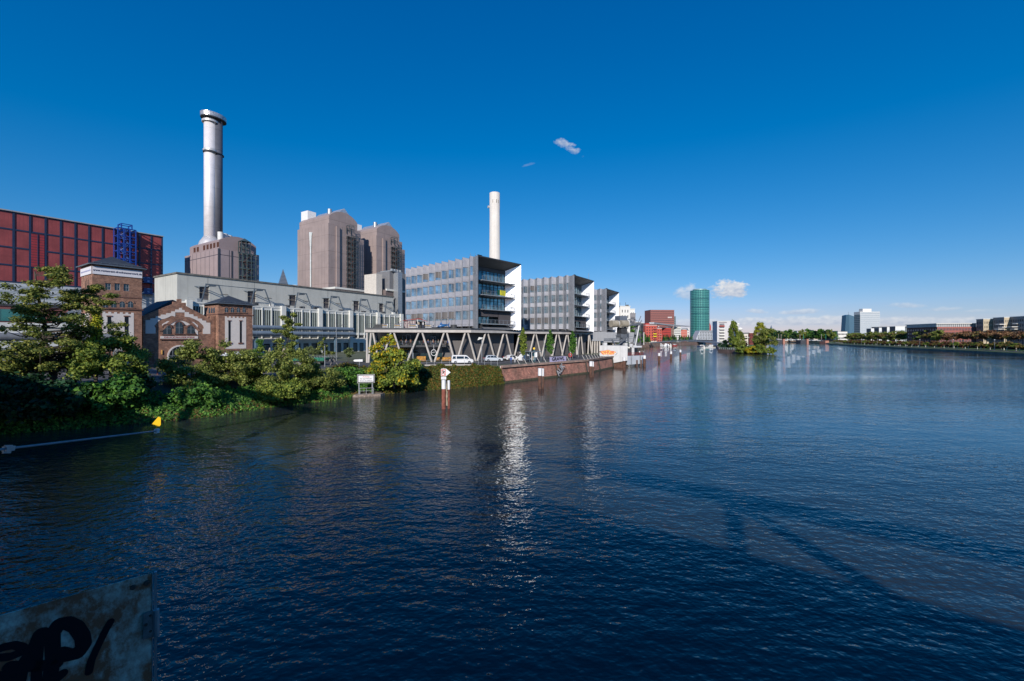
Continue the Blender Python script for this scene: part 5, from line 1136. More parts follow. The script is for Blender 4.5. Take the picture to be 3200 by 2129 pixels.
# crane
CR = thing('harbour_crane', 'grey harbour crane with two ribbed counterweight drums, stairs and lowered boom', 'crane', (35.2, 136.5, 7.0), R(25))
RO_ = (35.2, 136.5, 7.0); RA = R(25)
def Q(px, py, v=0): a = PL(px, py, RO_, RA, v); return (a[0], v, a[1])
def ub(mb, x0, y0, x1, y1, v, w_, h=None): mb.bar(Q(x0, y0, v), Q(x1, y1, v), w_, h or w_)
cg = mat('crane_grey', (.15, .165, .19), .5, metal=.2, var=.15, scale=1)
cw = mat('counterweight', (.36, .32, .25), .8, var=.15, scale=1)
for x0, x1 in ((1902, 1922), (1931, 1953)):
    m = MB(); nrib = 9
    for k in range(nrib):
        f0, f1 = k / nrib, (k + .8) / nrib
        A = Q(x0 + (x1 - x0) * f0, 1012.5, 0); Bq = Q(x0 + (x1 - x0) * f1, 1012.5, 0); m.bar((A[0], -1.2, A[2]), (Bq[0], -1.2, Bq[2]), 1.15, 1.15, 14); m.bar((Bq[0], -1.2, Bq[2]), (Bq[0] + .05, -1.2, Bq[2]), 1.03, 1.03, 14)
    o_ = m.build('counterweight', cw, CR)
    A = Q(x1, 1012.5, 0); m = MB(); m.bar((A[0], -1.2, A[2]), (A[0] + .25, -1.2, A[2]), 1.05, 1.05, 14); m.build('end_cap', MATS['platform_white'], o_)
m = MB(); A = Q(1934, 1002); B = Q(1957, 988); m.box(A[0], B[0], -.5, 2.0, A[2], B[2]); m.build('machine_house', mat('crane_blue', (.12, .14, .18), .6), CR)
m = MB(); A = Q(1937, 1043); B = Q(1955, 1024); m.box(A[0], B[0], -.8, 1.5, A[2], B[2]); m.build('slewing_cab', dgrey, CR)
m = MB(); A = Q(1937, 1056); B = Q(1961, 1043); m.box(A[0], B[0], -.6, 1.6, A[2], B[2]); A = Q(1949, 1081); B = Q(1949, 1056); m.bar((A[0], .5, A[2]), (B[0], .5, B[2]), 1.2, .95, 14); m.build('pedestal', cg, CR)
m = MB(); 
for v in (-1, 1): ub(m, 1922, 1012, 1932, 1014, v, .25); ub(m, 1953, 1018, 2000, 1012, v, .4); ub(m, 1950, 1024, 1975, 1016, v, .3); ub(m, 1956, 1008, 1975, 1010, v, .25)
ub(m, 1930, 1020, 1940, 1030, 0, .35); m.build('jib_arm', cg, CR)
m = MB(); ub(m, 1992, 1014, 1981, 1070, 0, .6); m.build('boom', mat('boom_dark', (.16, .18, .21), .5, metal=.3), CR)
m = MB(); A = Q(1997, 1016, -.6); B = Q(1985, 1082, -.6); m.bar(A, B, .42, .42, 10); m.build('boom', mat('boom_light', (.22, .23, .25), .4, metal=.3), CR)
m = MB(); ub(m, 1990, 1030, 1986, 1046, -1.2, .35); ub(m, 1984, 1058, 1981, 1074, -1.2, .4); m.build('hydraulic_rod', mat('rod_white', (.40, .42, .44), .4, metal=.3), CR)
m = MB(); rg = random.Random(4)
for k in range(24):
    x = rg.uniform(1966, 2003); y = rg.uniform(996, 1016); ub(m, x, y, x + rg.uniform(-9, 9), y + rg.uniform(-7, 7), rg.uniform(-1.2, 1.2), .12)
for k in range(9): t0, t1 = k / 9 * 6.283, (k + 1) / 9 * 6.283; ub(m, 1976 + 6 * math.cos(t0), 1001 + 6 * math.sin(t0), 1976 + 6 * math.cos(t1), 1001 + 6 * math.sin(t1), 0, .14)
m.build('head_frame', cg, CR)
m = MB(); ub(m, 1992, 1014, 2003, 988, 0, .14); ub(m, 1998, 1012, 2006, 1000, .5, .14); ub(m, 1977, 1018, 2003, 1014, -1, .3); m.build('head_strut', cg, CR)
m = MB()
ub(m, 1888, 1060, 1938, 1059, -2, .25)
for x in range(1888, 1962, 4): ub(m, x, 1065, x, 1057, -2, .09)
ub(m, 1888, 1065, 1962, 1064, -2, .3)
m.build('gallery', cg, CR)
m = MB(); ub(m, 1912, 1062, 1921, 1078, -2, .5, .2); ub(m, 1932, 1078, 1960, 1055, -2, .5, .2); ub(m, 1930, 1073, 1958, 1050, -2, .1); ub(m, 1912, 1057, 1921, 1073, -2, .1); ub(m, 1918, 1078, 1936, 1078, -2, .3); m.build('stair', cg, CR)
m = MB()
for x, y0, y1 in ((1926, 1060, 1048), (1962, 1081, 1036), (1965, 1081, 1040), (1948, 1064, 1052)): ub(m, x, y0, x, y1, -1.5, .16)
ub(m, 1922, 1048, 1934, 1048, -1.5, .12); ub(m, 1966, 1052, 1977, 1052, -1, .12); ub(m, 1966, 1058, 1977, 1058, -1, .12)
m.build('post', cg, CR)
m = MB()
for x, y in ((1955, 1077), (1890, 1076), (1970, 1080), (1982, 1084)): A = Q(x, y, -1); m.box(A[0] - .6, A[0] + .6, -1.4, -.6, A[2] - .5, A[2] + .5)
m.build('winch_box', MATS['platform_white'], CR)
# ================================================================ vehicles
tyre = mat('tyre', (.012, .012, .013), .8); rim = mat('rim', (.35, .36, .38), .3, metal=.8); carg = mat('car_glass', (.015, .02, .025), .05, spec=1)
lampw = mat('headlamp', (.7, .72, .75), .1); lampr = mat('rear_lamp', (.35, .01, .01), .2)
def car(name, label, loc, rz, paint, prof, win, L_, Wd, wheels, wr=.33, tum=.13):
    """prof: side outline (x,z) of the body, win: side glass outline"""
    r = thing(name, label, name.split('_')[-1] if name != 'parked_car' else 'car', loc, rz)
    m = MB(); n = len(prof); hw = Wd / 2; zs_ = [p[1] for p in prof]; zm = max(zs_)
    def inset(z): return tum * max(0, (z - .85)) / (zm - .85)
    rows = []
    for f, k in ((-1, .94), (-1.0, 1.0)): pass
    vs = []
    for sd in (-1, 1):
        vs += [(x, sd * (hw - inset(z) * 1.6 - .05), z) for x, z in prof]
    for sd in (-1, 1):
        vs += [(x * .985 + .015 * L_ / 2, sd * (hw - inset(z) * 1.6), z * .985 + .012) for x, z in prof]
    fs = []
    # roof/bonnet skin between sides
    for i in range(n): j = (i + 1) % n; fs.append((i, j, n + j, n + i))
    fs += [tuple(range(2 * n, 3 * n)), tuple(range(3 * n, 4 * n))[::-1]]
    for i in range(n): j = (i + 1) % n; fs += [(i, 2 * n + i, 2 * n + j, j), (n + i, n + j, 3 * n + j, 3 * n + i)]
    m.add(vs, fs); m.build('body', paint, r)
    for sd in (-1, 1):
        for pw_ in win['side']:
            m = MB(); m.add([(x, sd * (hw - inset(z) * 1.6 + .012), z) for x, z in pw_], [tuple(range(len(pw_)))]); m.build('window', carg, r)
    for (x0, z0, x1, z1) in win['ends']:
        m = MB(); i0, i1 = inset(z0) * 1.6, inset(z1) * 1.6; e_ = .02 if x0 > L_ / 2 else -.02
        nx_ = (z1 - z0); nz_ = -(x1 - x0); q_ = math.hypot(nx_, nz_); s = 1 if x0 > L_ / 2 else -1
        ox, oz = s * abs(nx_) / q_ * .015, abs(nz_) / q_ * .015
        m.quad((x0 + ox, -(hw - i0 - .14), z0 + oz), (x0 + ox, hw - i0 - .14, z0 + oz), (x1 + ox, hw - i1 - .14, z1 + oz), (x1 + ox, -(hw - i1 - .14), z1 + oz)); m.build('window', carg, r)
    for x in wheels:
        for sd in (-1, 1):
            m = MB(); m.bar((x, sd * (hw - .2), wr), (x, sd * (hw + .005), wr), wr, wr, 18); w_ = m.build('wheel', tyre, r); m = MB(); m.bar((x, sd * (hw), wr), (x, sd * (hw + .015), wr), wr * .6, wr * .6, 12); m.build('rim', rim, w_)
    for sd in (-1, 1):
        m = MB(); m.box(L_ - .12, L_ + .01, sd * (hw - .3) - .16, sd * (hw - .3) + .16, .62, .78); m.build('headlight', lampw, r)
        m = MB(); m.box(-.015, .1, sd * (hw - .14) - .09, sd * (hw - .14) + .09, .75, 1.05); m.build('tail_light', lampr, r)
        m = MB(); m.box(L_ * .68, L_ * .68 + .15, sd * (hw + .1) - .1, sd * (hw + .1) + .1, .95, 1.12); m.build('mirror', paint, r)
    m = MB(); m.box(-.03, .1, -hw + .1, hw - .1, .25, .5); m.box(L_ - .1, L_ + .03, -hw + .1, hw - .1, .22, .48); m.build('bumper', MATS['dark_grey'], r)
    return r
pw1 = mat('van_white', (.74, .74, .74), .25, var=.02); pw2 = mat('car_silverwhite', (.62, .66, .70), .22, metal=.2, var=.02)
van = dict(side=[[(.22, 1.12), (.95, 1.12), (.95, 1.68), (.38, 1.68)], [(1.15, 1.12), (2.75, 1.12), (2.75, 1.66), (1.15, 1.68)], [(2.9, 1.1), (3.95, 1.1), (3.45, 1.6), (2.9, 1.66)]], ends=[(.03, 1.15, .14, 1.7), (4.1, 1.15, 3.45, 1.75)])
car('white_van', 'white passenger van with dark windows parked in front of the V-columns', G(1410, 1137, GZ), R(12), pw1, [(.0, .3), (.0, 1.05), (.14, 1.85), (.35, 1.93), (3.2, 1.9), (3.5, 1.78), (4.15, 1.12), (4.75, .95), (4.85, .6), (4.83, .3), (4.3, .22), (.4, .22)], van, 4.85, 1.9, (.85, 3.95))
suv = dict(side=[[(.45, 1.02), (1.3, 1.02), (1.3, 1.44), (.75, 1.4)], [(1.38, 1.02), (2.15, 1.0), (2.15, 1.47), (1.38, 1.46)], [(2.22, 1.0), (3.2, .98), (2.65, 1.4), (2.22, 1.46)]], ends=[(.12, 1.02, .45, 1.5), (3.35, 1.0, 2.7, 1.46)])
car('parked_car', 'pale silver sport utility car parked to the right of the white van', G(1513, 1131, GZ), R(18), pw2, [(.0, .35), (.03, .85), (.12, 1.02), (.45, 1.5), (1.2, 1.6), (2.1, 1.58), (2.7, 1.46), (3.4, 1.0), (4.2, .88), (4.4, .7), (4.42, .3), (3.9, .24), (.4, .24)], suv, 4.42, 1.84, (.8, 3.6))
sed = dict(side=[[(.95, .9), (1.75, .9), (1.75, 1.3), (1.35, 1.26)], [(1.82, .9), (2.8, .88), (2.45, 1.27), (1.82, 1.31)]], ends=[(.75, .95, 1.3, 1.33), (3.1, .9, 2.45, 1.3)])
o = car('parked_car', 'white low sedan parked behind the two people on the quay', G(1577, 1127, GZ), R(33), pw1, [(.0, .3), (.02, .85), (.7, .95), (1.3, 1.36), (1.9, 1.42), (2.5, 1.35), (3.15, .92), (4.1, .82), (4.4, .62), (4.4, .28), (3.9, .22), (.4, .22)], sed, 4.4, 1.8, (.8, 3.6), .31)
# green freight wagon
q = G(922, 1141, GZ); gwg = thing('freight_wagon', 'old green flat freight wagon standing behind the bushes', 'wagon', (q.x, q.y, GZ), R(-6))
gm_ = mat('wagon_green', (.015, .16, .10), .5, var=.15, scale=1.5)
m = MB(); m.box(0, 7.2, -1.2, 1.2, .95, 1.12); m.box(0, 7.2, -1.25, -1.18, 1.0, 1.55); m.box(0, 7.2, 1.18, 1.25, 1.0, 1.55); m.box(0, .08, -1.2, 1.2, 1.0, 1.55); m.box(7.12, 7.2, -1.2, 1.2, 1.0, 1.55)
for k in range(4): m.box(.9 + k * 1.75, 1.0 + k * 1.75, -1.32, -1.25, .9, 1.5)
m.build('wagon_body', gm_, gwg)
for x in (1.5, 5.6):
    for y in (-.75, .75): m = MB(); m.bar((x, y - .07, .48), (x, y + .07, .48), .48, .48, 16); m.build('wheel', MATS['bridge_steel'], gwg)
m = MB(); m.box(.4, 6.8, -.9, -.7, .7, .95); m.box(.4, 6.8, .7, .9, .7, .95); m.bar((7.2, -.7, .95), (7.7, -.7, .95), .1, .16, 8); m.bar((7.2, .7, .95), (7.7, .7, .95), .1, .16, 8); m.build('underframe', dgrey, gwg)
m = MB(); m.bar((7.9, 0, 0), (8.6, 0, 1.3), .2, .2); m.bar((9.6, 0, 0), (8.6, 0, 1.3), .2, .2); m.box(8.2, 8.5, -1, 1, .9, 1.3); bs = m.build('buffer_stop', rust, None, loc=(q.x, q.y, GZ), rz=R(-6)); tag(bs, 'rusty triangular buffer stop at the right end of the green wagon', 'buffer stop')
# closed parasols, white parasols, sign arrow, lamp posts, floodlight
canv = mat('canvas_beige', (.50, .42, .34), .9, var=.12, scale=2)
def parasol(label, px, py, h=3.7):
    q = G(px, py, GZ); o = thing('closed_parasol', label, 'parasol', (q.x, q.y, GZ), 0, 'closed beige parasols of the beer garden'); m = MB(); m.cyl(0, 0, 0, h, .05, n=8); m.box(-.4, .4, -.4, .4, 0, .12); m.build('pole', steel, o)
    m = MB(); n = 16; prof = ((.62, .9), (.5, 1.8), (.3, 2.8), (.12, h - .2), (.02, h)); vs = []
    for r_, z in prof: vs += [(r_ * (1 if k % 2 else .72) * math.cos(k / n * 6.2832), r_ * (1 if k % 2 else .72) * math.sin(k / n * 6.2832), z) for k in range(n)]
    m.add(vs, [(j * n + i, j * n + (i + 1) % n, (j + 1) * n + (i + 1) % n, (j + 1) * n + i) for j in range(len(prof) - 1) for i in range(n)]); m.build('canopy', canv, o); return o
parasol('closed beige parasol nearest to the tall bush behind the trees', 843, 1141); parasol('closed beige parasol seen above the bushes beside the hall pipes', 888, 1128, 3.5)
def open_parasol(label, px, py, r_=1.9):
    q = G(px, py, GZ); o = thing('open_parasol', label, 'parasol', (q.x, q.y, GZ), 0, 'open white parasols by the waterworks'); m = MB(); m.cyl(0, 0, 0, 2.9, .05, n=8); m.build('pole', steel, o)
    m = MB(); n = 8; m.add([(r_ * math.cos(k / n * 6.2832), r_ * math.sin(k / n * 6.2832), 2.2) for k in range(n)] + [(0, 0, 2.95)], [(k, (k + 1) % n, n) for k in range(n)]); m.build('canopy', white, o)
open_parasol('open white parasol in front of the small brick tower', 740, 1142); open_parasol('open white parasol half hidden by the bushes at the gate', 706, 1150, 1.6)
q = G(1120, 1147, GZ); o = thing('direction_sign', 'white arrow direction sign on a low post beside the yellow tree', 'sign', (q.x, q.y, GZ), 0); m = MB(); m.cyl(.2, 0, 0, 1.6, .06, n=8); m.build('post', steel, o)
m = MB(); m.slab([(-1.0, 1.25), (-.75, 1.05), (.85, 1.05), (.85, 1.5), (-.75, 1.45)], -.07, -.03); m.build('arrow_plate', signw, o)
def lamp(name, label, px, py, topy, kind):
    q = G(px, py, GZ); hgt = CH - (topy - HY) / FX * q.y - GZ; o = thing(name, label, 'lamp', (q.x, q.y, GZ), 0, 'lamp posts on the quay'); m = MB(); m.cyl(0, 0, 0, hgt, .085, .06, n=8); m.build('pole', steel, o); m = MB()
    if kind == 'flag': m.add([(0, -.1, hgt), (-1.0, -.1, hgt - .35), (-.7, -.1, hgt + .35), (.35, -.1, hgt + .2), (0, .3, hgt), (-1.0, .3, hgt - .3), (-.7, .3, hgt + .4), (.35, .3, hgt + .25)], [(0, 1, 2, 3), (4, 7, 6, 5), (0, 4, 5, 1), (1, 5, 6, 2), (2, 6, 7, 3)])
    elif kind == 'box': m.box(-.35, .3, -.2, .2, hgt - .2, hgt + .4)
    elif kind == 'arm': m.bar((0, 0, hgt), (1.6, 0, hgt + .5), .12, .08); m.bar((1.3, 0, hgt + .42), (2.0, 0, hgt + .6), .3, .1)
    else: m.lathe([(.08, hgt - .05), (.22, hgt + .05), (.1, hgt + .3)], 10)
    m.build('lamp_head', MATS['off_white'] if kind == 'flag' else dgrey, o)
lamp('street_lamp', 'lamp post with pale angled head between the parked cars', 1505.5, 1133, 1059, 'flag')
lamp('street_lamp', 'lamp post with dark square floodlight at the left end of the podium', 1176, 1131, 1030, 'box')
lamp('street_lamp', 'thin lamp post in front of the dark bar door', 1289, 1137, 1080, 'ball')
lamp('street_lamp', 'thin lamp post right of the bus shelter', 1700, 1126, 1062, 'ball')
lamp('street_lamp', 'lamp post on the quay right of the lifebuoy', 1807, 1117, 1060, 'ball')
lamp('street_lamp', 'curved street lamp standing in front of the pale louvres', 1051, 1128, 1022, 'arm')
lamp('street_lamp', 'thin post rising behind the green wagon', 1015, 1146, 1080, 'ball')
# bus shelter with stop sign, white cabin, lifebuoy, banners on the quay
q = G(1655, 1132, GZ); sh_ = thing('bus_shelter', 'glass bus shelter with timetable boards on the brick quay', 'bus shelter', (q.x, q.y, GZ), R(42))
shf = mat('shelter_frame', (.20, .26, .30), .4, metal=.3)
m = MB()
for x in (0, 2.0, 3.9):
    for y in (0, 1.5): m.bar((x, y, 0), (x, y, 2.4), .09, .09)
m.box(-.2, 4.1, -.2, 1.7, 2.4, 2.5); m.build('frame', shf, sh_)
m = MB(); m.quad((0, 1.5, .2), (2, 1.5, .2), (2, 1.5, 2.3), (0, 1.5, 2.3)); m.build('glass_panel', mat('shelter_glass', (.06, .07, .09), .1, spec=1), sh_)
m = MB(); m.box(2.2, 3.7, 1.3, 1.42, .3, 2.2); m.build('poster_board', mat('poster', (.32, .44, .46), .5, var=.3, scale=2.5, col2=(.4, .2, .1)), sh_); m = MB(); m.box(.6, 1.5, 1.35, 1.45, 1.4, 1.9); m.build('timetable', signw, sh_)
m = MB(); m.box(.4, 1.8, .9, 1.3, .45, .52); m.build('bench', shf, sh_)
q = G(1669, 1131, GZ); o = thing('bus_stop_sign', 'bus stop pole with round yellow disc in front of the shelter', 'sign', (q.x, q.y, GZ), 0); m = MB(); m.cyl(0, 0, 0, 3.0, .04, n=8); m.build('post', mat('stop_teal', (.05, .35, .40), .5), o); m = MB(); m.bar((0, -.02, 3.2), (0, .02, 3.2), .26, .26, 16); m.build('disc', MATS['yellow_paint'], o); m = MB(); m.box(.12, .75, -.03, .03, 1.1, 2.3); m.build('timetable', signw, o)
q = G(1632, 1127, GZ); wcb = thing('white_cabin', 'low white cabin with sloping end behind the bus shelter', 'cabin', (q.x, q.y, GZ), R(40)); m = MB(); m.slab([(0, 0), (4.2, 0), (4.2, 1.9), (1.2, 1.9), (.0, .9)], 0, 1.6); m.box(.3, 3.9, .1, 1.5, 1.9, 2.0); m.build('cabin_wall', white, wcb)
q = G(1782, 1127, GZ); lb_ = thing('lifebuoy', 'red lifebuoy station on a post at the quay edge', 'lifebuoy', (q.x, q.y, GZ), R(10)); m = MB(); m.cyl(0, .08, 0, 1.5, .05, n=8); m.build('post', steel, lb_)
m = MB()
for k in range(16): t0, t1 = k / 16 * 6.2832, (k + 1) / 16 * 6.2832; m.bar((.36 * math.cos(t0), 0, 1.35 + .42 * math.sin(t0)), (.36 * math.cos(t1), 0, 1.35 + .42 * math.sin(t1)), .1, .1, 8)
m.build('ring', mat('buoy_red', (.55, .03, .02), .5), lb_)
def qp(px, off=0.0):
    """point on the quay edge seen at this column"""
    best = None
    for a, b in ((QW[0], QW[1]), (QW[1], QW[2])):
        ang = math.atan2(b[1] - a[1], b[0] - a[0]); L_ = math.hypot(b[0] - a[0], b[1] - a[1]); n_ = (-math.sin(ang), math.cos(ang)); u = PU(px, (a[0], a[1], 0), ang, off)
        e_ = max(0, -u, u - L_)
        if best is None or e_ < best[0]: best = (e_, (a[0] + math.cos(ang) * u + n_[0] * off, a[1] + math.sin(ang) * u + n_[1] * off), ang)
    return best[1], best[2]
(p0, a0) = qp(1718, .5); (p1, _) = qp(1769, .5); Lb = math.hypot(p1[0] - p0[0], p1[1] - p0[1])
ob = thing('graffiti_banner', 'purple and white lettered graffiti banner on the quay edge railing', 'banner', (p0[0], p0[1], GZ + .15), a0)
m = MB(); m.box(0, Lb, -.03, .03, 0, 1.15); sheet = m.build('sheet', mat('lilac', (.50, .46, .66), .7, var=.15, scale=3), ob)
text_mesh('GRAWL', 1.15, MATS['sign_black'], parent=sheet, loc=(Lb / 2, -.04, .58), bold=.05, sx_=1.25, extrude=.004)
(p2, a2_) = qp(1734, -.0); (p3_, _) = qp(1763, -.0)
og_ = thing('wall_graffiti', 'silver outlined graffiti letters climbing the brick quay wall', 'graffiti', (p2[0], p2[1], 0), a2_)
gs = mat('graffiti_silver', (.36, .35, .36), .5, var=.08)
t_ = text_mesh('AUK', 1.9, MATS['graffiti_black'], name='letters', parent=og_, loc=(1.9, -.27, 1.75), bold=.12, sx_=.85, extrude=.004); t_.rotation_euler = (R(78), R(-42), 0)
t_ = text_mesh('AUK', 1.9, gs, name='letter_fill', parent=og_, loc=(1.9, -.30, 1.75), bold=.05, sx_=.85, extrude=.004); t_.rotation_euler = (R(78), R(-42), 0)
# bollards on the forecourt
bo_m = MB(); bo_m.cyl(0, 0, 0, .95, .11, .1, n=10); bo_m.lathe([(.13, .9), (.14, 1.0), (.03, 1.06)], 10); bol = bo_m.build('bollard', mat('bollard_red', (.28, .08, .05), .7)); tag(bol, 'short rust red bollard on the waterworks forecourt', 'bollard', 'rust red bollards on the forecourt')
for x, y in ((405, 1166), (449, 1170), (493, 1171), (535, 1169), (580, 1168), (695, 1162), (780, 1158)): place(bol, USED, G(x, y, GZ))
# bicycles
def bike(loc, rz, first=[None]):
    if first[0] is None:
        r = thing('bicycle', 'bicycle parked in the row beyond the green wagon', 'bicycle', loc, rz, 'bicycles parked beyond the green wagon'); m = MB()
        for x in (0, 1.05):
            m = MB()
            for k in range(12): a, b = k / 12 * 6.2832, (k + 1) / 12 * 6.2832; m.bar((x + .34 * math.cos(a), 0, .34 + .34 * math.sin(a)), (x + .34 * math.cos(b), 0, .34 + .34 * math.sin(b)), .05, .05)
            m.build('wheel', tyre, r)
        m = MB(); A, B_, C_2, D_ = (0, 0, .34), (.35, 0, .85), (.45, 0, .34), (.95, 0, .85)
        for a, b in ((A, B_), (A, C_2), (B_, C_2), (B_, D_), (C_2, D_), (D_, (1.05, 0, .34)), (D_, (.9, 0, 1.02))): m.bar(a, b, .04, .04)
        m.bar((.88, -.28, 1.02), (.88, .28, 1.02), .03, .03); m.build('frame', mat('bike_frame', (.35, .38, .42), .4), r); m = MB(); m.box(.2, .45, -.08, .08, .9, .96); m.build('saddle', black, r); first[0] = r; return r
    c = copy_tree(first[0]); c.location = loc; c.rotation_euler = (0, 0, rz); return c
for k in range(11): q = G(952 + k * 9, 1128 - k * .6, GZ); bike(q, R(20 + (k * 37) % 30))
# roof terrace of podium one
def RT(px, v, py=None):
    a, b = PP1[0], PP1[1]; ang = math.atan2(b.y - a.y, b.x - a.x); u = PU(px, O1, ang, v); return (O1[0] + math.cos(ang) * u - math.sin(ang) * v, O1[1] + math.sin(ang) * u + math.cos(ang) * v), ang
(hx, hy), ha = RT(1258, 3.5); (hx2, hy2), _ = RT(1336, 3.5); hl = math.hypot(hx2 - hx, hy2 - hy)
hut = thing('terrace_hut', 'small beer hut with red roof on the podium terrace', 'hut', (hx, hy, PT), ha)
m = MB(); m.box(.3, hl * .52, .5, 3.2, 0, 2.0); m.build('hut_wall', mat('hut_mauve', (.30, .22, .23), .8, pat='v', ps=(.6, 1), pw=.2, pc=(.5, .45, .42)), hut)
m = MB(); m.box(hl * .52, hl - .4, 2.6, 3.2, 0, 1.9); m.build('bar_shade', black, hut)
m = MB(); m.add([(0, 0, 1.95), (hl * .68, 0, 2.35), (hl, 0, 1.75), (0, 3.5, 2.15), (hl * .68, 3.5, 2.8), (hl, 3.5, 2.0), (0, 0, 2.05), (hl * .68, 0, 2.5), (hl, 0, 1.85)], [(0, 3, 4, 1), (1, 4, 5, 2), (0, 1, 7, 6), (1, 2, 8, 7)]); m.build('roof', mat('hut_red', (.36, .05, .035), .7, var=.1, pat='v', ps=(.4, 1), pw=.04), hut)
m = MB(); m.bar((hl * .6, .1, 0), (hl * .6, .1, 2.3), .12, .12); m.bar((hl - .5, .1, 0), (hl - .5, .1, 1.9), .12, .12); m.build('post', offw, hut)
bnm = MB(); bnm.box(0, 1.25, -.02, .02, .15, .95); tb = thing('terrace_banner', '', 'banner'); sheet = bnm.build('sheet', mat('banner_grey', (.16, .17, .21), .6, var=.2, scale=3), tb)
text_mesh('Ocean', .42, mat('gold_letter', (.65, .42, .10), .5), parent=sheet, loc=(.55, -.03, .58), bold=.01)
m = MB(); m.box(1.05, 1.2, -.035, -.02, .5, .85); m.build('bottle_print', signw, sheet); m = MB(); m.box(.0, 1.25, -.03, -.021, .15, .26); m.build('hem', white, sheet)
for px, lab, s in ((1195, 'gold lettered banner at the left end of the roof terrace', 1.0), (1232, 'gold lettered banner left of the red roofed hut', 1.25), (1279, 'long gold lettered banner under the hut roof', 1.45), (1329, 'gold lettered banner between the hut and the blue fish', 1.2)):
    (x, y), a_ = RT(px, .95); place(tb, USED, (x, y, PT + .1), a_, lab, 'gold lettered banners on the terrace railing', (s, 1, 1))
m = MB(); a, b = PP1[0], PP1[1]; dd = (b - a).normalized(); nn = Vector((-dd.y, dd.x)); L1 = (b - a).length
tr_ = thing('terrace_railing', 'dark thin railing along the roof terrace edge', 'railing', (O1[0], O1[1], PT), math.atan2(dd.y, dd.x))
for k in range(30): m.bar((k * L1 / 30 + .3, .9, 0), (k * L1 / 30 + .3, .9, 1.1), .035, .035)
m.bar((0, .9, 1.1), (L1, .9, 1.1), .045, .045); m.bar((0, .9, .6), (L1, .9, .6), .03, .03); m.build('rail', dgrey, tr_)
cl_ = MB()
cl_.tube([(0, 0, 0), (0, 0, 2.1), (.08, 0, 2.5), (.32, 0, 2.75), (.55, 0, 2.68), (.66, 0, 2.45)], .04, 6); cl_.bar((.66, 0, 2.45), (.66, 0, 2.3), .12, .12); cle = cl_.build('terrace_lamp', dgrey); tag(cle, 'dark curved lamp hook on the roof terrace', 'lamp', 'curved lamp hooks on the roof terrace')
for px in (1180, 1200, 1222, 1245, 1262, 1300, 1318, 1342, 1360, 1378, 1395, 1412): (x, y), a_ = RT(px, 1.6); place(cle, USED, (x, y, PT), a_)
# blue fish sculpture
(x, y), a_ = RT(1366, 1.1); fs_ = thing('fish_sculpture', 'big blue marlin sculpture with raised tail fin on the roof terrace', 'sculpture', (x, y, PT + .1), a_); m = MB(); fb = mat('fish_blue', (.01, .12, .35), .3, var=.1)
prof = [(.02, .35), (.25, .45), (.42, .55), (.45, .65), (.36, .72), (.22, .78), (.1, .82)]; vs = []; xs = [0, .35, .8, 1.3, 1.9, 2.35, 2.6]
for x_, (r_, z_) in zip(xs, prof): vs += [(x_, r_ * .5 * math.cos(k / 10 * 6.2832), z_ + r_ * .85 * math.sin(k / 10 * 6.2832)) for k in range(10)]
m.add(vs, [(j * 10 + i, j * 10 + (i + 1) % 10, (j + 1) * 10 + (i + 1) % 10, (j + 1) * 10 + i) for j in range(6) for i in range(10)]); m.build('body', fb, fs_, smooth=True)
m = MB(); m.slab([(.6, .95), (1.0, 1.5), (1.15, 1.1), (2.0, .95), (1.2, .8)], -.03, .03); m.slab([(2.5, .78), (3.05, 1.55), (2.85, .85), (3.0, .1), (2.55, .7)], -.03, .03); m.slab([(.8, .3), (.5, -.02), (1.1, .3)], -.03, .03); m.build('fin', fb, fs_)
m = MB(); m.bar((-.45, 0, .25), (.05, 0, .35), .02, .06, 6); m.build('bill', white, fs_)
m = MB(); m.box(.6, 2.4, -.3, .3, -.1, .12); m.build('base', dgrey, fs_)
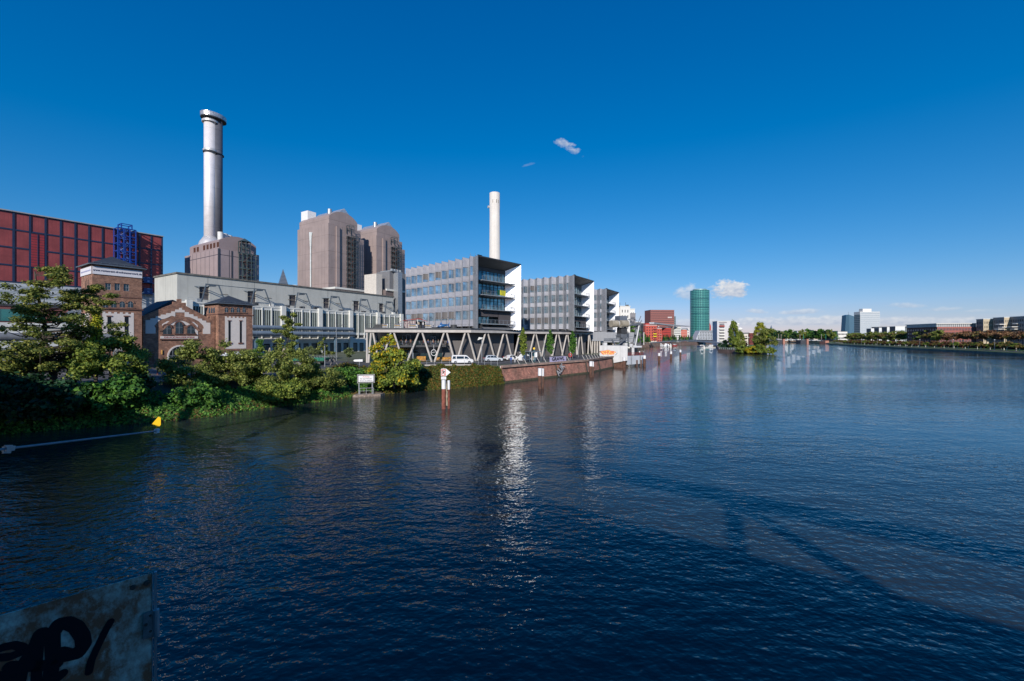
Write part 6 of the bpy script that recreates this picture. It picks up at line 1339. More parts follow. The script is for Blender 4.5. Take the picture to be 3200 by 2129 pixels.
# ================================================================ people
def person_mesh(name, shirt, trousers, hair, pose='stand', skin=(.42, .24, .16)):
    sk = mat('skin', skin, .6, var=.04)
    V = {}; E = []; Rr = []
    def add(n_, p, r, parent=None):
        V[n_] = len(Rr); Rr.append((p, r))
        if parent is not None: E.append((V[parent], V[n_]))
    if pose == 'stand': hz = .92; kn = (0, .0, .5); ft = (0, .02, .08); toe = (0, -.13, .05)
    else: hz = .50; kn = (0, -.42, .50); ft = (0, -.42, .08); toe = (0, -.56, .05)
    add('pel', (0, 0, hz), .125); add('belly', (0, 0, hz + .2), .12, 'pel'); add('chest', (0, 0, hz + .42), .145, 'belly'); add('neck', (0, 0, hz + .58), .06, 'chest'); add('headb', (0, -.01, hz + .66), .075, 'neck'); add('head', (0, -.01, hz + .75), .10, 'headb'); add('crown', (0, .0, hz + .84), .07, 'head')
    for s, q in ((-1, 'l'), (1, 'r')):
        add('sh' + q, (s * .17, 0, hz + .50), .062, 'chest')
        if pose == 'stand': add('el' + q, (s * .235, .02, hz + .22), .045, 'sh' + q); add('wr' + q, (s * .23, -.08, hz + .0), .032, 'el' + q); add('ha' + q, (s * .225, -.11, hz - .09), .034, 'wr' + q)
        else: add('el' + q, (s * .25, -.08, hz + .26), .045, 'sh' + q); add('wr' + q, (s * .16, -.3, hz + .24), .032, 'el' + q); add('ha' + q, (s * .13, -.38, hz + .25), .034, 'wr' + q)
        add('hip' + q, (s * .09, -.01, hz - .05), .092, 'pel'); add('kn' + q, (s * .11 + kn[0], kn[1], kn[2]), .062, 'hip' + q); add('an' + q, (s * .12, ft[1], ft[2]), .042, 'kn' + q); add('to' + q, (s * .13, toe[1], toe[2]), .04, 'an' + q)
    me = bpy.data.meshes.new('tmp'); me.from_pydata([p for p, r in Rr], E, []); ob = bpy.data.objects.new('tmp', me); COL.objects.link(ob)
    md = ob.modifiers.new('s', 'SKIN'); 
    for i, (p, r) in enumerate(Rr): me.skin_vertices[0].data[i].radius = (r, r * (.75 if i in (0, 1, 2) else 1)); 
    me.skin_vertices[0].data[0].use_root = True; sb = ob.modifiers.new('b', 'SUBSURF'); sb.levels = 1
    bpy.context.view_layer.update(); out = bpy.data.meshes.new_from_object(ob.evaluated_get(bpy.context.evaluated_depsgraph_get())); bpy.data.objects.remove(ob); out.name = name
    out.materials.clear()
    for x in (shirt, trousers, sk, hair): out.materials.append(x)
    for f in out.polygons:
        c = f.center; z = c.z
        if z > hz + .56: mi = 3 if (z > hz + .80 or c.y > .03) else 2
        elif (pose == 'stand' and z < hz + .04 and abs(c.x) > .19) or (pose != 'stand' and c.y < -.2 and z > hz + .15): mi = 2
        elif z < hz + .03: mi = 1
        else: mi = 0
        f.material_index = mi
    out.polygons.foreach_set('use_smooth', [True] * len(out.polygons)); return out
cl = {n: mat('cloth_' + n, c, .85) for n, c in dict(blue=(.02, .09, .40), white=(.65, .65, .65), black=(.02, .02, .025), red=(.35, .04, .04), denim=(.05, .08, .16), teal=(.03, .25, .28), beige=(.45, .36, .27), orange=(.5, .14, .03), grey=(.2, .2, .22)).items()}
hairD = mat('dark_hair', (.03, .02, .015), .7); hairB = mat('blond_hair', (.30, .20, .09), .7)
PM = {}
def person(label, loc, rz, shirt='blue', tr='denim', hair=hairD, pose='stand', group=None, sc=1.0):
    k = (shirt, tr, hair.name, pose)
    if k not in PM: PM[k] = person_mesh('person', cl[shirt], cl[tr], hair, pose)
    o = obj('person', PM[k], None, label, loc, rz); tag(o, label, 'person', group); o.scale = (sc,) * 3; return o
person('person in a blue shirt standing at the quay railing', G(1597, 1139, GZ), R(170), 'blue', 'denim')
person('person in white trousers and dark top beside the one in blue', G(1609, 1134, GZ), R(150), 'black', 'white')
person('person in a teal top standing behind the green wagon', G(934, 1136, GZ), R(180), 'teal', 'teal')
person('person in white on the landing stage under the white portal', Vector((LSO[0] + 5.5, LSO[1] + 5.6, zt0 - .1)), R(190), 'white', 'red')
person('person in grey on the landing stage beside the red railing', Vector((LSO[0] + 7.2, LSO[1] + 6.8, zt0 - .1)), R(160), 'grey', 'denim')
rg = random.Random(21); shirts = ['white', 'black', 'red', 'beige', 'blue', 'grey', 'orange', 'white', 'black']
tbl = MB(); tbl.cyl(0, 0, 0, .7, .04, n=6); tbl.lathe([(.36, .7), (.36, .74)], 14); tbt = tbl.build('cafe_table', mat('table_wood', (.18, .10, .06), .6)); tag(tbt, 'small round table on the covered restaurant terrace', 'table', 'round tables on the restaurant terrace')
ch_m = MB(); ch_m.box(-.2, .2, -.2, .22, .42, .46); ch_m.box(-.2, .2, .2, .23, .46, .9)
for x in (-.18, .18):
    for y in (-.18, .2): ch_m.bar((x, y, 0), (x, y, .43), .03, .03)
chr_ = ch_m.build('cafe_chair', dgrey); tag(chr_, 'dark chair on the covered restaurant terrace', 'chair', 'dark chairs on the restaurant terrace')
for i, px in enumerate([1186, 1197, 1209, 1222, 1234, 1262, 1276, 1290, 1304, 1318, 1331, 1345, 1362, 1378, 1392]):
    (x, y), a_ = RT(px, 1.9); dx, dy = math.cos(a_), math.sin(a_); place(tbt, USED, (x, y, PB + 4.0))
    for s in (-1, 1):
        qx, qy = x + dx * s * .62, y + dy * s * .62; rzz = a_ + (R(90) if s < 0 else R(-90)); place(chr_, USED, (qx, qy, PB + 4.0), rzz)
        c = shirts[(i * 2 + (s > 0) * 3) % 9]; person('guest seated on the covered restaurant terrace, %s top' % c, (qx, qy, PB + 4.0), rzz, c, rg.choice(['denim', 'black']), rg.choice([hairD, hairD, hairB]), 'sit', 'guests seated on the covered restaurant terrace')
for px, c in ((1247, 'black'), (1252, 'white'), (1308, 'beige'), (1354, 'white'), (1322, 'white')): (x, y), a_ = RT(px, 1.7); person('guest in a %s top standing on the roof terrace' % c, (x, y, PT), rg.uniform(0, 6), c, 'denim', hairD, 'stand', 'guests standing on the roof terrace')
# planters / tubs on the terrace
(x, y), a_ = RT(1187, 1.4); m = MB(); m.box(-1.0, 1.6, -.4, .4, 0, .95); m.slab([(-1.5, 0), (-1.0, 0), (-1.0, .95)], -.4, .4); tag(m.build('covered_bar', dgrey, None, loc=(x, y, PT), rz=a_), 'dark covered counter at the left end of the roof terrace', 'counter')
(x, y), a_ = RT(1418, 1.6); m = MB(); m.lathe([(.8, 0), (.8, .9), (.75, .95)], 18); m.build; tag(m.build('round_tub', dgrey, None, loc=(x, y, PT)), 'dark round tub beside the fish sculpture', 'tub')
# ================================================================ farther buildings
PANES = {}
def fwall(root, P, Q, z0, z1, cols, rows, fw, fh, wm_, gm_, depth=.35, zb=1.0, zt=1.0, name='wall', edge=.5, cap=100, skip=()):
    """far facade: wall with real openings, each window a part (past 100 of them one part)"""
    P = Vector(P); Q = Vector(Q); d = Q - P; L_ = d.length; d.normalize(); n = Vector((d.y, -d.x)); H = z1 - z0 - zb - zt
    cw = (L_ - 2 * edge) / cols; rh = H / rows; ops = []
    for j in range(rows):
        for i in range(cols):
            if (i, j) in skip: continue
            u = edge + cw * i + cw * (1 - fw) / 2; z = z0 + zb + rh * j + rh * (1 - fh) / 2; ops.append((u, u + cw * fw, z, z + rh * fh))
    m = MB(); m.wall(P, Q, z0, z1, ops, depth); m.build(name, wm_, root)
    k = (round(cw * fw, 2), round(rh * fh, 2), gm_.name)
    if k not in PANES: b = MB(); b.quad((0, 0, 0), (k[0], 0, 0), (k[0], 0, k[1]), (0, 0, k[1])); me = bpy.data.meshes.new('window'); me.from_pydata(b.v, [], b.f); me.materials.append(gm_); PANES[k] = me
    rest = MB(); rz = math.atan2(d.y, d.x)
    for c, (a, b, e, f) in enumerate(ops):
        q = P + d * a - n * depth * .8
        if c < cap: obj('window', PANES[k], root, loc=(q.x, q.y, e), rz=rz)
        else: q2 = P + d * b - n * depth * .8; rest.quad((q.x, q.y, e), (q2.x, q2.y, e), (q2.x, q2.y, f), (q.x, q.y, f))
    if rest.v: tag(rest.build('windows', gm_, root), kind='stuff')
gfar = mat('far_glass', (.03, .04, .055), .1, metal=.2, spec=1, var=.3, scale=.1)
def fb_(name, label, cat, px0, px1, Y, ztop, wm_, grid, ang=0, depth=14, z0=GZ, fw=.5, fh=.5, gm_=gfar, side=None, roof=None, group=None, zb=1., zt=1., sidegrid=None, cap=100, Y1=None):
    """box building whose front runs from photo column px0 to px1; ang = turn of the front from facing the camera"""
    x, y = XY(px0, Y); a = ang; L_ = PU(px1, (x, y, 0), a); rt = thing(name, label, cat, (x, y, z0), a, group); H = ztop - z0
    fwall(rt, (0, 0), (L_, 0), 0, H, grid[0], grid[1], fw, fh, wm_, gm_, zb=zb, zt=zt, cap=cap)
    s = side or wm_
    if sidegrid: fwall(rt, (0, depth), (0, 0), 0, H, sidegrid[0], sidegrid[1], fw, fh, s, gm_, zb=zb, zt=zt, cap=cap)
    else: m = MB(); m.wall((0, depth), (0, 0), 0, H); m.build('side_wall', s, rt)
    m = MB(); m.wall((L_, 0), (L_, depth), 0, H); m.wall((L_, depth), (0, depth), 0, H); m.build('rear_wall', s, rt)
    m = MB(); m.box(-.2, L_ + .2, -.2, depth + .2, H, H + .45); m.build('roof', roof or offw, rt); return rt, L_, H
cream = mat('cream_render', (.66, .58, .50), .8, var=.05); whiter = mat('white_render', (.74, .72, .68), .8, var=.04)
greyr = mat('grey_render', (.27, .26, .27), .8, var=.06); redr = mat('red_render', (.52, .10, .07), .8, var=.06); redd = mat('deep_red_render', (.42, .05, .04), .8, var=.06)
o, L_, H = fb_('apartment_building', 'tall white building with square windows right of the rear office building', 'building', 1938, 1969, 235, 27.0, whiter, (3, 7), R(10), fw=.32, fh=.5, side=cream)
m = MB(); m.bar((.8, 2, H), (.8, 2, H + 2.4), .15, .15); m.bar((L_ * .7, 2, H), (L_ * .7, 2, H + 2.6), .15, .15); m.box(L_ * .75, L_ * .95, 1, 3, H, H + 1.2); m.build('roof_mast', dgrey, o)
fb_('apartment_building', 'cream building with tall slit windows beside the white one', 'building', 1914, 1937.5, 222, 25.2, cream, (5, 3), R(14), depth=6, fw=.35, fh=.86)
fb_('apartment_building', 'brownish grey building with a glazed top behind the crane head', 'building', 1969.5, 1986, 262, 24.5, greyr, (4, 6), R(16), fw=.55, fh=.45, roof=greyr)
fb_('apartment_building', 'pale rooftop block peeping out behind the brownish grey building', 'building', 1969, 1984, 300, 30.0, offw, (2, 7), R(0), fw=.4, fh=.3)
fb_('apartment_building', 'dark grey stepped building behind the crane boom', 'building', 1986, 2002, 285, 20.0, mat('dark_render', (.13, .13, .14), .8), (5, 4), R(20), fw=.75, fh=.5)
fb_('apartment_building', 'lowest stepped dark glass building left of the red apartments', 'building', 2002, 2011, 330, 21.0, dgrey, (2, 4), R(20), fw=.7, fh=.5)
fb_('apartment_building', 'white low building with glass ground floor between crane boom and red apartments', 'building', 1996, 2013, 345, 13.5, whiter, (3, 2), R(10), fw=.8, fh=.35)
# brown office slab with many windows
bt, L_, H = fb_('office_tower', 'reddish brown office slab with a dense grid of windows', 'building', 2033, 2107, 820, 64.5, mat('redbrown_stone', (.30, .115, .10), .8, var=.04), (26, 14), R(4), depth=30, fw=.52, fh=.55, z0=3, roof=mat('roof_brown', (.16, .09, .08), .8))
m = MB()
for k in range(4): m.box(L_ * .73 + k * 2.1, L_ * .73 + k * 2.1 + 1.2, -.4, -.05, H - 15.5, H - 13.2)
m.box(L_ * .33, L_ * .33 + 1.1, -.4, -.05, 28, 30); m.build('white_blind', white, bt)
m = MB(); m.box(L_ + .5, L_ + 5, 4, 20, 0, H - 12); m.build('annex_tower', mat('annex_blue', (.12, .18, .20), .4, pat='h', ps=(1, 3.5), pw=1), bt)
# red harbour apartments
def apt(label, px0, px1, Y, ztop, wm_, grid, ang, **k): return fb_('harbour_apartments', label, 'building', px0, px1, Y, ztop, wm_, grid, ang, group='apartment houses along the harbour basin', **k)
a1, L_, H = apt('bright red apartment house with yellow balconies nearest the crane', 2017, 2052, 488, 24.2, redr, (4, 6), R(12), fw=.42, fh=.5, roof=whiter)
m = MB()
for k in range(5): m.box(L_ * .66, L_ * .95, -1.3, -.05, 4.0 + k * 3.0, 4.25 + k * 3.0)
m.build('balcony', dgrey, a1); m = MB(); m.box(L_ * .66, L_ * .95, -1.4, -1.3, 7.2, 8.1); m.box(L_ * .66, L_ * .95, -1.4, -1.3, 10.2, 11.1); m.build('balcony_front', MATS['banner_yellow'], a1)
m = MB(); m.box(0, L_, -.1, 0, 0, 2.4); m.build('plinth', cream, a1); m = MB(); m.box(1, 6, 1, 6, H, H + 2.6); m.build('roof_house', redd, a1)
a2, L_, H = apt('red apartment house with orange balcony fronts, second from the crane', 2054, 2068, 514, 21.0, redr, (2, 5), R(12), fw=.4, fh=.5, roof=whiter)
m = MB(); m.box(L_ * .3, L_ * .9, -1.2, -.05, 4, 4.2); m.box(L_ * .3, L_ * .9, -1.2, -.05, 7, 7.2); m.box(L_ * .3, L_ * .9, -1.2, -.05, 10, 10.2); m.build('balcony', offw, a2)
apt('deep red apartment house third from the crane', 2069, 2097, 556, 22.9, redd, (7, 5), R(14), fw=.5, fh=.5, roof=greyr)
apt('grey brown apartment house between the deep red and the white one', 2097.5, 2106, 580, 24.6, mat('taupe_render', (.24, .17, .14), .8), (2, 5), R(14), fw=.3, fh=.4)
apt('white and grey apartment house with stacked balconies', 2106.5, 2128, 604, 25.5, offw, (6, 6), R(14), fw=.62, fh=.55, roof=greyr)
apt('red and white striped apartment house', 2128.5, 2147, 640, 22.0, mat('light_red_render', (.60, .15, .10), .8), (8, 4), R(14), fw=.4, fh=.75, gm_=mat('pale_window', (.5, .52, .55), .4))
apt('small white apartment house beside the green round tower', 2147.5, 2154, 668, 24.6, whiter, (2, 5), R(14), fw=.6, fh=.5)
m = MB(); A = W(2036, 1010, 500); B = W(2098, 1017.5, 580); m.bar(A, B, 6, 1.6); C_a = W(2100, 1016.5, 585); D_a = W(2150, 1020, 660); m.bar(C_a, D_a, 6, 1.2)
tag(m.build('terrace_roofs', mat('roof_light', (.50, .52, .54), .7, pat='v', ps=(3.2, 1), pw=.9, pc=(.2, .2, .22))), 'stepped pale penthouse roofs above the red apartments', 'roof')
# round green tower
RT_ = 19.0; tp = XY(2186.5, 880)
gt_ = thing('round_tower', 'round green glass tower with diamond pattern by the harbour basin', 'skyscraper', (tp[0], tp[1], 3))
tgl = mat('teal_panel_light', (.10, .37, .32), .18, metal=.25, var=.06, spec=1); tgd = mat('teal_panel_dark', (.02, .11, .12), .10, metal=.3, var=.1, spec=1)
nseg = 36; nr_ = 60; hh = 106.5; m = MB(); m2 = MB(); vs = []
for j in range(nr_ + 1):
    off = .5 if j % 2 else 0
    for i in range(nseg):
        a = (i + off) / nseg * 2 * math.pi; r_ = RT_ + (.0 if j % 2 else .0); vs.append((r_ * math.cos(a), r_ * math.sin(a), hh * j / nr_))
up = []; dn = []
for j in range(nr_):
    for i in range(nseg):
        i2 = (i + 1) % nseg
        if j % 2 == 0: up.append((j * nseg + i, j * nseg + i2, (j + 1) * nseg + i)); dn.append((j * nseg + i2, (j + 1) * nseg + i2, (j + 1) * nseg + i))
        else: up.append((j * nseg + i, (j + 1) * nseg + i2, (j + 1) * nseg + i)); dn.append((j * nseg + i, j * nseg + i2, (j + 1) * nseg + i2))
mm = MB(); mm.cm = 0; mm.add(vs, up + dn); mm.m = [0 if q < len(up) else 1 for q in range(len(up) + len(dn))]
for q, f in enumerate(up + dn):
    j = min(f) // nseg
    if j in (49, 39, 32): mm.m[q] = 1
tb_ = mm.build('glass_facade', [tgl, tgd], gt_)
m = MB(); m.lathe([(RT_ - .1, hh), (RT_ - 5.5, hh), (RT_ - 5.5, hh + 2.6), (RT_ - 6, hh + 2.8)], 36); m.build('crown', mat('tower_crown', (.30, .42, .42), .4, metal=.3), gt_, smooth=False)
rr_ = thing('red_gable', 'dark red gable sliver just right of the round green tower', 'building', (XY(2215, 950)[0], 950, 3)); m = MB(); m.prism([(0, 0), (5, 0), (5, 5), (0, 5)], 0, 34, 1); m.prism([(0, 0), (5, 0), (5, 5), (0, 5)], 34, 42, .1); m.build('wall', redd, rr_)
# low building with triangle windows
to = XY(2174, 620); tr_b = thing('triangle_building', 'low white building with rows of dark triangular windows and slanted end', 'building', (to[0], to[1], GZ), R(3)); Lt = PU(2243, (to[0], to[1], 0), R(3)); Ht = 17.0; zb2 = 3.2
twm = mat('panel_paleblue', (.46, .49, .54), .5, var=.04); m = MB(); m.slab([(0, zb2), (Lt, zb2), (Lt, Ht), (6.5, Ht)], 0, 14); m.build('wall', twm, tr_b)
m = MB(); m.slab([(6.3, Ht - 2.0), (Lt, Ht - 2.0), (Lt, Ht + .2), (7.2, Ht + .2)], -.25, 0)
m.build('roof_band', mat('band_grey', (.28, .30, .33), .5, pat='v', ps=(3, 1), pw=.6), tr_b)
tm = MB(); tm.slab([(-.95, 1.9), (.95, 1.9), (0, 0)], -.12, .01); t0 = None
for j in range(5):
    x = 2.0 + j * 1.35 + (.9 if j % 2 else 0)
    while x < Lt - 1:
        zz = zb2 + .35 + j * 2.25
        if x > 1.2 + (zz + 1.9 - zb2) / (Ht - zb2) * 6.5:
            if t0 is None: t0 = tm.build('window', MATS['black'], tr_b, loc=(x, 0, zz))
            else: obj('window', t0.data, tr_b, loc=(x, 0, zz))
        x += 2.45
m = MB(); m.box(1, Lt, 2, 12, 0, zb2); m.build('base', dgrey, tr_b)
# white peninsula building with balconies
wp, Lw, Hw = fb_('balcony_building', 'white apartment block with stacked balconies at the water by the tall poplar', 'building', 2241, 2292, 440, 26.8, mat('pale_mauve', (.56, .55, .57), .7, var=.04), (1, 1), R(-6), depth=13, fw=.01, fh=.01, z0=1.0)
m = MB(); u0, u1 = Lw * .14, Lw * .44
m.box(u0, u1, -.06, -.0, 5.5, 23.5); m.build('loggia_shade', mat('loggia_dark', (.09, .09, .11), .6, pat='v', ps=(1.3, 1), pw=.3, pc=(.4, .4, .42)), wp)
for k in range(6):
    m = MB(); m.box(u0 - .5, u1 + .1, -1.2, -.06, 5.3 + k * 3.0, 5.6 + k * 3.0); m.box(u0 - .5, u1, -1.25, -1.2, 5.6 + k * 3.0, 6.6 + k * 3.0); m.build('balcony', [whiter, whiter, whiter, whiter, whiter, mat('awning_red', (.35, .06, .05), .7)][k], wp)
m = MB(); m.box(Lw * .1, Lw * .6, .0 - .05, 6, 24.0, 25.2); m.box(Lw * .8, Lw * .95, -.05, 0, 3, 23); m.build('attic', greyr, wp)
for k, (px0, px1, zt_, Yv) in enumerate(((2293, 2307, 21, 430), (2303, 2320, 15.5, 425), (2310, 2338, 13.0, 420))):
    q, L_, H = fb_('terraced_building', ['topmost white terrace block stepping down behind the poplar', 'middle white terrace block behind the poplar', 'lowest beige terrace block with balconies between poplar and round tree'][k], 'building', px0, px1, Yv - k * 8, zt_, whiter if k < 2 else cream, (3, 2 + (k > 0) + (k > 1)), R(-6), fw=.75, fh=.42, z0=1.7, depth=10)
    m = MB(); m.box(-.3, L_ + .5, -1.3, 0, H - 3.4, H - 3.0); m.build('balcony', whiter, q)
sph = MB(); sph.lathe([(.3, -1.4), (1.9, -.8), (2.3, .1), (1.8, 1.1), (.4, 1.7)], 12)
for px, py, s_ in ((2302, 1021, 1.0), (2312, 1029, 1.15), (2306, 1014, .8)): q = W(px, py, 428); place(tag(sph.build('roof_dome', whiter), 'white rounded roof terrace pod on the terraced building', 'roof dome', 'white rounded pods on the terraced roofs') if not USED.get('roof_dome') else bpy.data.objects['roof_dome'], USED, q, 0, None, None, s_)
wr = fb_('wine_red_building', 'dark wine red building between the two island tree groups', 'building', 2342, 2362, 470, 15, mat('wine_red', (.16, .035, .03), .8), (3, 3), 0, fw=.4, fh=.4, z0=1.7)
# footbridge
fbm = mat('footbridge_grey', (.32, .34, .37), .5, metal=.2)
ft = thing('footbridge', 'slender grey arched footbridge across the harbour mouth', 'bridge', (0, 0, 0)); A = W(2036, 1069.5, 445); Bb = W(2100, 1065, 415); Cc_ = W(2155, 1063.2, 385); Dd = W(2205, 1066, 360); Ee = W(2262, 1071.5, 335)
m = MB(); pts = [A, Bb, Cc_, Dd, Ee]
for a, b in zip(pts, pts[1:]): m.bar(a - Vector((0, 0, .6)), b - Vector((0, 0, .6)), 3.6, 1.1); 
m.build('deck', fbm, ft); m = MB()
for a, b in zip(pts, pts[1:]):
    m.bar(a + Vector((0, -1.6, 1)), b + Vector((0, -1.6, 1)), .1, .1)
    for k in range(12): q = a + (b - a) * k / 12; m.bar(q + Vector((0, -1.6, 0)), q + Vector((0, -1.6, 1)), .06, .06)
m.build('railing', steel, ft)
for px, Yv in ((2096, 417), (2200.5, 362)): q = XY(px, Yv); m = MB(); m.bar((q[0], q[1], -2), (q[0], q[1], 5.2), .9, .7, 10); m.build('pier', whiter, ft)
m = MB(); q = W(2043, 1072, 440); m.bar((q.x, q.y, 0), (q.x - 3, q.y, 3.4), 3, 1.2); m.build('abutment', dgrey, ft)
rgp = random.Random(7)
for k in range(16):
    px = 2046 + k * 12.5 + rgp.uniform(-4, 4); seg = [445, 415, 385, 360, 335]; f = (px - 2036) / (2262 - 2036) * 4; i = min(3, int(f)); q = pts[i] + (pts[i + 1] - pts[i]) * (f - i); c = rgp.choice(shirts); person('person walking on the arched footbridge, %s top' % c, q, rgp.uniform(0, 6), c, 'denim', hairD, 'stand', 'people walking on the footbridge')
for k in range(22):
    q = W(1990 + k * 2.2 + rgp.uniform(-1, 1), 1066, 425 + k * 1.2); c = rgp.choice(shirts); person('person strolling on the harbour quay before the trees, %s top' % c, (q.x - 1.5, q.y + 3, GZ), rgp.uniform(0, 6), c, 'denim', hairD, 'stand', 'people strolling on the harbour quay')
# boats
def boat(name, label, loc, rz, L_, hull, kind='motor'):
    r = thing(name, label, 'boat', loc, rz, 'boats moored in the harbour basin'); m = MB(); vs = []; st = [(0, .82, 0), (.25, 1, 0), (.6, .95, .05), (.85, .55, .2), (1, .04, .4)]; Bm = L_ * .16
    for f, w_, k in st: vs += [(f * L_, -Bm * w_, .95 + k), (f * L_, -Bm * w_ * .6, -.15), (f * L_, Bm * w_ * .6, -.15), (f * L_, Bm * w_, .95 + k)]
    m.add(vs, [(i * 4 + j, (i + 1) * 4 + j, (i + 1) * 4 + j + 1, i * 4 + j + 1) for i in range(4) for j in range(3)] + [(i * 4 + 3, (i + 1) * 4 + 3, (i + 1) * 4, i * 4) for i in range(4)] + [(0, 1, 2, 3)]); m.build('hull', hull, r)
    m = MB(); m.slab([(L_ * .2, .9), (L_ * .2, 2.1), (L_ * .52, 2.2), (L_ * .7, 1.05)], -Bm * .62, Bm * .62); m.build('cabin', white, r)
    m = MB(); m.slab([(L_ * .25, 1.4), (L_ * .25, 1.95), (L_ * .5, 2.0), (L_ * .6, 1.4)], -Bm * .64, Bm * .64); m.build('cabin_window', glassD, r)
    if kind == 'sail': m = MB(); m.bar((L_ * .5, 0, 1), (L_ * .5, 0, L_ * 1.1), .1, .08); m.bar((L_ * .5, 0, 2.2), (L_ * .1, 0, 2.2), .12, .12); m.build('mast', steel, r)
    if kind == 'fly': m = MB(); m.box(L_ * .25, L_ * .5, -Bm * .5, Bm * .5, 2.15, 2.9); m.build('flybridge', white, r)
    return r
hwh = mat('hull_white', (.78, .79, .80), .3, var=.03); hbl = mat('hull_blue', (.02, .14, .42), .3); hrd = mat('hull_red', (.40, .04, .04), .4); hdk = mat('hull_navy', (.02, .035, .09), .3)
bs_ = [('white cabin boat moored at the left end of the boat row', 2052, 1082, 12, hwh, 'fly', 15), ('dark boat under the footbridge, second in the boat row', 2064, 1082, 9, hdk, 'motor', 80), ('white motor yacht in the middle of the boat row', 2079, 1082, 13, hwh, 'fly', 60), ('white cruiser bow-on beside the middle yacht', 2090, 1081.5, 10, hwh, 'motor', 95), ('small boat with a red hull in front of the footbridge pier', 2103, 1081, 7, hrd, 'motor', 25),
       ('long white covered boat right of the footbridge pier', 2107, 1077.5, 14, hwh, 'fly', 10), ('boat with a bright blue hull below the footbridge', 2119, 1075.5, 15, hbl, 'motor', 5), ('white sailing boat right of the blue boat', 2146, 1073.5, 12, hwh, 'sail', 15), ('white motorboat fifth from the right of the row', 2152, 1072.8, 11, hwh, 'motor', 20), ('white motorboat under the right half of the footbridge', 2163, 1072.5, 12, hwh, 'fly', 15), ('last white motorboat at the right end of the row', 2174, 1072, 12, hwh, 'motor', 10),
       ('small dark motorboat right of the footbridge pier', 2204, 1084.5, 8, hdk, 'motor', 165), ('white runabout moored by the white balcony block', 2213, 1083.5, 8, hwh, 'motor', 10), ('dark blue covered boat against the white balcony block', 2226, 1082, 9, hdk, 'fly', 15)]
for lab, px, py, L_, hu, kd, rz in bs_: q = G(px, py); boat('moored_boat', lab, (q.x, q.y, 0), R(rz), L_, hu, kd)
q = G(2192, 1086.5); m = MB(); m.box(0, 17, 0, 2, .1, .5); m.build; tag(m.build('floating_pontoon', offw, None, loc=(q.x, q.y, 0), rz=R(8)), 'pale floating pontoon before the small boats', 'pontoon')
# ================================================================ far road bridge
fr_ = thing('road_bridge', 'long low road bridge across the far river with masts and stone piers', 'bridge', (0, 0, 0)); A = W(2396, 1058.2, 745); Bb = W(2582, 1065, 690)
brm = mat('bridge_grey', (.48, .49, .50), .7, var=.06); dkb = mat('bridge_dark', (.05, .055, .07), .8); sst = mat('red_sandstone', (.42, .20, .15), .85)
m = MB()
for k in range(12): a_, b_ = A.lerp(Bb, k / 12), A.lerp(Bb, (k + 1) / 12); m.box(a_.x, b_.x, a_.y - 4, a_.y + 6, a_.z - 1.15, a_.z - .2)
m.build('deck', brm, fr_)
for px, Yv in ((2438, 733), (2511, 710)):
    q = XY(px, Yv); m = MB(); m.box(q[0] - 9, q[0] - 0, q[1] - 6, q[1] + 6, -1, 6.0); m.build('pier', dkb, fr_)
    m = MB(); m.box(q[0] - 0, q[0] + 3.2, q[1] - 8, q[1] - 4, -1, 7.6); m.build('pier_head', sst, fr_)
q = XY(2576, 690); m = MB(); m.box(q[0] - 2, q[0] + 4, q[1] - 5, q[1] + 8, 0, 5); m.build('abutment', sst, fr_)
for px, g_ in ((2433, 0), (2441, 0), (2500, 0), (2511, 1), (2567, 0), (2580.5, 1)):
    q = W(px, 1060, 715); m = MB(); m.bar((q.x, q.y, 6.5), (q.x, q.y, 16), .35, .3); m.build('mast', mat('mast_green', (.05, .35, .25), .6) if g_ else mat('mast_pink', (.5, .42, .40), .7), fr_)
# ================================================================ right bank skyline
haz = .0
ec = XY(2654, 3150); eb = thing('twin_skyscraper', 'distant blue glass skyscraper with slanting sides left of the white high-rise', 'skyscraper', (ec[0], ec[1], 3)); ebm = mat('hazed_blue_glass', (.055, .125, .19), .25, metal=.2, var=.05, pat='h', ps=(1, 8), pw=1, pc=(.08, .15, .21))  # blue glass with distance haze mixed into its colour
m = MB(); m.add([(-36, 0, 0), (2, 0, 0), (2, 40, 0), (-36, 40, 0), (-24, 0, 178), (-2, 0, 184), (-2, 40, 184), (-24, 40, 178)], [(0, 1, 5, 4), (1, 2, 6, 5), (2, 3, 7, 6), (3, 0, 4, 7), (4, 5, 6, 7)]); m.build('tower', ebm, eb)
m = MB(); m.add([(2.5, 2, 0), (40, 2, 0), (40, 42, 0), (2.5, 42, 0), (-1, 2, 184), (38, 2, 172), (38, 42, 172), (-1, 42, 184)], [(0, 1, 5, 4), (1, 2, 6, 5), (2, 3, 7, 6), (3, 0, 4, 7), (4, 5, 6, 7)]); m.build('tower', mat('hazed_blue_glass_light', (.085, .17, .245), .25, metal=.2, var=.05, pat='h', ps=(1, 8), pw=1, pc=(.11, .2, .27)), eb); m = MB(); m.bar((10, 20, 180), (10, 20, 206), 1.5, 1.5); m.build('mast', steel, eb)
wh, L_, H = fb_('white_high_rise', 'white high-rise with a dense window grid and a roof block', 'building', 2688, 2750, 900, 66, mat('white_grid', (.52, .56, .59), .5, var=.03), (18, 14), R(0), depth=16, fw=.5, fh=.45, gm_=mat('pale_blue_window', (.20, .27, .33), .2), side=mat('teal_side_shaded', (.10, .15, .17), .4, pat='h', ps=(1, 4.0), pw=1.6, pc=(.34, .38, .38)), z0=4.6, roof=whiter)  # teal side wall, its shade darkened into the colour
m = MB(); m.box(-.3, 0, -.1, 16, H - 6, H + .3); m.build('attic', whiter, wh); m = MB(); m.box(9, 28, 4, 14, H, H + 7); m.build('roof_block', whiter, wh)
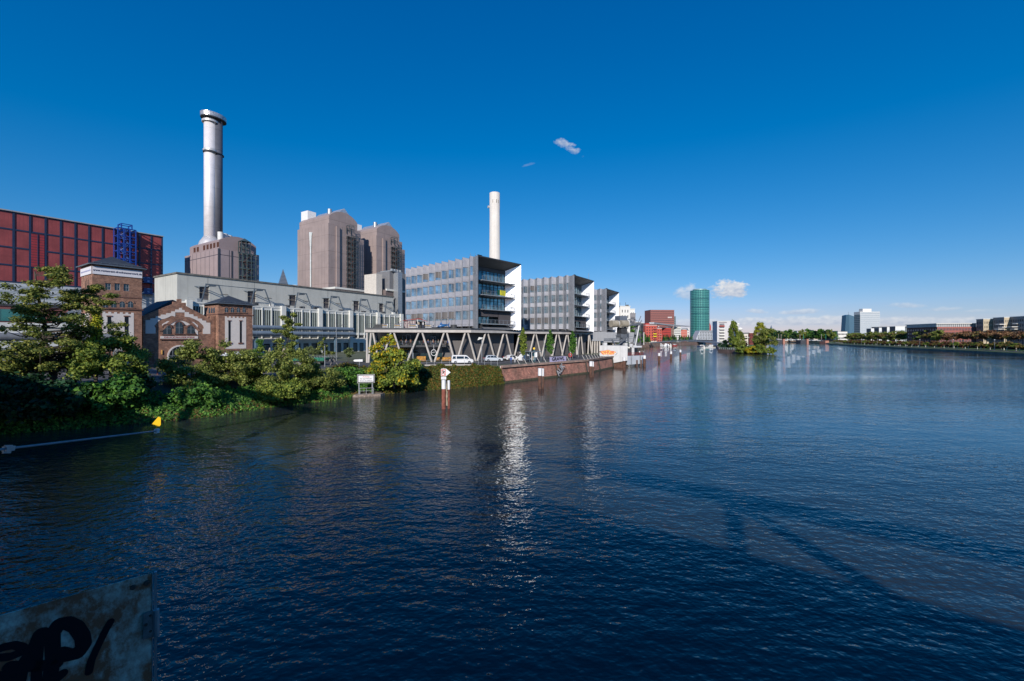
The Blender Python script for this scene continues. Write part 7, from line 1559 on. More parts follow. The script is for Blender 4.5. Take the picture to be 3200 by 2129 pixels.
fb_('low_glass_building', 'low dark blue glass building among the trees left of the white high-rise', 'building', 2590, 2618, 760, 22.0, mat('navy_glass', (.03, .07, .12), .2, metal=.3, pat='h', ps=(1, 3.5), pw=.5), (2, 2), R(-8), fw=.3, fh=.2, z0=4.6, roof=dgrey, depth=25)
fb_('low_white_building', 'white flat building right of the low blue glass one', 'building', 2617, 2648, 770, 21.0, whiter, (7, 2), R(6), fw=.7, fh=.4, z0=4.6, roof=greyr)
cx = []
for k, (px0, px1, Yv) in enumerate(((2722, 2738, 545), (2747, 2765, 520), (2772, 2792, 495), (2798, 2828, 468))):
    fb_('comb_building', ['glass and white office wing farthest left under the white high-rise', 'second glass and white office wing from the white high-rise', 'third glass and white office wing from the white high-rise', 'widest glass and white office wing next to the brick offices'][k], 'building', px0, px1, Yv, 9.2 + (HY - (1030 - k * 2.0)) * Yv / FX + 1.0, mat('wing_white', (.70, .72, .73), .5, var=.03), (5 + 2 * (k == 3), 3), R(-10), depth=9, fw=.38, fh=.66, zt=3.0, gm_=mat('teal_window', (.03, .07, .09), .1), z0=4.6, side=mat('wing_dark', (.05, .08, .10), .3), group='glass and white office wings on the far bank', roof=whiter)
lb2 = thing('long_office', 'long grey glass office block with flat roof behind the office wings', 'building', (XY(2738, 640)[0], 640, 4.6), R(-22)); Lq = PU(2928, (XY(2738, 640)[0], 640, 0), R(-22)); m = MB(); zl_ = 9.2 + (HY - 1023) * 640 / FX - 4.6
m.box(0, Lq, 0, 16, 0, zl_); m.build('glass_wall', mat('office_glass', (.12, .15, .17), .2, metal=.3, var=.1, pat='vh', ps=(3.3, 3.6), pw=.5, pc=(.26, .28, .28)), lb2); m = MB(); m.box(-1, Lq + .5, -1, 17, zl_, zl_ + .7); m.build('roof', dgrey, lb2)
c_ = (368, 360); bk = mat('brick_office_red', (.33, .115, .095), .8, var=.06); bkd = mat('window_bluegrey', (.12, .16, .20), .15, metal=.2, spec=1)
bo_ = thing('brick_office', 'red brick office block with white attic floor and rows of windows on the far bank', 'building', (c_[0], c_[1], 4.6), R(-11.5)); Lb_ = PU(3053, (c_[0], c_[1], 0), R(-11.5)); zt_ = 9.2 + (HY - 1022) * 360 / FX - 4.6
fwall(bo_, (0, 0), (Lb_, 0), 0, zt_, 26, 4, .58, .62, bk, bkd, zb=.6, zt=.5); fwall(bo_, (0, 36), (0, 0), 0, zt_, 12, 4, .7, .55, mat('brick_office_shaded', (.20, .07, .06), .8, var=.06), bkd, zb=.6, zt=.8, cap=60)  # side wall repeats the front brick, darkened to hold its shade
m = MB(); m.box(-.3, Lb_, .8, 36, zt_, zt_ + 2.6); m.build('attic_floor', mat('attic_glass', (.22, .24, .26), .3, pat='v', ps=(1.5, 1), pw=.5, pc=(.6, .6, .6)), bo_); m = MB(); m.box(-.8, Lb_ + .4, -.3, 37, zt_ + 2.6, zt_ + 3.1); m.build('roof', whiter, bo_)
m = MB(); m.wall((Lb_, 0), (Lb_, 30), 0, zt_); m.build('end_wall', bk, bo_)
fb_('cream_office', 'cream block with paired windows and shaded river side right of the brick offices', 'building', 3073, 3108, 345, 24.8, mat('cream_block', (.50, .42, .30), .8, var=.05), (7, 5), R(-14), fw=.4, fh=.55, z0=4.6, depth=7, side=mat('cream_block_shaded', (.20, .19, .18), .7), sidegrid=(4, 5))  # side colour holds the shade of the river-facing wall
fb_('cream_office', 'cream stepped block with dark terraces on its river side near the right edge', 'building', 3138, 3171, 332, 25.6, MATS['cream_block'], (6, 5), R(-14), fw=.4, fh=.5, z0=4.6, depth=10, side=mat('terrace_side_shaded', (.22, .23, .23), .6), sidegrid=(6, 5))  # shade of the terrace side is put into its dark tone
fb_('cream_office', 'dark glazed terrace block cut by the right edge of the view', 'building', 3232, 3290, 312, 25.8, MATS['cream_block'], (8, 5), R(-14), fw=.5, fh=.5, z0=4.6, depth=20, side=MATS['terrace_side_shaded'], sidegrid=(12, 5))
m = MB(); rg = random.Random(12)
for px, py in ((3122, 1014), (3130, 1023), (3118, 1029), (3160, 1022), (3175, 1012), (3184, 1021), (3180, 1030), (3168, 1029)): q = W(px, py, 326 if px > 3150 else 333); m.box(q.x - 2.6, q.x + 2.6, q.y - 2.6, q.y + .2, q.z - .25, q.z + .25)
tag(m.build('terrace_awnings', whiter), 'white slanting terrace awnings on the dark blocks at the right', 'awnings', kind='stuff')
# spire and roofs over the far trees
so = XY(2410, 2850); sp = thing('church_spire', 'distant haze-blue Gothic church spire above the far trees', 'church tower', (so[0], so[1], 3)); m = MB(); m.box(-11, 11, -11, 11, 0, 52); m.prism([(-8, -8), (8, -8), (8, 8), (-8, 8)], 52, 68, .8); m.prism([(-5.5, -5.5), (5.5, -5.5), (5.5, 5.5), (-5.5, 5.5)], 68, 82, .5); m.prism([(-2.5, -2.5), (2.5, -2.5), (2.5, 2.5), (-2.5, 2.5)], 82, 95, .2); m.build('tower_shaft', mat('hazed_stone', (.09, .14, .21), .8), sp)  # distance haze painted into the stone colour
for lab, px0, px1, py, Yv, mm_ in (('brown roofed house above the far trees behind the bridge', 2428, 2456, 1036, 1150, greyr), ('white house above the far trees near the spire', 2440, 2462, 1043, 1100, whiter), ('small white house above the far trees, third from the spire', 2470, 2479, 1035, 1150, whiter), ('white roof over the trees left of the bridge end', 2492, 2502, 1034, 1150, whiter), ('pale long roof over the trees', 2543, 2556, 1032, 1150, cream), ('white roof with a dish left of the low blue building', 2577, 2590, 1032, 1150, whiter)):
    fb_('distant_house', lab, 'house', px0, px1, Yv, 9.2 + (HY - py) * Yv / FX, mm_, (4, 3), 0, fw=.4, fh=.4, z0=2.6, roof=greyr)
# lamp posts on the right bank
lpm = thing('bank_lamp', 'slim grey lamp post on the far bank promenade', 'lamp', (0, 0, 0), 0, 'lamp posts on the far bank promenade'); m = MB(); m.cyl(0, 0, 0, 6.2, .09, .06, n=6); m.build('pole', steel, lpm); m = MB(); m.lathe([(.1, 6.1), (.35, 6.3), (.1, 6.6)], 8); m.build('lamp_head', whiter, lpm)
for k in range(13):
    (x, y), d_ = along(RB, 215 + k * 33 + (k * k) * 1.1); place(lpm, USED, (x + .88 * 8, y - .47 * 8, 1.8), 0)
sedan = [o for o in bpy.data.objects if o.get('label') == 'white low sedan parked behind the two people on the quay'][0]
for k in range(9):
    (x, y), d_ = along(RB, 262 + k * 9.5); c = copy_tree(sedan); c.location = (x + .88 * 34, y - .47 * 34, 4.45); c.rotation_euler = (0, 0, R(20 + (k * 53) % 90)); c['label'] = 'pale car parked under the brown trees on the far bank'; c['group'] = 'pale cars parked under the trees on the far bank'
rgq = random.Random(9)
for k in range(18):
    (x, y), d_ = along(RB, 200 + k * 17 + rgq.uniform(-5, 5)); c = rgq.choice(shirts); person('person resting or strolling on the far bank, %s top' % c, (x + .88 * 5.4, y - .47 * 5.4, 1.68), rgq.uniform(0, 6), c, 'denim', hairD, 'stand', 'people on the far bank promenade')
# ================================================================ vegetation
def leafmesh(name, cl_, n, size, seed, m_, flat=.0, shell=.5, up=.5, hang=0.0):
    """many small leaf faces scattered through ellipsoid clusters (cx,cy,cz,rx,ry,rz)"""
    r = np.random.RandomState(seed); C_ = np.array(cl_, float); wgt = (C_[:, 3] * C_[:, 4] * C_[:, 5]) ** .62; wgt /= wgt.sum()
    idx = r.choice(len(C_), n, p=wgt); d = r.normal(size=(n, 3)); d /= np.linalg.norm(d, axis=1)[:, None]
    rad = r.uniform(0, 1, n) ** shell * (1 + .22 * r.normal(size=n)); p = C_[idx, :3] + d * rad[:, None] * C_[idx, 3:6]
    if hang: p[:, 2] -= hang * r.uniform(0, 1, n) ** 2
    nn = d * .8 + r.normal(size=(n, 3)) * .7; nn[:, 2] += up; nn /= np.linalg.norm(nn, axis=1)[:, None]
    a = np.cross(nn, r.normal(size=(n, 3))); a /= np.linalg.norm(a, axis=1)[:, None]; b = np.cross(nn, a)
    s = size * r.uniform(.4, 1.65, n)[:, None]; asp = r.uniform(.5, .9, n)[:, None]
    v = np.stack([p - a * s, p - b * s * asp + nn * s * .15, p + a * s, p + b * s * asp + nn * s * .15], 1).reshape(-1, 3)
    me = bpy.data.meshes.new(name); me.vertices.add(4 * n); me.vertices.foreach_set('co', v.ravel()); me.loops.add(4 * n); me.loops.foreach_set('vertex_index', np.arange(4 * n)); me.polygons.add(n); me.polygons.foreach_set('loop_start', np.arange(0, 4 * n, 4)); me.update(calc_edges=True); me.validate()
    me.materials.append(m_); return me
bark = mat('bark', (.075, .06, .05), .95, var=.35, scale=3, bump=.6); barkw = mat('white_bark_guard', (.70, .69, .66), .8); barkp = mat('pale_bark', (.22, .19, .15), .9, var=.3, scale=3)
def limbs(mb, base, tip, r0, clusters, seed, z_first=.2, bend=.25, rmin=.03):
    rg = random.Random(seed); base = Vector(base); tip = Vector(tip); n = 7; tp_ = []
    for i in range(n + 1): f = i / n; tp_.append(base + (tip - base) * f + Vector((rg.uniform(-1, 1), rg.uniform(-1, 1), 0)) * r0 * .5 * (0 < f < 1))
    mb.tube(tp_, [r0 * (1 - .8 * i / n) for i in range(n + 1)], 8)
    for c in clusters:
        c = Vector(c[:3]); f = max(z_first, min(.97, ((c.z - base.z) / max(.1, (tip.z - base.z))) - bend * (Vector((c.x, c.y, 0)) - Vector((tip.x, tip.y, 0))).length / max(1, (tip.z - base.z))))
        s = base + (tip - base) * f; mid = s.lerp(c, .55) + Vector((rg.uniform(-.2, .2), rg.uniform(-.2, .2), -.12 * (c - s).length)); rr = max(rmin, r0 * (1 - .8 * f) * .42)
        mb.tube([s, mid, c], [rr, rr * .65, rr * .25], 5)
def tree(name, label, loc, crown_m, trunk_m, clusters, n, size, seed, H, r0, group=None, shell=.5, up=.5, tip=None, hang=0, sub=1, cat='tree', base=(0, 0, -.3)):
    t = thing(name, label, cat, loc, 0, group); m = MB(); limbs(m, base, tip or (0, 0, H * .93), r0, clusters[::sub], seed); m.build('trunk', trunk_m, t, smooth=True)
    obj('crown', leafmesh('crown', clusters, n, size, seed, crown_m, shell=shell, up=up, hang=hang), t); return t
olive = leafmat('leaf_olive', ['2c3818', '445020', '5c6430', '6f7436', '3a4620', '7f8046'], gain=2.3, trans=.35); green = leafmat('leaf_green', ['16280f', '24401a', '345a22', '4c7228', '2a4a1e', '5f8030'], gain=1.9); dark = leafmat('leaf_dark', ['0d1a0e', '14281a', '1c3a24', '24401c', '10241a'], gain=2.3)
yell = leafmat('leaf_yellow', ['5f7a1e', '84922a', 'b09a20', 'c7a51c', '96862a', '6f8a28'], gain=1.2); ygreen = leafmat('leaf_yellowgreen', ['3a4e1c', '50642a', '6e7c30', '868c3a', '5c6c2c', '445620'], gain=1.5); pinew = leafmat('leaf_needle', ['232f14', '39431d', '525728', '6d6a34', '2c3a1a', '474d20'], gain=3.3, trans=.4)
brown = leafmat('leaf_brown', ['4a3426', '6a4a34', '7d5a3e', '5c4430', '8a6848', '54402e', '4c4a2c'], trans=.15, gain=1.5); rusty = leafmat('leaf_rust', ['5a4426', '74552f', '6a5a2e', '6c6436', '5a5a2a', '4a5226'], trans=.15, gain=1.2); reddish = leafmat('leaf_red', ['54301f', '6a3c2a', '5f4a34', '54402a', '4a4a28'], trans=.15, gain=1.2)
autumn = leafmat('leaf_ivy', ['24401a', '3a5420', '5a6a26', '7a7430', '6a4a24', '8a6a30', '2c4a1c', '4a6022'], gain=.95)
rg = random.Random(31)
# A: big open conifer-like tree with layered pads
def pads(H, levels, rmax, prof, seed, z0=.18, rx=.95, rz=.22, per=3):
    r_ = random.Random(seed); out = []
    for k in range(levels):
        f = z0 + (1 - z0) * (k + .5) / levels; z = H * f; R_ = rmax * prof(f); nb_ = max(2, int(3 + R_ * .9))
        for b in range(nb_):
            a = r_.uniform(0, 6.283); 
            if r_.random() < .12: continue
            ln = R_ * r_.uniform(.55, 1.15)
            for j in range(per): q = ln * (.4 + .6 * j / max(1, per - 1)) * r_.uniform(.9, 1.1); out.append((q * math.cos(a) + r_.uniform(-.2, .2), q * math.sin(a) + r_.uniform(-.2, .2), z + .16 * q * r_.uniform(-.4, 1.0), rx * r_.uniform(.5, 1.05), rx * r_.uniform(.5, 1.05), rz * r_.uniform(.7, 1.5)))
        
    return out
q = W(168, 1200, 47)
cl1 = pads(14.0, 14, 5.6, lambda f: (1 - f) ** .62 * (1.15 if f > .3 else .9) + .1, 3, rz=.36, rx=.85, per=3)
tree('larch_tree', 'tall open layered larch in front of the red hall at the left', (q.x, q.y, 3.3), pinew, bark, cl1, 30000, .11, 5, 14.2, .34, shell=.6, up=1.2, tip=(-1.9, -.2, 13.4), sub=2)
# B: slender ivy-clad tree before the brick tower
q = W(300, 1190, 49); cl2 = [(.2 * math.sin(k), .2 * math.cos(k * 2), 2.6 + k * .62, .75 - .03 * k, .75 - .03 * k, .55) for k in range(11)]
cl2b = [(-2.2, 0, 10.9, 1.3, .8, .35), (-1.0, .3, 11.6, .9, .7, .3), (.9, .2, 10.2, 1.0, .8, .3), (1.8, 0, 11.0, .8, .6, .28), (-3.0, .2, 9.6, .9, .6, .25), (2.6, -.2, 6.6, .8, .6, .3), (3.6, 0, 5.9, .7, .5, .25), (1.8, .2, 5.2, 1, .7, .3), (0, .1, 12.0, .8, .6, .4), (-.3, 0, 9.4, 1.0, .8, .5), (3.2, 0, 7.6, .5, .4, .2)]
t = tree('ivy_clad_tree', 'slender tree wrapped in yellow-green ivy in front of the tall brick tower', (q.x, q.y, 3.2), pinew, bark, cl2b, 6500, .105, 8, 12.2, .2, shell=.6, up=1); obj('ivy', leafmesh('ivy', cl2, 6500, .11, 9, leafmat('leaf_ivygold', ['5a6e1c', '86902a', 'a09c30', '6a7e24', '9a8a2a']), shell=.7), t)
def blob(n, R_, H, seed, z0=.3, rad=1.0, sq=1.0):
    """uneven dome of leaf clumps"""
    r_ = random.Random(seed); out = []
    for k in range(n):
        a = r_.uniform(0, 6.283); f = r_.random() ** .6; q_ = R_ * f; zz = H * (z0 + (1 - z0) * r_.uniform(.0, 1.0) * math.sqrt(max(0.05, 1 - (f * .9) ** 2))); out.append((q_ * math.cos(a), q_ * math.sin(a), zz, rad * r_.uniform(.5, 1.15), rad * r_.uniform(.5, 1.15), rad * sq * r_.uniform(.35, .8)))
    return out
BU = [ # label, px, py, Y, H, R, material, leaves, size, seed
 ('yellow-green bushy tree below the brick tower, right of the larch', 345, 1205, 48, 6.0, 3.1, ygreen, 12000, .13, 11), ('olive undergrowth tree left of the larch trunk', 40, 1200, 46, 4.6, 3.2, olive, 7000, .12, 12), ('loose green tree between larch and brick tower', 235, 1205, 51, 5.6, 2.7, olive, 6500, .12, 13), ('broad dark chestnut bush at the water under the larch', 330, 1290, 45.5, 4.2, 3.4, green, 15000, .17, 14),
 ('dark shrub at the lower left corner of the bank', 40, 1300, 42, 4.2, 4.2, dark, 13000, .17, 15), ('dark shrub right of the corner shrub', 165, 1310, 43, 3.8, 3.4, dark, 12000, .17, 16), ('dark leaning shrub beside the bare earth patch', 425, 1235, 49, 3.0, 1.5, dark, 3000, .14, 17),
 ('big olive green bushy tree right of the arched gate', 600, 1240, 55, 7.4, 3.3, olive, 19000, .115, 18), ('olive bushy tree in front of the small brick tower', 715, 1235, 57, 7.1, 3.1, olive, 17000, .115, 19), ('slim olive tree between small tower and parasol', 785, 1220, 60, 6.7, 2.3, ygreen, 10000, .115, 20), ('broad yellowish olive tree with a thin top above the pipes', 895, 1235, 60, 7.3, 3.5, olive, 20000, .115, 21), ('rounded olive bush in front of the green wagon', 1000, 1240, 63, 5.2, 3.1, olive, 15000, .115, 22),
 ('green bush at the water between the olive trees', 620, 1290, 51, 3.4, 2.6, green, 9000, .14, 23), ('pale green bush overhanging the water', 880, 1265, 57, 3.5, 2.6, ygreen, 10000, .12, 24), ('low green bush behind the notice board', 1090, 1205, 71, 3.2, 2.8, green, 9000, .13, 25), ('dark green shrub right of the yellow tree', 1310, 1200, 77, 3.4, 1.9, dark, 6000, .14, 26), ('reddish low bush in front of the direction sign', 1085, 1180, 78, 2.6, 2.8, autumn, 6000, .12, 27)]
for k, (lab, px, py, Y, H, R_, m_, n, s_, sd) in enumerate(BU):
    z = max(.3, 9.2 - (py - HY) * Y / FX); x, y = XY(px, Y); cl_ = blob(int(26 + R_ * 9), R_, H, sd, .22, 1.0 if R_ > 2.5 else .75)
    tree('leafy_tree' if H > 4.5 else 'bush', lab, (x, y, z), m_, bark, cl_, int(n * .9), s_, sd, H * .8, .16, shell=.6, sub=3, cat='tree' if H > 4.5 else 'bush')
x, y = XY(900, 61); t_ = tree('leafy_tree', 'thin topped young tree rising above the blue-grey pipes', (x, y, 3), olive, bark, [(.6 * math.sin(k * 2.4) * (1 + (k < 4) * .8), .5 * math.cos(k * 1.7), 5.0 + k * .42, .75 - .03 * k, .6, .32) for k in range(12)] + [(-1.7, 0, 7.2, .7, .5, .25), (1.5, 0, 8.2, .6, .5, .2)], 5200, .11, 77, 10.2, .1)
# H: yellow leaved tree
x, y = XY(1232, 70); ycl = blob(48, 3.7, 6.6, 41, .15, 1.1)
t_ = tree('yellow_tree', 'bushy tree with long drooping yellow and green leaves at the notice board', (x, y, 1.0), ygreen, barkp, ycl, 15000, .19, 41, 5.6, .16, shell=.6, hang=.5, sub=3)
obj('golden_leaves', leafmesh('golden_leaves', [(c[0], c[1], c[2] + .15, c[3], c[4], c[5]) for c in ycl if c[0] < -1.2 or c[2] > 4.6 or (c[0] > 2 and c[2] < 3.4)] + [(-2.8, .3, 7.0, .9, .7, .6), (-1.6, 0, 7.9, .9, .7, .6), (-.6, .2, 8.6, .6, .5, .4), (-3.6, 0, 6.4, .7, .6, .4), (-.2, 0, 7.6, .7, .6, .5)], 7500, .17, 42, yell, shell=.6, hang=.4), t_)
# small trees before the hall
for lab, px, py, Y, H, R_, m_, n in (('grey green olive tree in a pot left of the bicycles', 966, 1122, 112, 3.6, 1.7, leafmat('leaf_greygreen', ['48542c', '5e6a40', '6c7650', '3c4826']), 3500), ('grey green potted olive tree by the bicycles', 985, 1121, 116, 3.3, 1.4, MATS['leaf_greygreen'], 3000), ('slender dark green tree before the pale ribs of the hall', 1009, 1120, 110, 6.2, 1.3, olive, 3500), ('small grey green tree on the forecourt before the podium', 1090, 1136, 96, 3.4, 1.2, MATS['leaf_greygreen'], 3000), ('bright green young conifer left of the closed parasol', 815, 1148, 80, 5.6, 1.2, green, 3500), ('low shrub at the foot of the hall left of the steps', 1027, 1118, 118, 2.4, 1.3, olive, 2000)):
    x, y = XY(px, Y); tree('small_tree', lab, (x, y, GZ), m_, bark, blob(14, R_, H, px, .4, .6 * R_ / 1.4), n, .1, px, H * .8, .07)
# three columnar street trees on the quay
for lab, px, py, Y, H, sd in (('columnar street tree on the quay left of the bus shelter', 1635, 1131, 100, 8.0, 61), ('columnar street tree on the quay behind the graffiti banner', 1719, 1125, 110, 7.6, 62), ('columnar street tree on the quay beside the lifebuoy', 1789, 1121, 117, 7.4, 63)):
    x, y = G(px, py, GZ)[:2]; r_ = random.Random(sd); cc = []
    for k in range(26): f = k / 25; w_ = .95 * math.sin(math.pi * (f * .86 + .12)) ** .8; cc.append((r_.uniform(-.55, .55) * w_ * 1.3, r_.uniform(-.5, .5) * w_, H * (.24 + .76 * f), .5 * w_ + .12, .5 * w_ + .12, .42))
    tree('street_tree', lab, (x, y, GZ), ygreen if sd == 61 else green, barkp, cc, 6000, .12, sd, H * .95, .09, 'columnar street trees on the quay', shell=.6)
# ivy and undergrowth on the bank (ground cover nobody could count)
def cover(name, label, s0, s1, f0, f1, hgt, n, size, m_, seed, dens=None):
    """leaf carpet on the bank between water line (f=0) and bank top (f=1)"""
    r = np.random.RandomState(seed); seg = [(math.hypot(SH[i + 1][0] - SH[i][0], SH[i + 1][1] - SH[i][1])) for i in range(len(SH) - 1)]; cum = np.concatenate([[0], np.cumsum(seg)]); 
    s = r.uniform(s0, s1, n); f = f0 + (f1 - f0) * r.uniform(0, 1, n); sx_ = np.interp(s, cum, [p[0] for p in SH]); sy_ = np.interp(s, cum, [p[1] for p in SH]); o = np.interp(s, cum, OFF)
    lump = (np.sin(s * .9 + 2 * np.sin(f * 5)) * .5 + np.sin(s * 2.3 + f * 11) * .3 + np.sin(s * .37) * .4 + 1) * .5 * (.55 + .45 * np.sin(s * 5.1 + f * 17) * np.sin(s * 1.7 - f * 9)) + .12
    z = -.6 + (GZ + .6) * (f ** .7) + hgt * lump * np.sin(np.clip(f, .05, .95) * math.pi) ** .5 * r.uniform(.75, 1.08, n); x = sx_ - .72 * (o * f - .6 * (1 - f)) + r.normal(size=n) * .1; y = sy_ + .69 * (o * f - .6 * (1 - f)) + r.normal(size=n) * .1
    p = np.stack([x, y, z], 1); nn = r.normal(size=(n, 3)) * .6 + np.array([.35, -.45, .6]); nn /= np.linalg.norm(nn, axis=1)[:, None]; a = np.cross(nn, r.normal(size=(n, 3))); a /= np.linalg.norm(a, axis=1)[:, None]; b = np.cross(nn, a); q_ = size * r.uniform(.5, 1.4, n)[:, None]
    v = np.stack([p - a * q_, p - b * q_ * .7, p + a * q_, p + b * q_ * .7], 1).reshape(-1, 3); me = bpy.data.meshes.new(name); me.vertices.add(4 * n); me.vertices.foreach_set('co', v.ravel()); me.loops.add(4 * n); me.loops.foreach_set('vertex_index', np.arange(4 * n)); me.polygons.add(n); me.polygons.foreach_set('loop_start', np.arange(0, 4 * n, 4)); me.update(calc_edges=True); me.validate(); me.materials.append(m_)
    o_ = obj(name, me); tag(o_, label, name.replace('_', ' '), kind='stuff'); return o_
seg = [(math.hypot(SH[i + 1][0] - SH[i][0], SH[i + 1][1] - SH[i][1])) for i in range(len(SH) - 1)]; T = [0]
for s_ in seg: T.append(T[-1] + s_)
cover('ivy_hedge', 'thick ivy and creeper covering the bank between the yellow tree and the brick quay', T[8] - 1, T[11] - .4, 0.0, .93, 1.5, 52000, .15, autumn, 71)
cover('undergrowth', 'tangled green undergrowth along the left bank waterline', T[1], T[7] - 1, 0, .55, 1.3, 42000, .15, green, 72)
cover('dry_reeds', 'dry brown twigs and weeds at the foot of the left bank', T[3], T[7], 0, .2, .9, 9000, .12, rusty, 73)
cover('undergrowth', 'creeping green plants by the notice board', T[7], T[8] + 1, .12, .9, .8, 9000, .13, green, 74)
# weeds in the grass under the trees
# harbour tree row
def fartree(name, label, H, R_, m_, n, size, seed, shape='round', trunk_m=bark, r0=.2, z0=.3):
    r_ = random.Random(seed); cc = []
    if shape == 'cone':
        for k in range(16): f = k / 15; w_ = R_ * (math.sin(math.pi * min(1, f * .8 + .2)) ** .6) * (1.05 - f * .75); cc.append((r_.uniform(-.3, .3) * w_, r_.uniform(-.3, .3) * w_, H * (.16 + .82 * f), w_ * .8, w_ * .8, H * .07))
    elif shape == 'flat':
        for k in range(18): a = r_.uniform(0, 6.283); q_ = R_ * math.sqrt(r_.random()); cc.append((q_ * math.cos(a), q_ * math.sin(a), H * (.42 + .5 * r_.random() * math.sqrt(max(.1, 1 - (q_ / R_) ** 2)) + .05), R_ * .36, R_ * .36, H * .12))
    else: cc = blob(18, R_, H, seed, z0, R_ * .36)
    return tree(name, label, (0, 0, 0), m_, trunk_m, cc, n, size, seed, H * .75, r0, shell=.6, sub=2)
hb = fartree('harbour_tree', 'dark green conical tree in the row along the harbour quay', 9.5, 2.0, dark, 1500, .4, 81, 'cone'); hb['group'] = 'conical trees along the harbour quay'; g2 = fartree('harbour_tree', 'green conical tree in the row along the harbour quay', 9.0, 2.1, green, 1500, .4, 82, 'cone'); g2['group'] = 'conical trees along the harbour quay'
for k in range(34):
    px = 1978 + k * 5.6; Y = float(np.interp(px, [1978, 2010, 2044, 2100, 2170, 2190], [400, 443, 466, 522, 616, 640]))
    if 2029 < px < 2040 or 2044 < px < 2068 or (2117 < px < 2122): continue
    s_ = (hb, g2)[0 if (k * 7) % 3 else 1]; x, y = XY(px, Y); place(s_, USED, (x, y, GZ), k * 1.3, None, None, .95 + .2 * ((k * 5) % 4) / 4 + (px < 2016) * .25)
for lab, px, Y, H, R_, m_, sd in (('yellow-green tree behind the crane gallery at the left', 1903, 190, 11, 3.2, ygreen, 83), ('yellow-green tree between the crane posts', 1928, 200, 10.5, 3.0, ygreen, 84), ('dark tree behind the crane stairs', 1946, 210, 9, 3.0, green, 85), ('tall narrow tree just left of the crane boom', 1979, 240, 15, 3.4, green, 86), ('green tree just right of the crane boom', 1997, 330, 13, 3.6, green, 87)):
    x, y = XY(px, Y); tree('harbour_tree', lab, (x, y, GZ), m_, bark, blob(20, R_, H, sd, .2, R_ * .35), 3500, .28, sd, H * .8, .2)
# island trees
def poplar(lab, px, Y, H, R_, m_, sd, n=9000):
    r_ = random.Random(sd); cc = []
    for k in range(60): f = r_.random(); w_ = R_ * (math.sin(math.pi * min(1, f * .62 + .2)) ** .9) * (1 - f ** 3 * .75); a = r_.uniform(0, 6.28); cc.append((w_ * .75 * math.cos(a), w_ * .75 * math.sin(a), H * (.06 + .92 * f), R_ * .33, R_ * .33, H * .06))
    x, y = XY(px, Y); tree('poplar_tree', lab, (x, y, 1.7), m_, bark, cc, n, .3, sd, H * .9, .35, shell=.6, sub=6)
poplar('tall slender green poplar on the island', 2292, 268, 18.5, 3.5, ygreen, 91); poplar('yellowish tall tree behind the round island tree', 2376, 285, 18.6, 4.6, leafmat('leaf_goldgreen', ['5a661e', '7a7e28', '9a9430', '868a2a', '686f22']), 94); poplar('shorter broad poplar beside the tall one', 2312, 272, 12.0, 3.4, olive, 92, 6500)
for lab, px, py, Y, H, R_, m_, sd, n in (('big round olive tree on the island tip', 2392, 1093, 262, 14.5, 6.4, olive, 93, 15000), ('small dark bush left of the tall poplar', 2272, 1095, 274, 7, 3.2, dark, 95, 4000), ('low yellow-green shrub on the island shore, first from the poplar', 2320, 1104, 253, 4.6, 3.2, ygreen, 96, 4000), ('golden shrub in the middle of the island shore', 2351, 1106, 248, 4.2, 2.8, yell, 97, 4000), ('yellow shrub left of the golden one', 2338, 1106, 250, 3.8, 1.8, yell, 98, 3000), ('grey green willow shrub right of the golden one', 2374, 1107, 246, 5.0, 3.2, ygreen, 99, 5000), ('green and yellow shrub at the right tip of the island', 2404, 1107, 243, 3.8, 3.0, ygreen, 100, 5000), ('orange red maple shrub before the terraced building', 2328, 1086, 300, 5, 2.2, reddish, 101, 2000), ('olive tree between white block and poplar foot', 2258, 1085, 330, 6, 3, dark, 102, 2500)):
    x, y = XY(px, Y - (4 if py > 1100 else 0)); tree('island_tree' if H > 6 else 'island_shrub', lab, (x, y, .3 if py > 1100 else 1.5), m_, bark, blob(24, R_, H, sd, .12, R_ * .34), n, .28, sd, H * .75, .2, sub=3, cat='tree' if H > 6 else 'bush')
iw = thing('island_quay_wall', 'low reddish stone quay wall on the left of the island tip', 'wall', (0, 0, 0)); m = MB(); a, b = (134.8, 272.3), (136.8, 253.7); m.quad((a[0], a[1], -1), (b[0], b[1], -1), (b[0], b[1], 2.0), (a[0], a[1], 2.0)); q = G(2312, 1104.5); m.quad((b[0], b[1], -1), (q.x, q.y - .3, -1), (q.x, q.y - .3, 1.9), (b[0], b[1], 2.0)); m.build('stone_face', MATS['harbour_stone'], iw)
r_ = thing('island_railing', 'white railing with lamp posts on the island quay', 'railing', (0, 0, 2)); m = MB()
for k in range(9): q = Vector((135.3, 271, 0)).lerp(Vector((137.3, 255, 0)), k / 8); m.bar((q.x, q.y, 0), (q.x, q.y, 1.1), .12, .12)
m.bar((135.3, 271, 1.1), (137.3, 255, 1.1), .08, .08); m.build('rail', white, r_)
# far wood behind the road bridge: individual trees
kinds = [fartree('distant_tree', 'distant dark green tree behind the road bridge', 24, 10, green, 1500, 1.0, 111), fartree('distant_tree', 'distant olive tree behind the road bridge', 22, 9.5, olive, 1500, 1.0, 112), fartree('distant_tree', 'distant dark tree behind the road bridge', 25, 9.5, dark, 1500, 1.0, 113)]
for k_ in kinds: k_['group'] = 'distant trees behind the road bridge'
rg = random.Random(5)
for k in range(52):
    px = 2385 + k * 4.3 + rg.uniform(-2, 2); Y = rg.uniform(800, 930) if px < 2560 else rg.uniform(730, 800)
    x, y = XY(px, Y); place(kinds[k % 3], USED, (x, y, 2.6), rg.uniform(0, 6), None, None, rg.uniform(.72, 1.02))
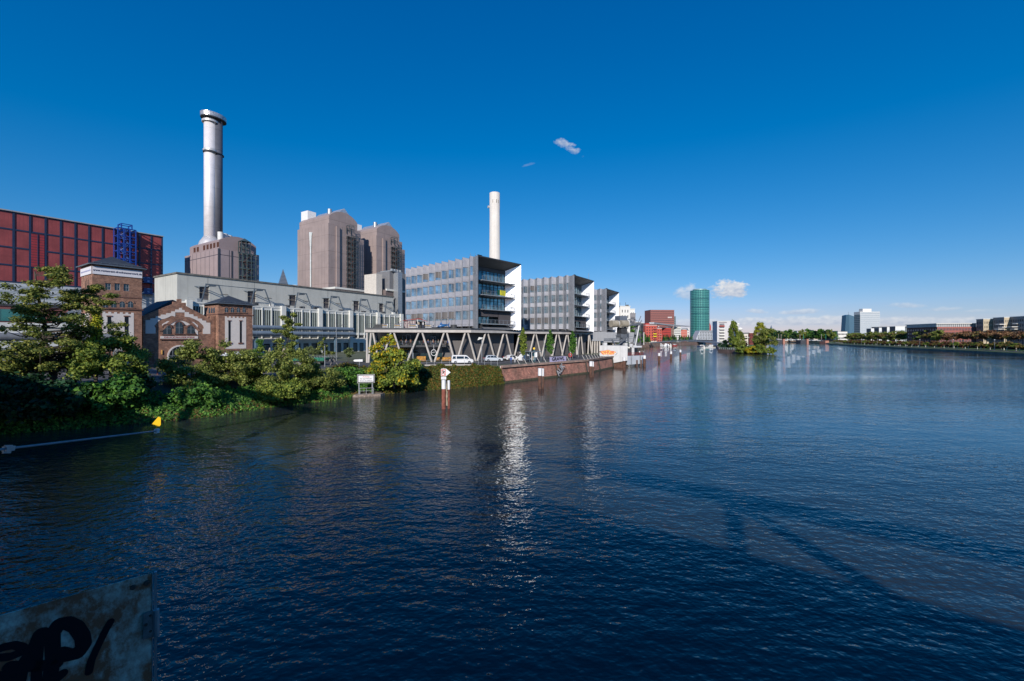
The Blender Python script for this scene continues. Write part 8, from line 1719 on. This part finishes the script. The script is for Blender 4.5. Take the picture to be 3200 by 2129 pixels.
# right bank: upper row of big brown planes, lower row of small trees with white trunk guards
up_k = [fartree('plane_tree', 'brown leaved plane tree in the upper row on the far bank', 10.4, 5.2, brown, 1900, .42, 121, 'flat'), fartree('plane_tree', 'russet plane tree in the upper row on the far bank', 10.6, 5.0, rusty, 1900, .42, 122, 'flat'), fartree('plane_tree', 'green plane tree in the upper row on the far bank', 12.5, 5.2, olive, 1900, .45, 123)]
for k_ in up_k: k_['group'] = 'plane trees in the upper row on the far bank'
tot_ = sum(math.hypot(RB[i + 1][0] - RB[i][0], RB[i + 1][1] - RB[i][1]) for i in range(len(RB) - 1))
s_ = 170; k = 0
while s_ < 840:
    (x, y), d_ = along(RB, s_); kk = k % 2 if s_ < 470 else (2 if k % 3 else 1)
    place(up_k[kk], USED, (x + .88 * (29 + 3 * (k % 2)), y - .47 * 29, 4.2), k * 1.7, None, None, rg.uniform(.9, 1.12)); s_ += 7.6 if s_ < 470 else 9.5; k += 1
lo_k = [fartree('young_tree', 'small orange brown tree with white trunk guard on the far bank lawn', 5.0, 2.5, rusty, 900, .3, 131, 'flat', barkw, .2), fartree('young_tree', 'small green yellow tree with white trunk guard on the far bank lawn', 4.9, 2.4, ygreen, 900, .3, 132, 'flat', barkw, .2), fartree('young_tree', 'small reddish tree with white trunk guard on the far bank lawn', 5.0, 2.4, reddish, 900, .3, 133, 'flat', barkw, .2)]
for k_ in lo_k: k_['group'] = 'small trees with white trunk guards on the far bank lawn'
s_ = 205; k = 0
while s_ < 830:
    (x, y), d_ = along(RB, s_)
    if not (292 < s_ < 303 or 250 < s_ < 262 or 214 < s_ < 236): place(lo_k[(k * 5) % 3 if s_ > 400 else k % 2], USED, (x + .88 * (11 + 2 * (k % 2)), y - .47 * 11, 1.7), k * 2.1, None, None, rg.uniform(.85, 1.15))
    s_ += 6.4; k += 1
hd = thing('dark_hedge', 'long dark wine red hedge behind the small trees on the far bank', 'hedge', (0, 0, 0)); cc = []
for i in range(150): (x, y), d_ = along(RB, 150 + i * 4.6); cc.append((x + .88 * 22, y - .47 * 22, 3.4, 2.8, 2.8, 1.5))
obj('foliage', leafmesh('foliage', cc, 16000, .5, 141, leafmat('leaf_wine', ['1c1210', '2a1614', '1a2416', '201a12'], trans=.05), shell=.6), hd)
# ================================================================ labels: tell the members of a row apart by their place in it
def suf(n): return '%d%s' % (n, 'th' if 10 <= n % 100 <= 20 else {1: 'st', 2: 'nd', 3: 'rd'}.get(n % 10, 'th'))
bpy.context.view_layer.update(); same = {}
for o in bpy.data.objects:
    if o.parent is None and o.get('label') and o.get('group'): same.setdefault(o['label'], []).append(o)
for lab, os_ in same.items():
    if len(os_) > 1:
        os_.sort(key=lambda o: o.location.x / max(1.0, o.location.y))
        for k, o in enumerate(os_): o['label'] = '%s, %s from the left' % (' '.join(lab.split()[:12]), suf(k + 1))
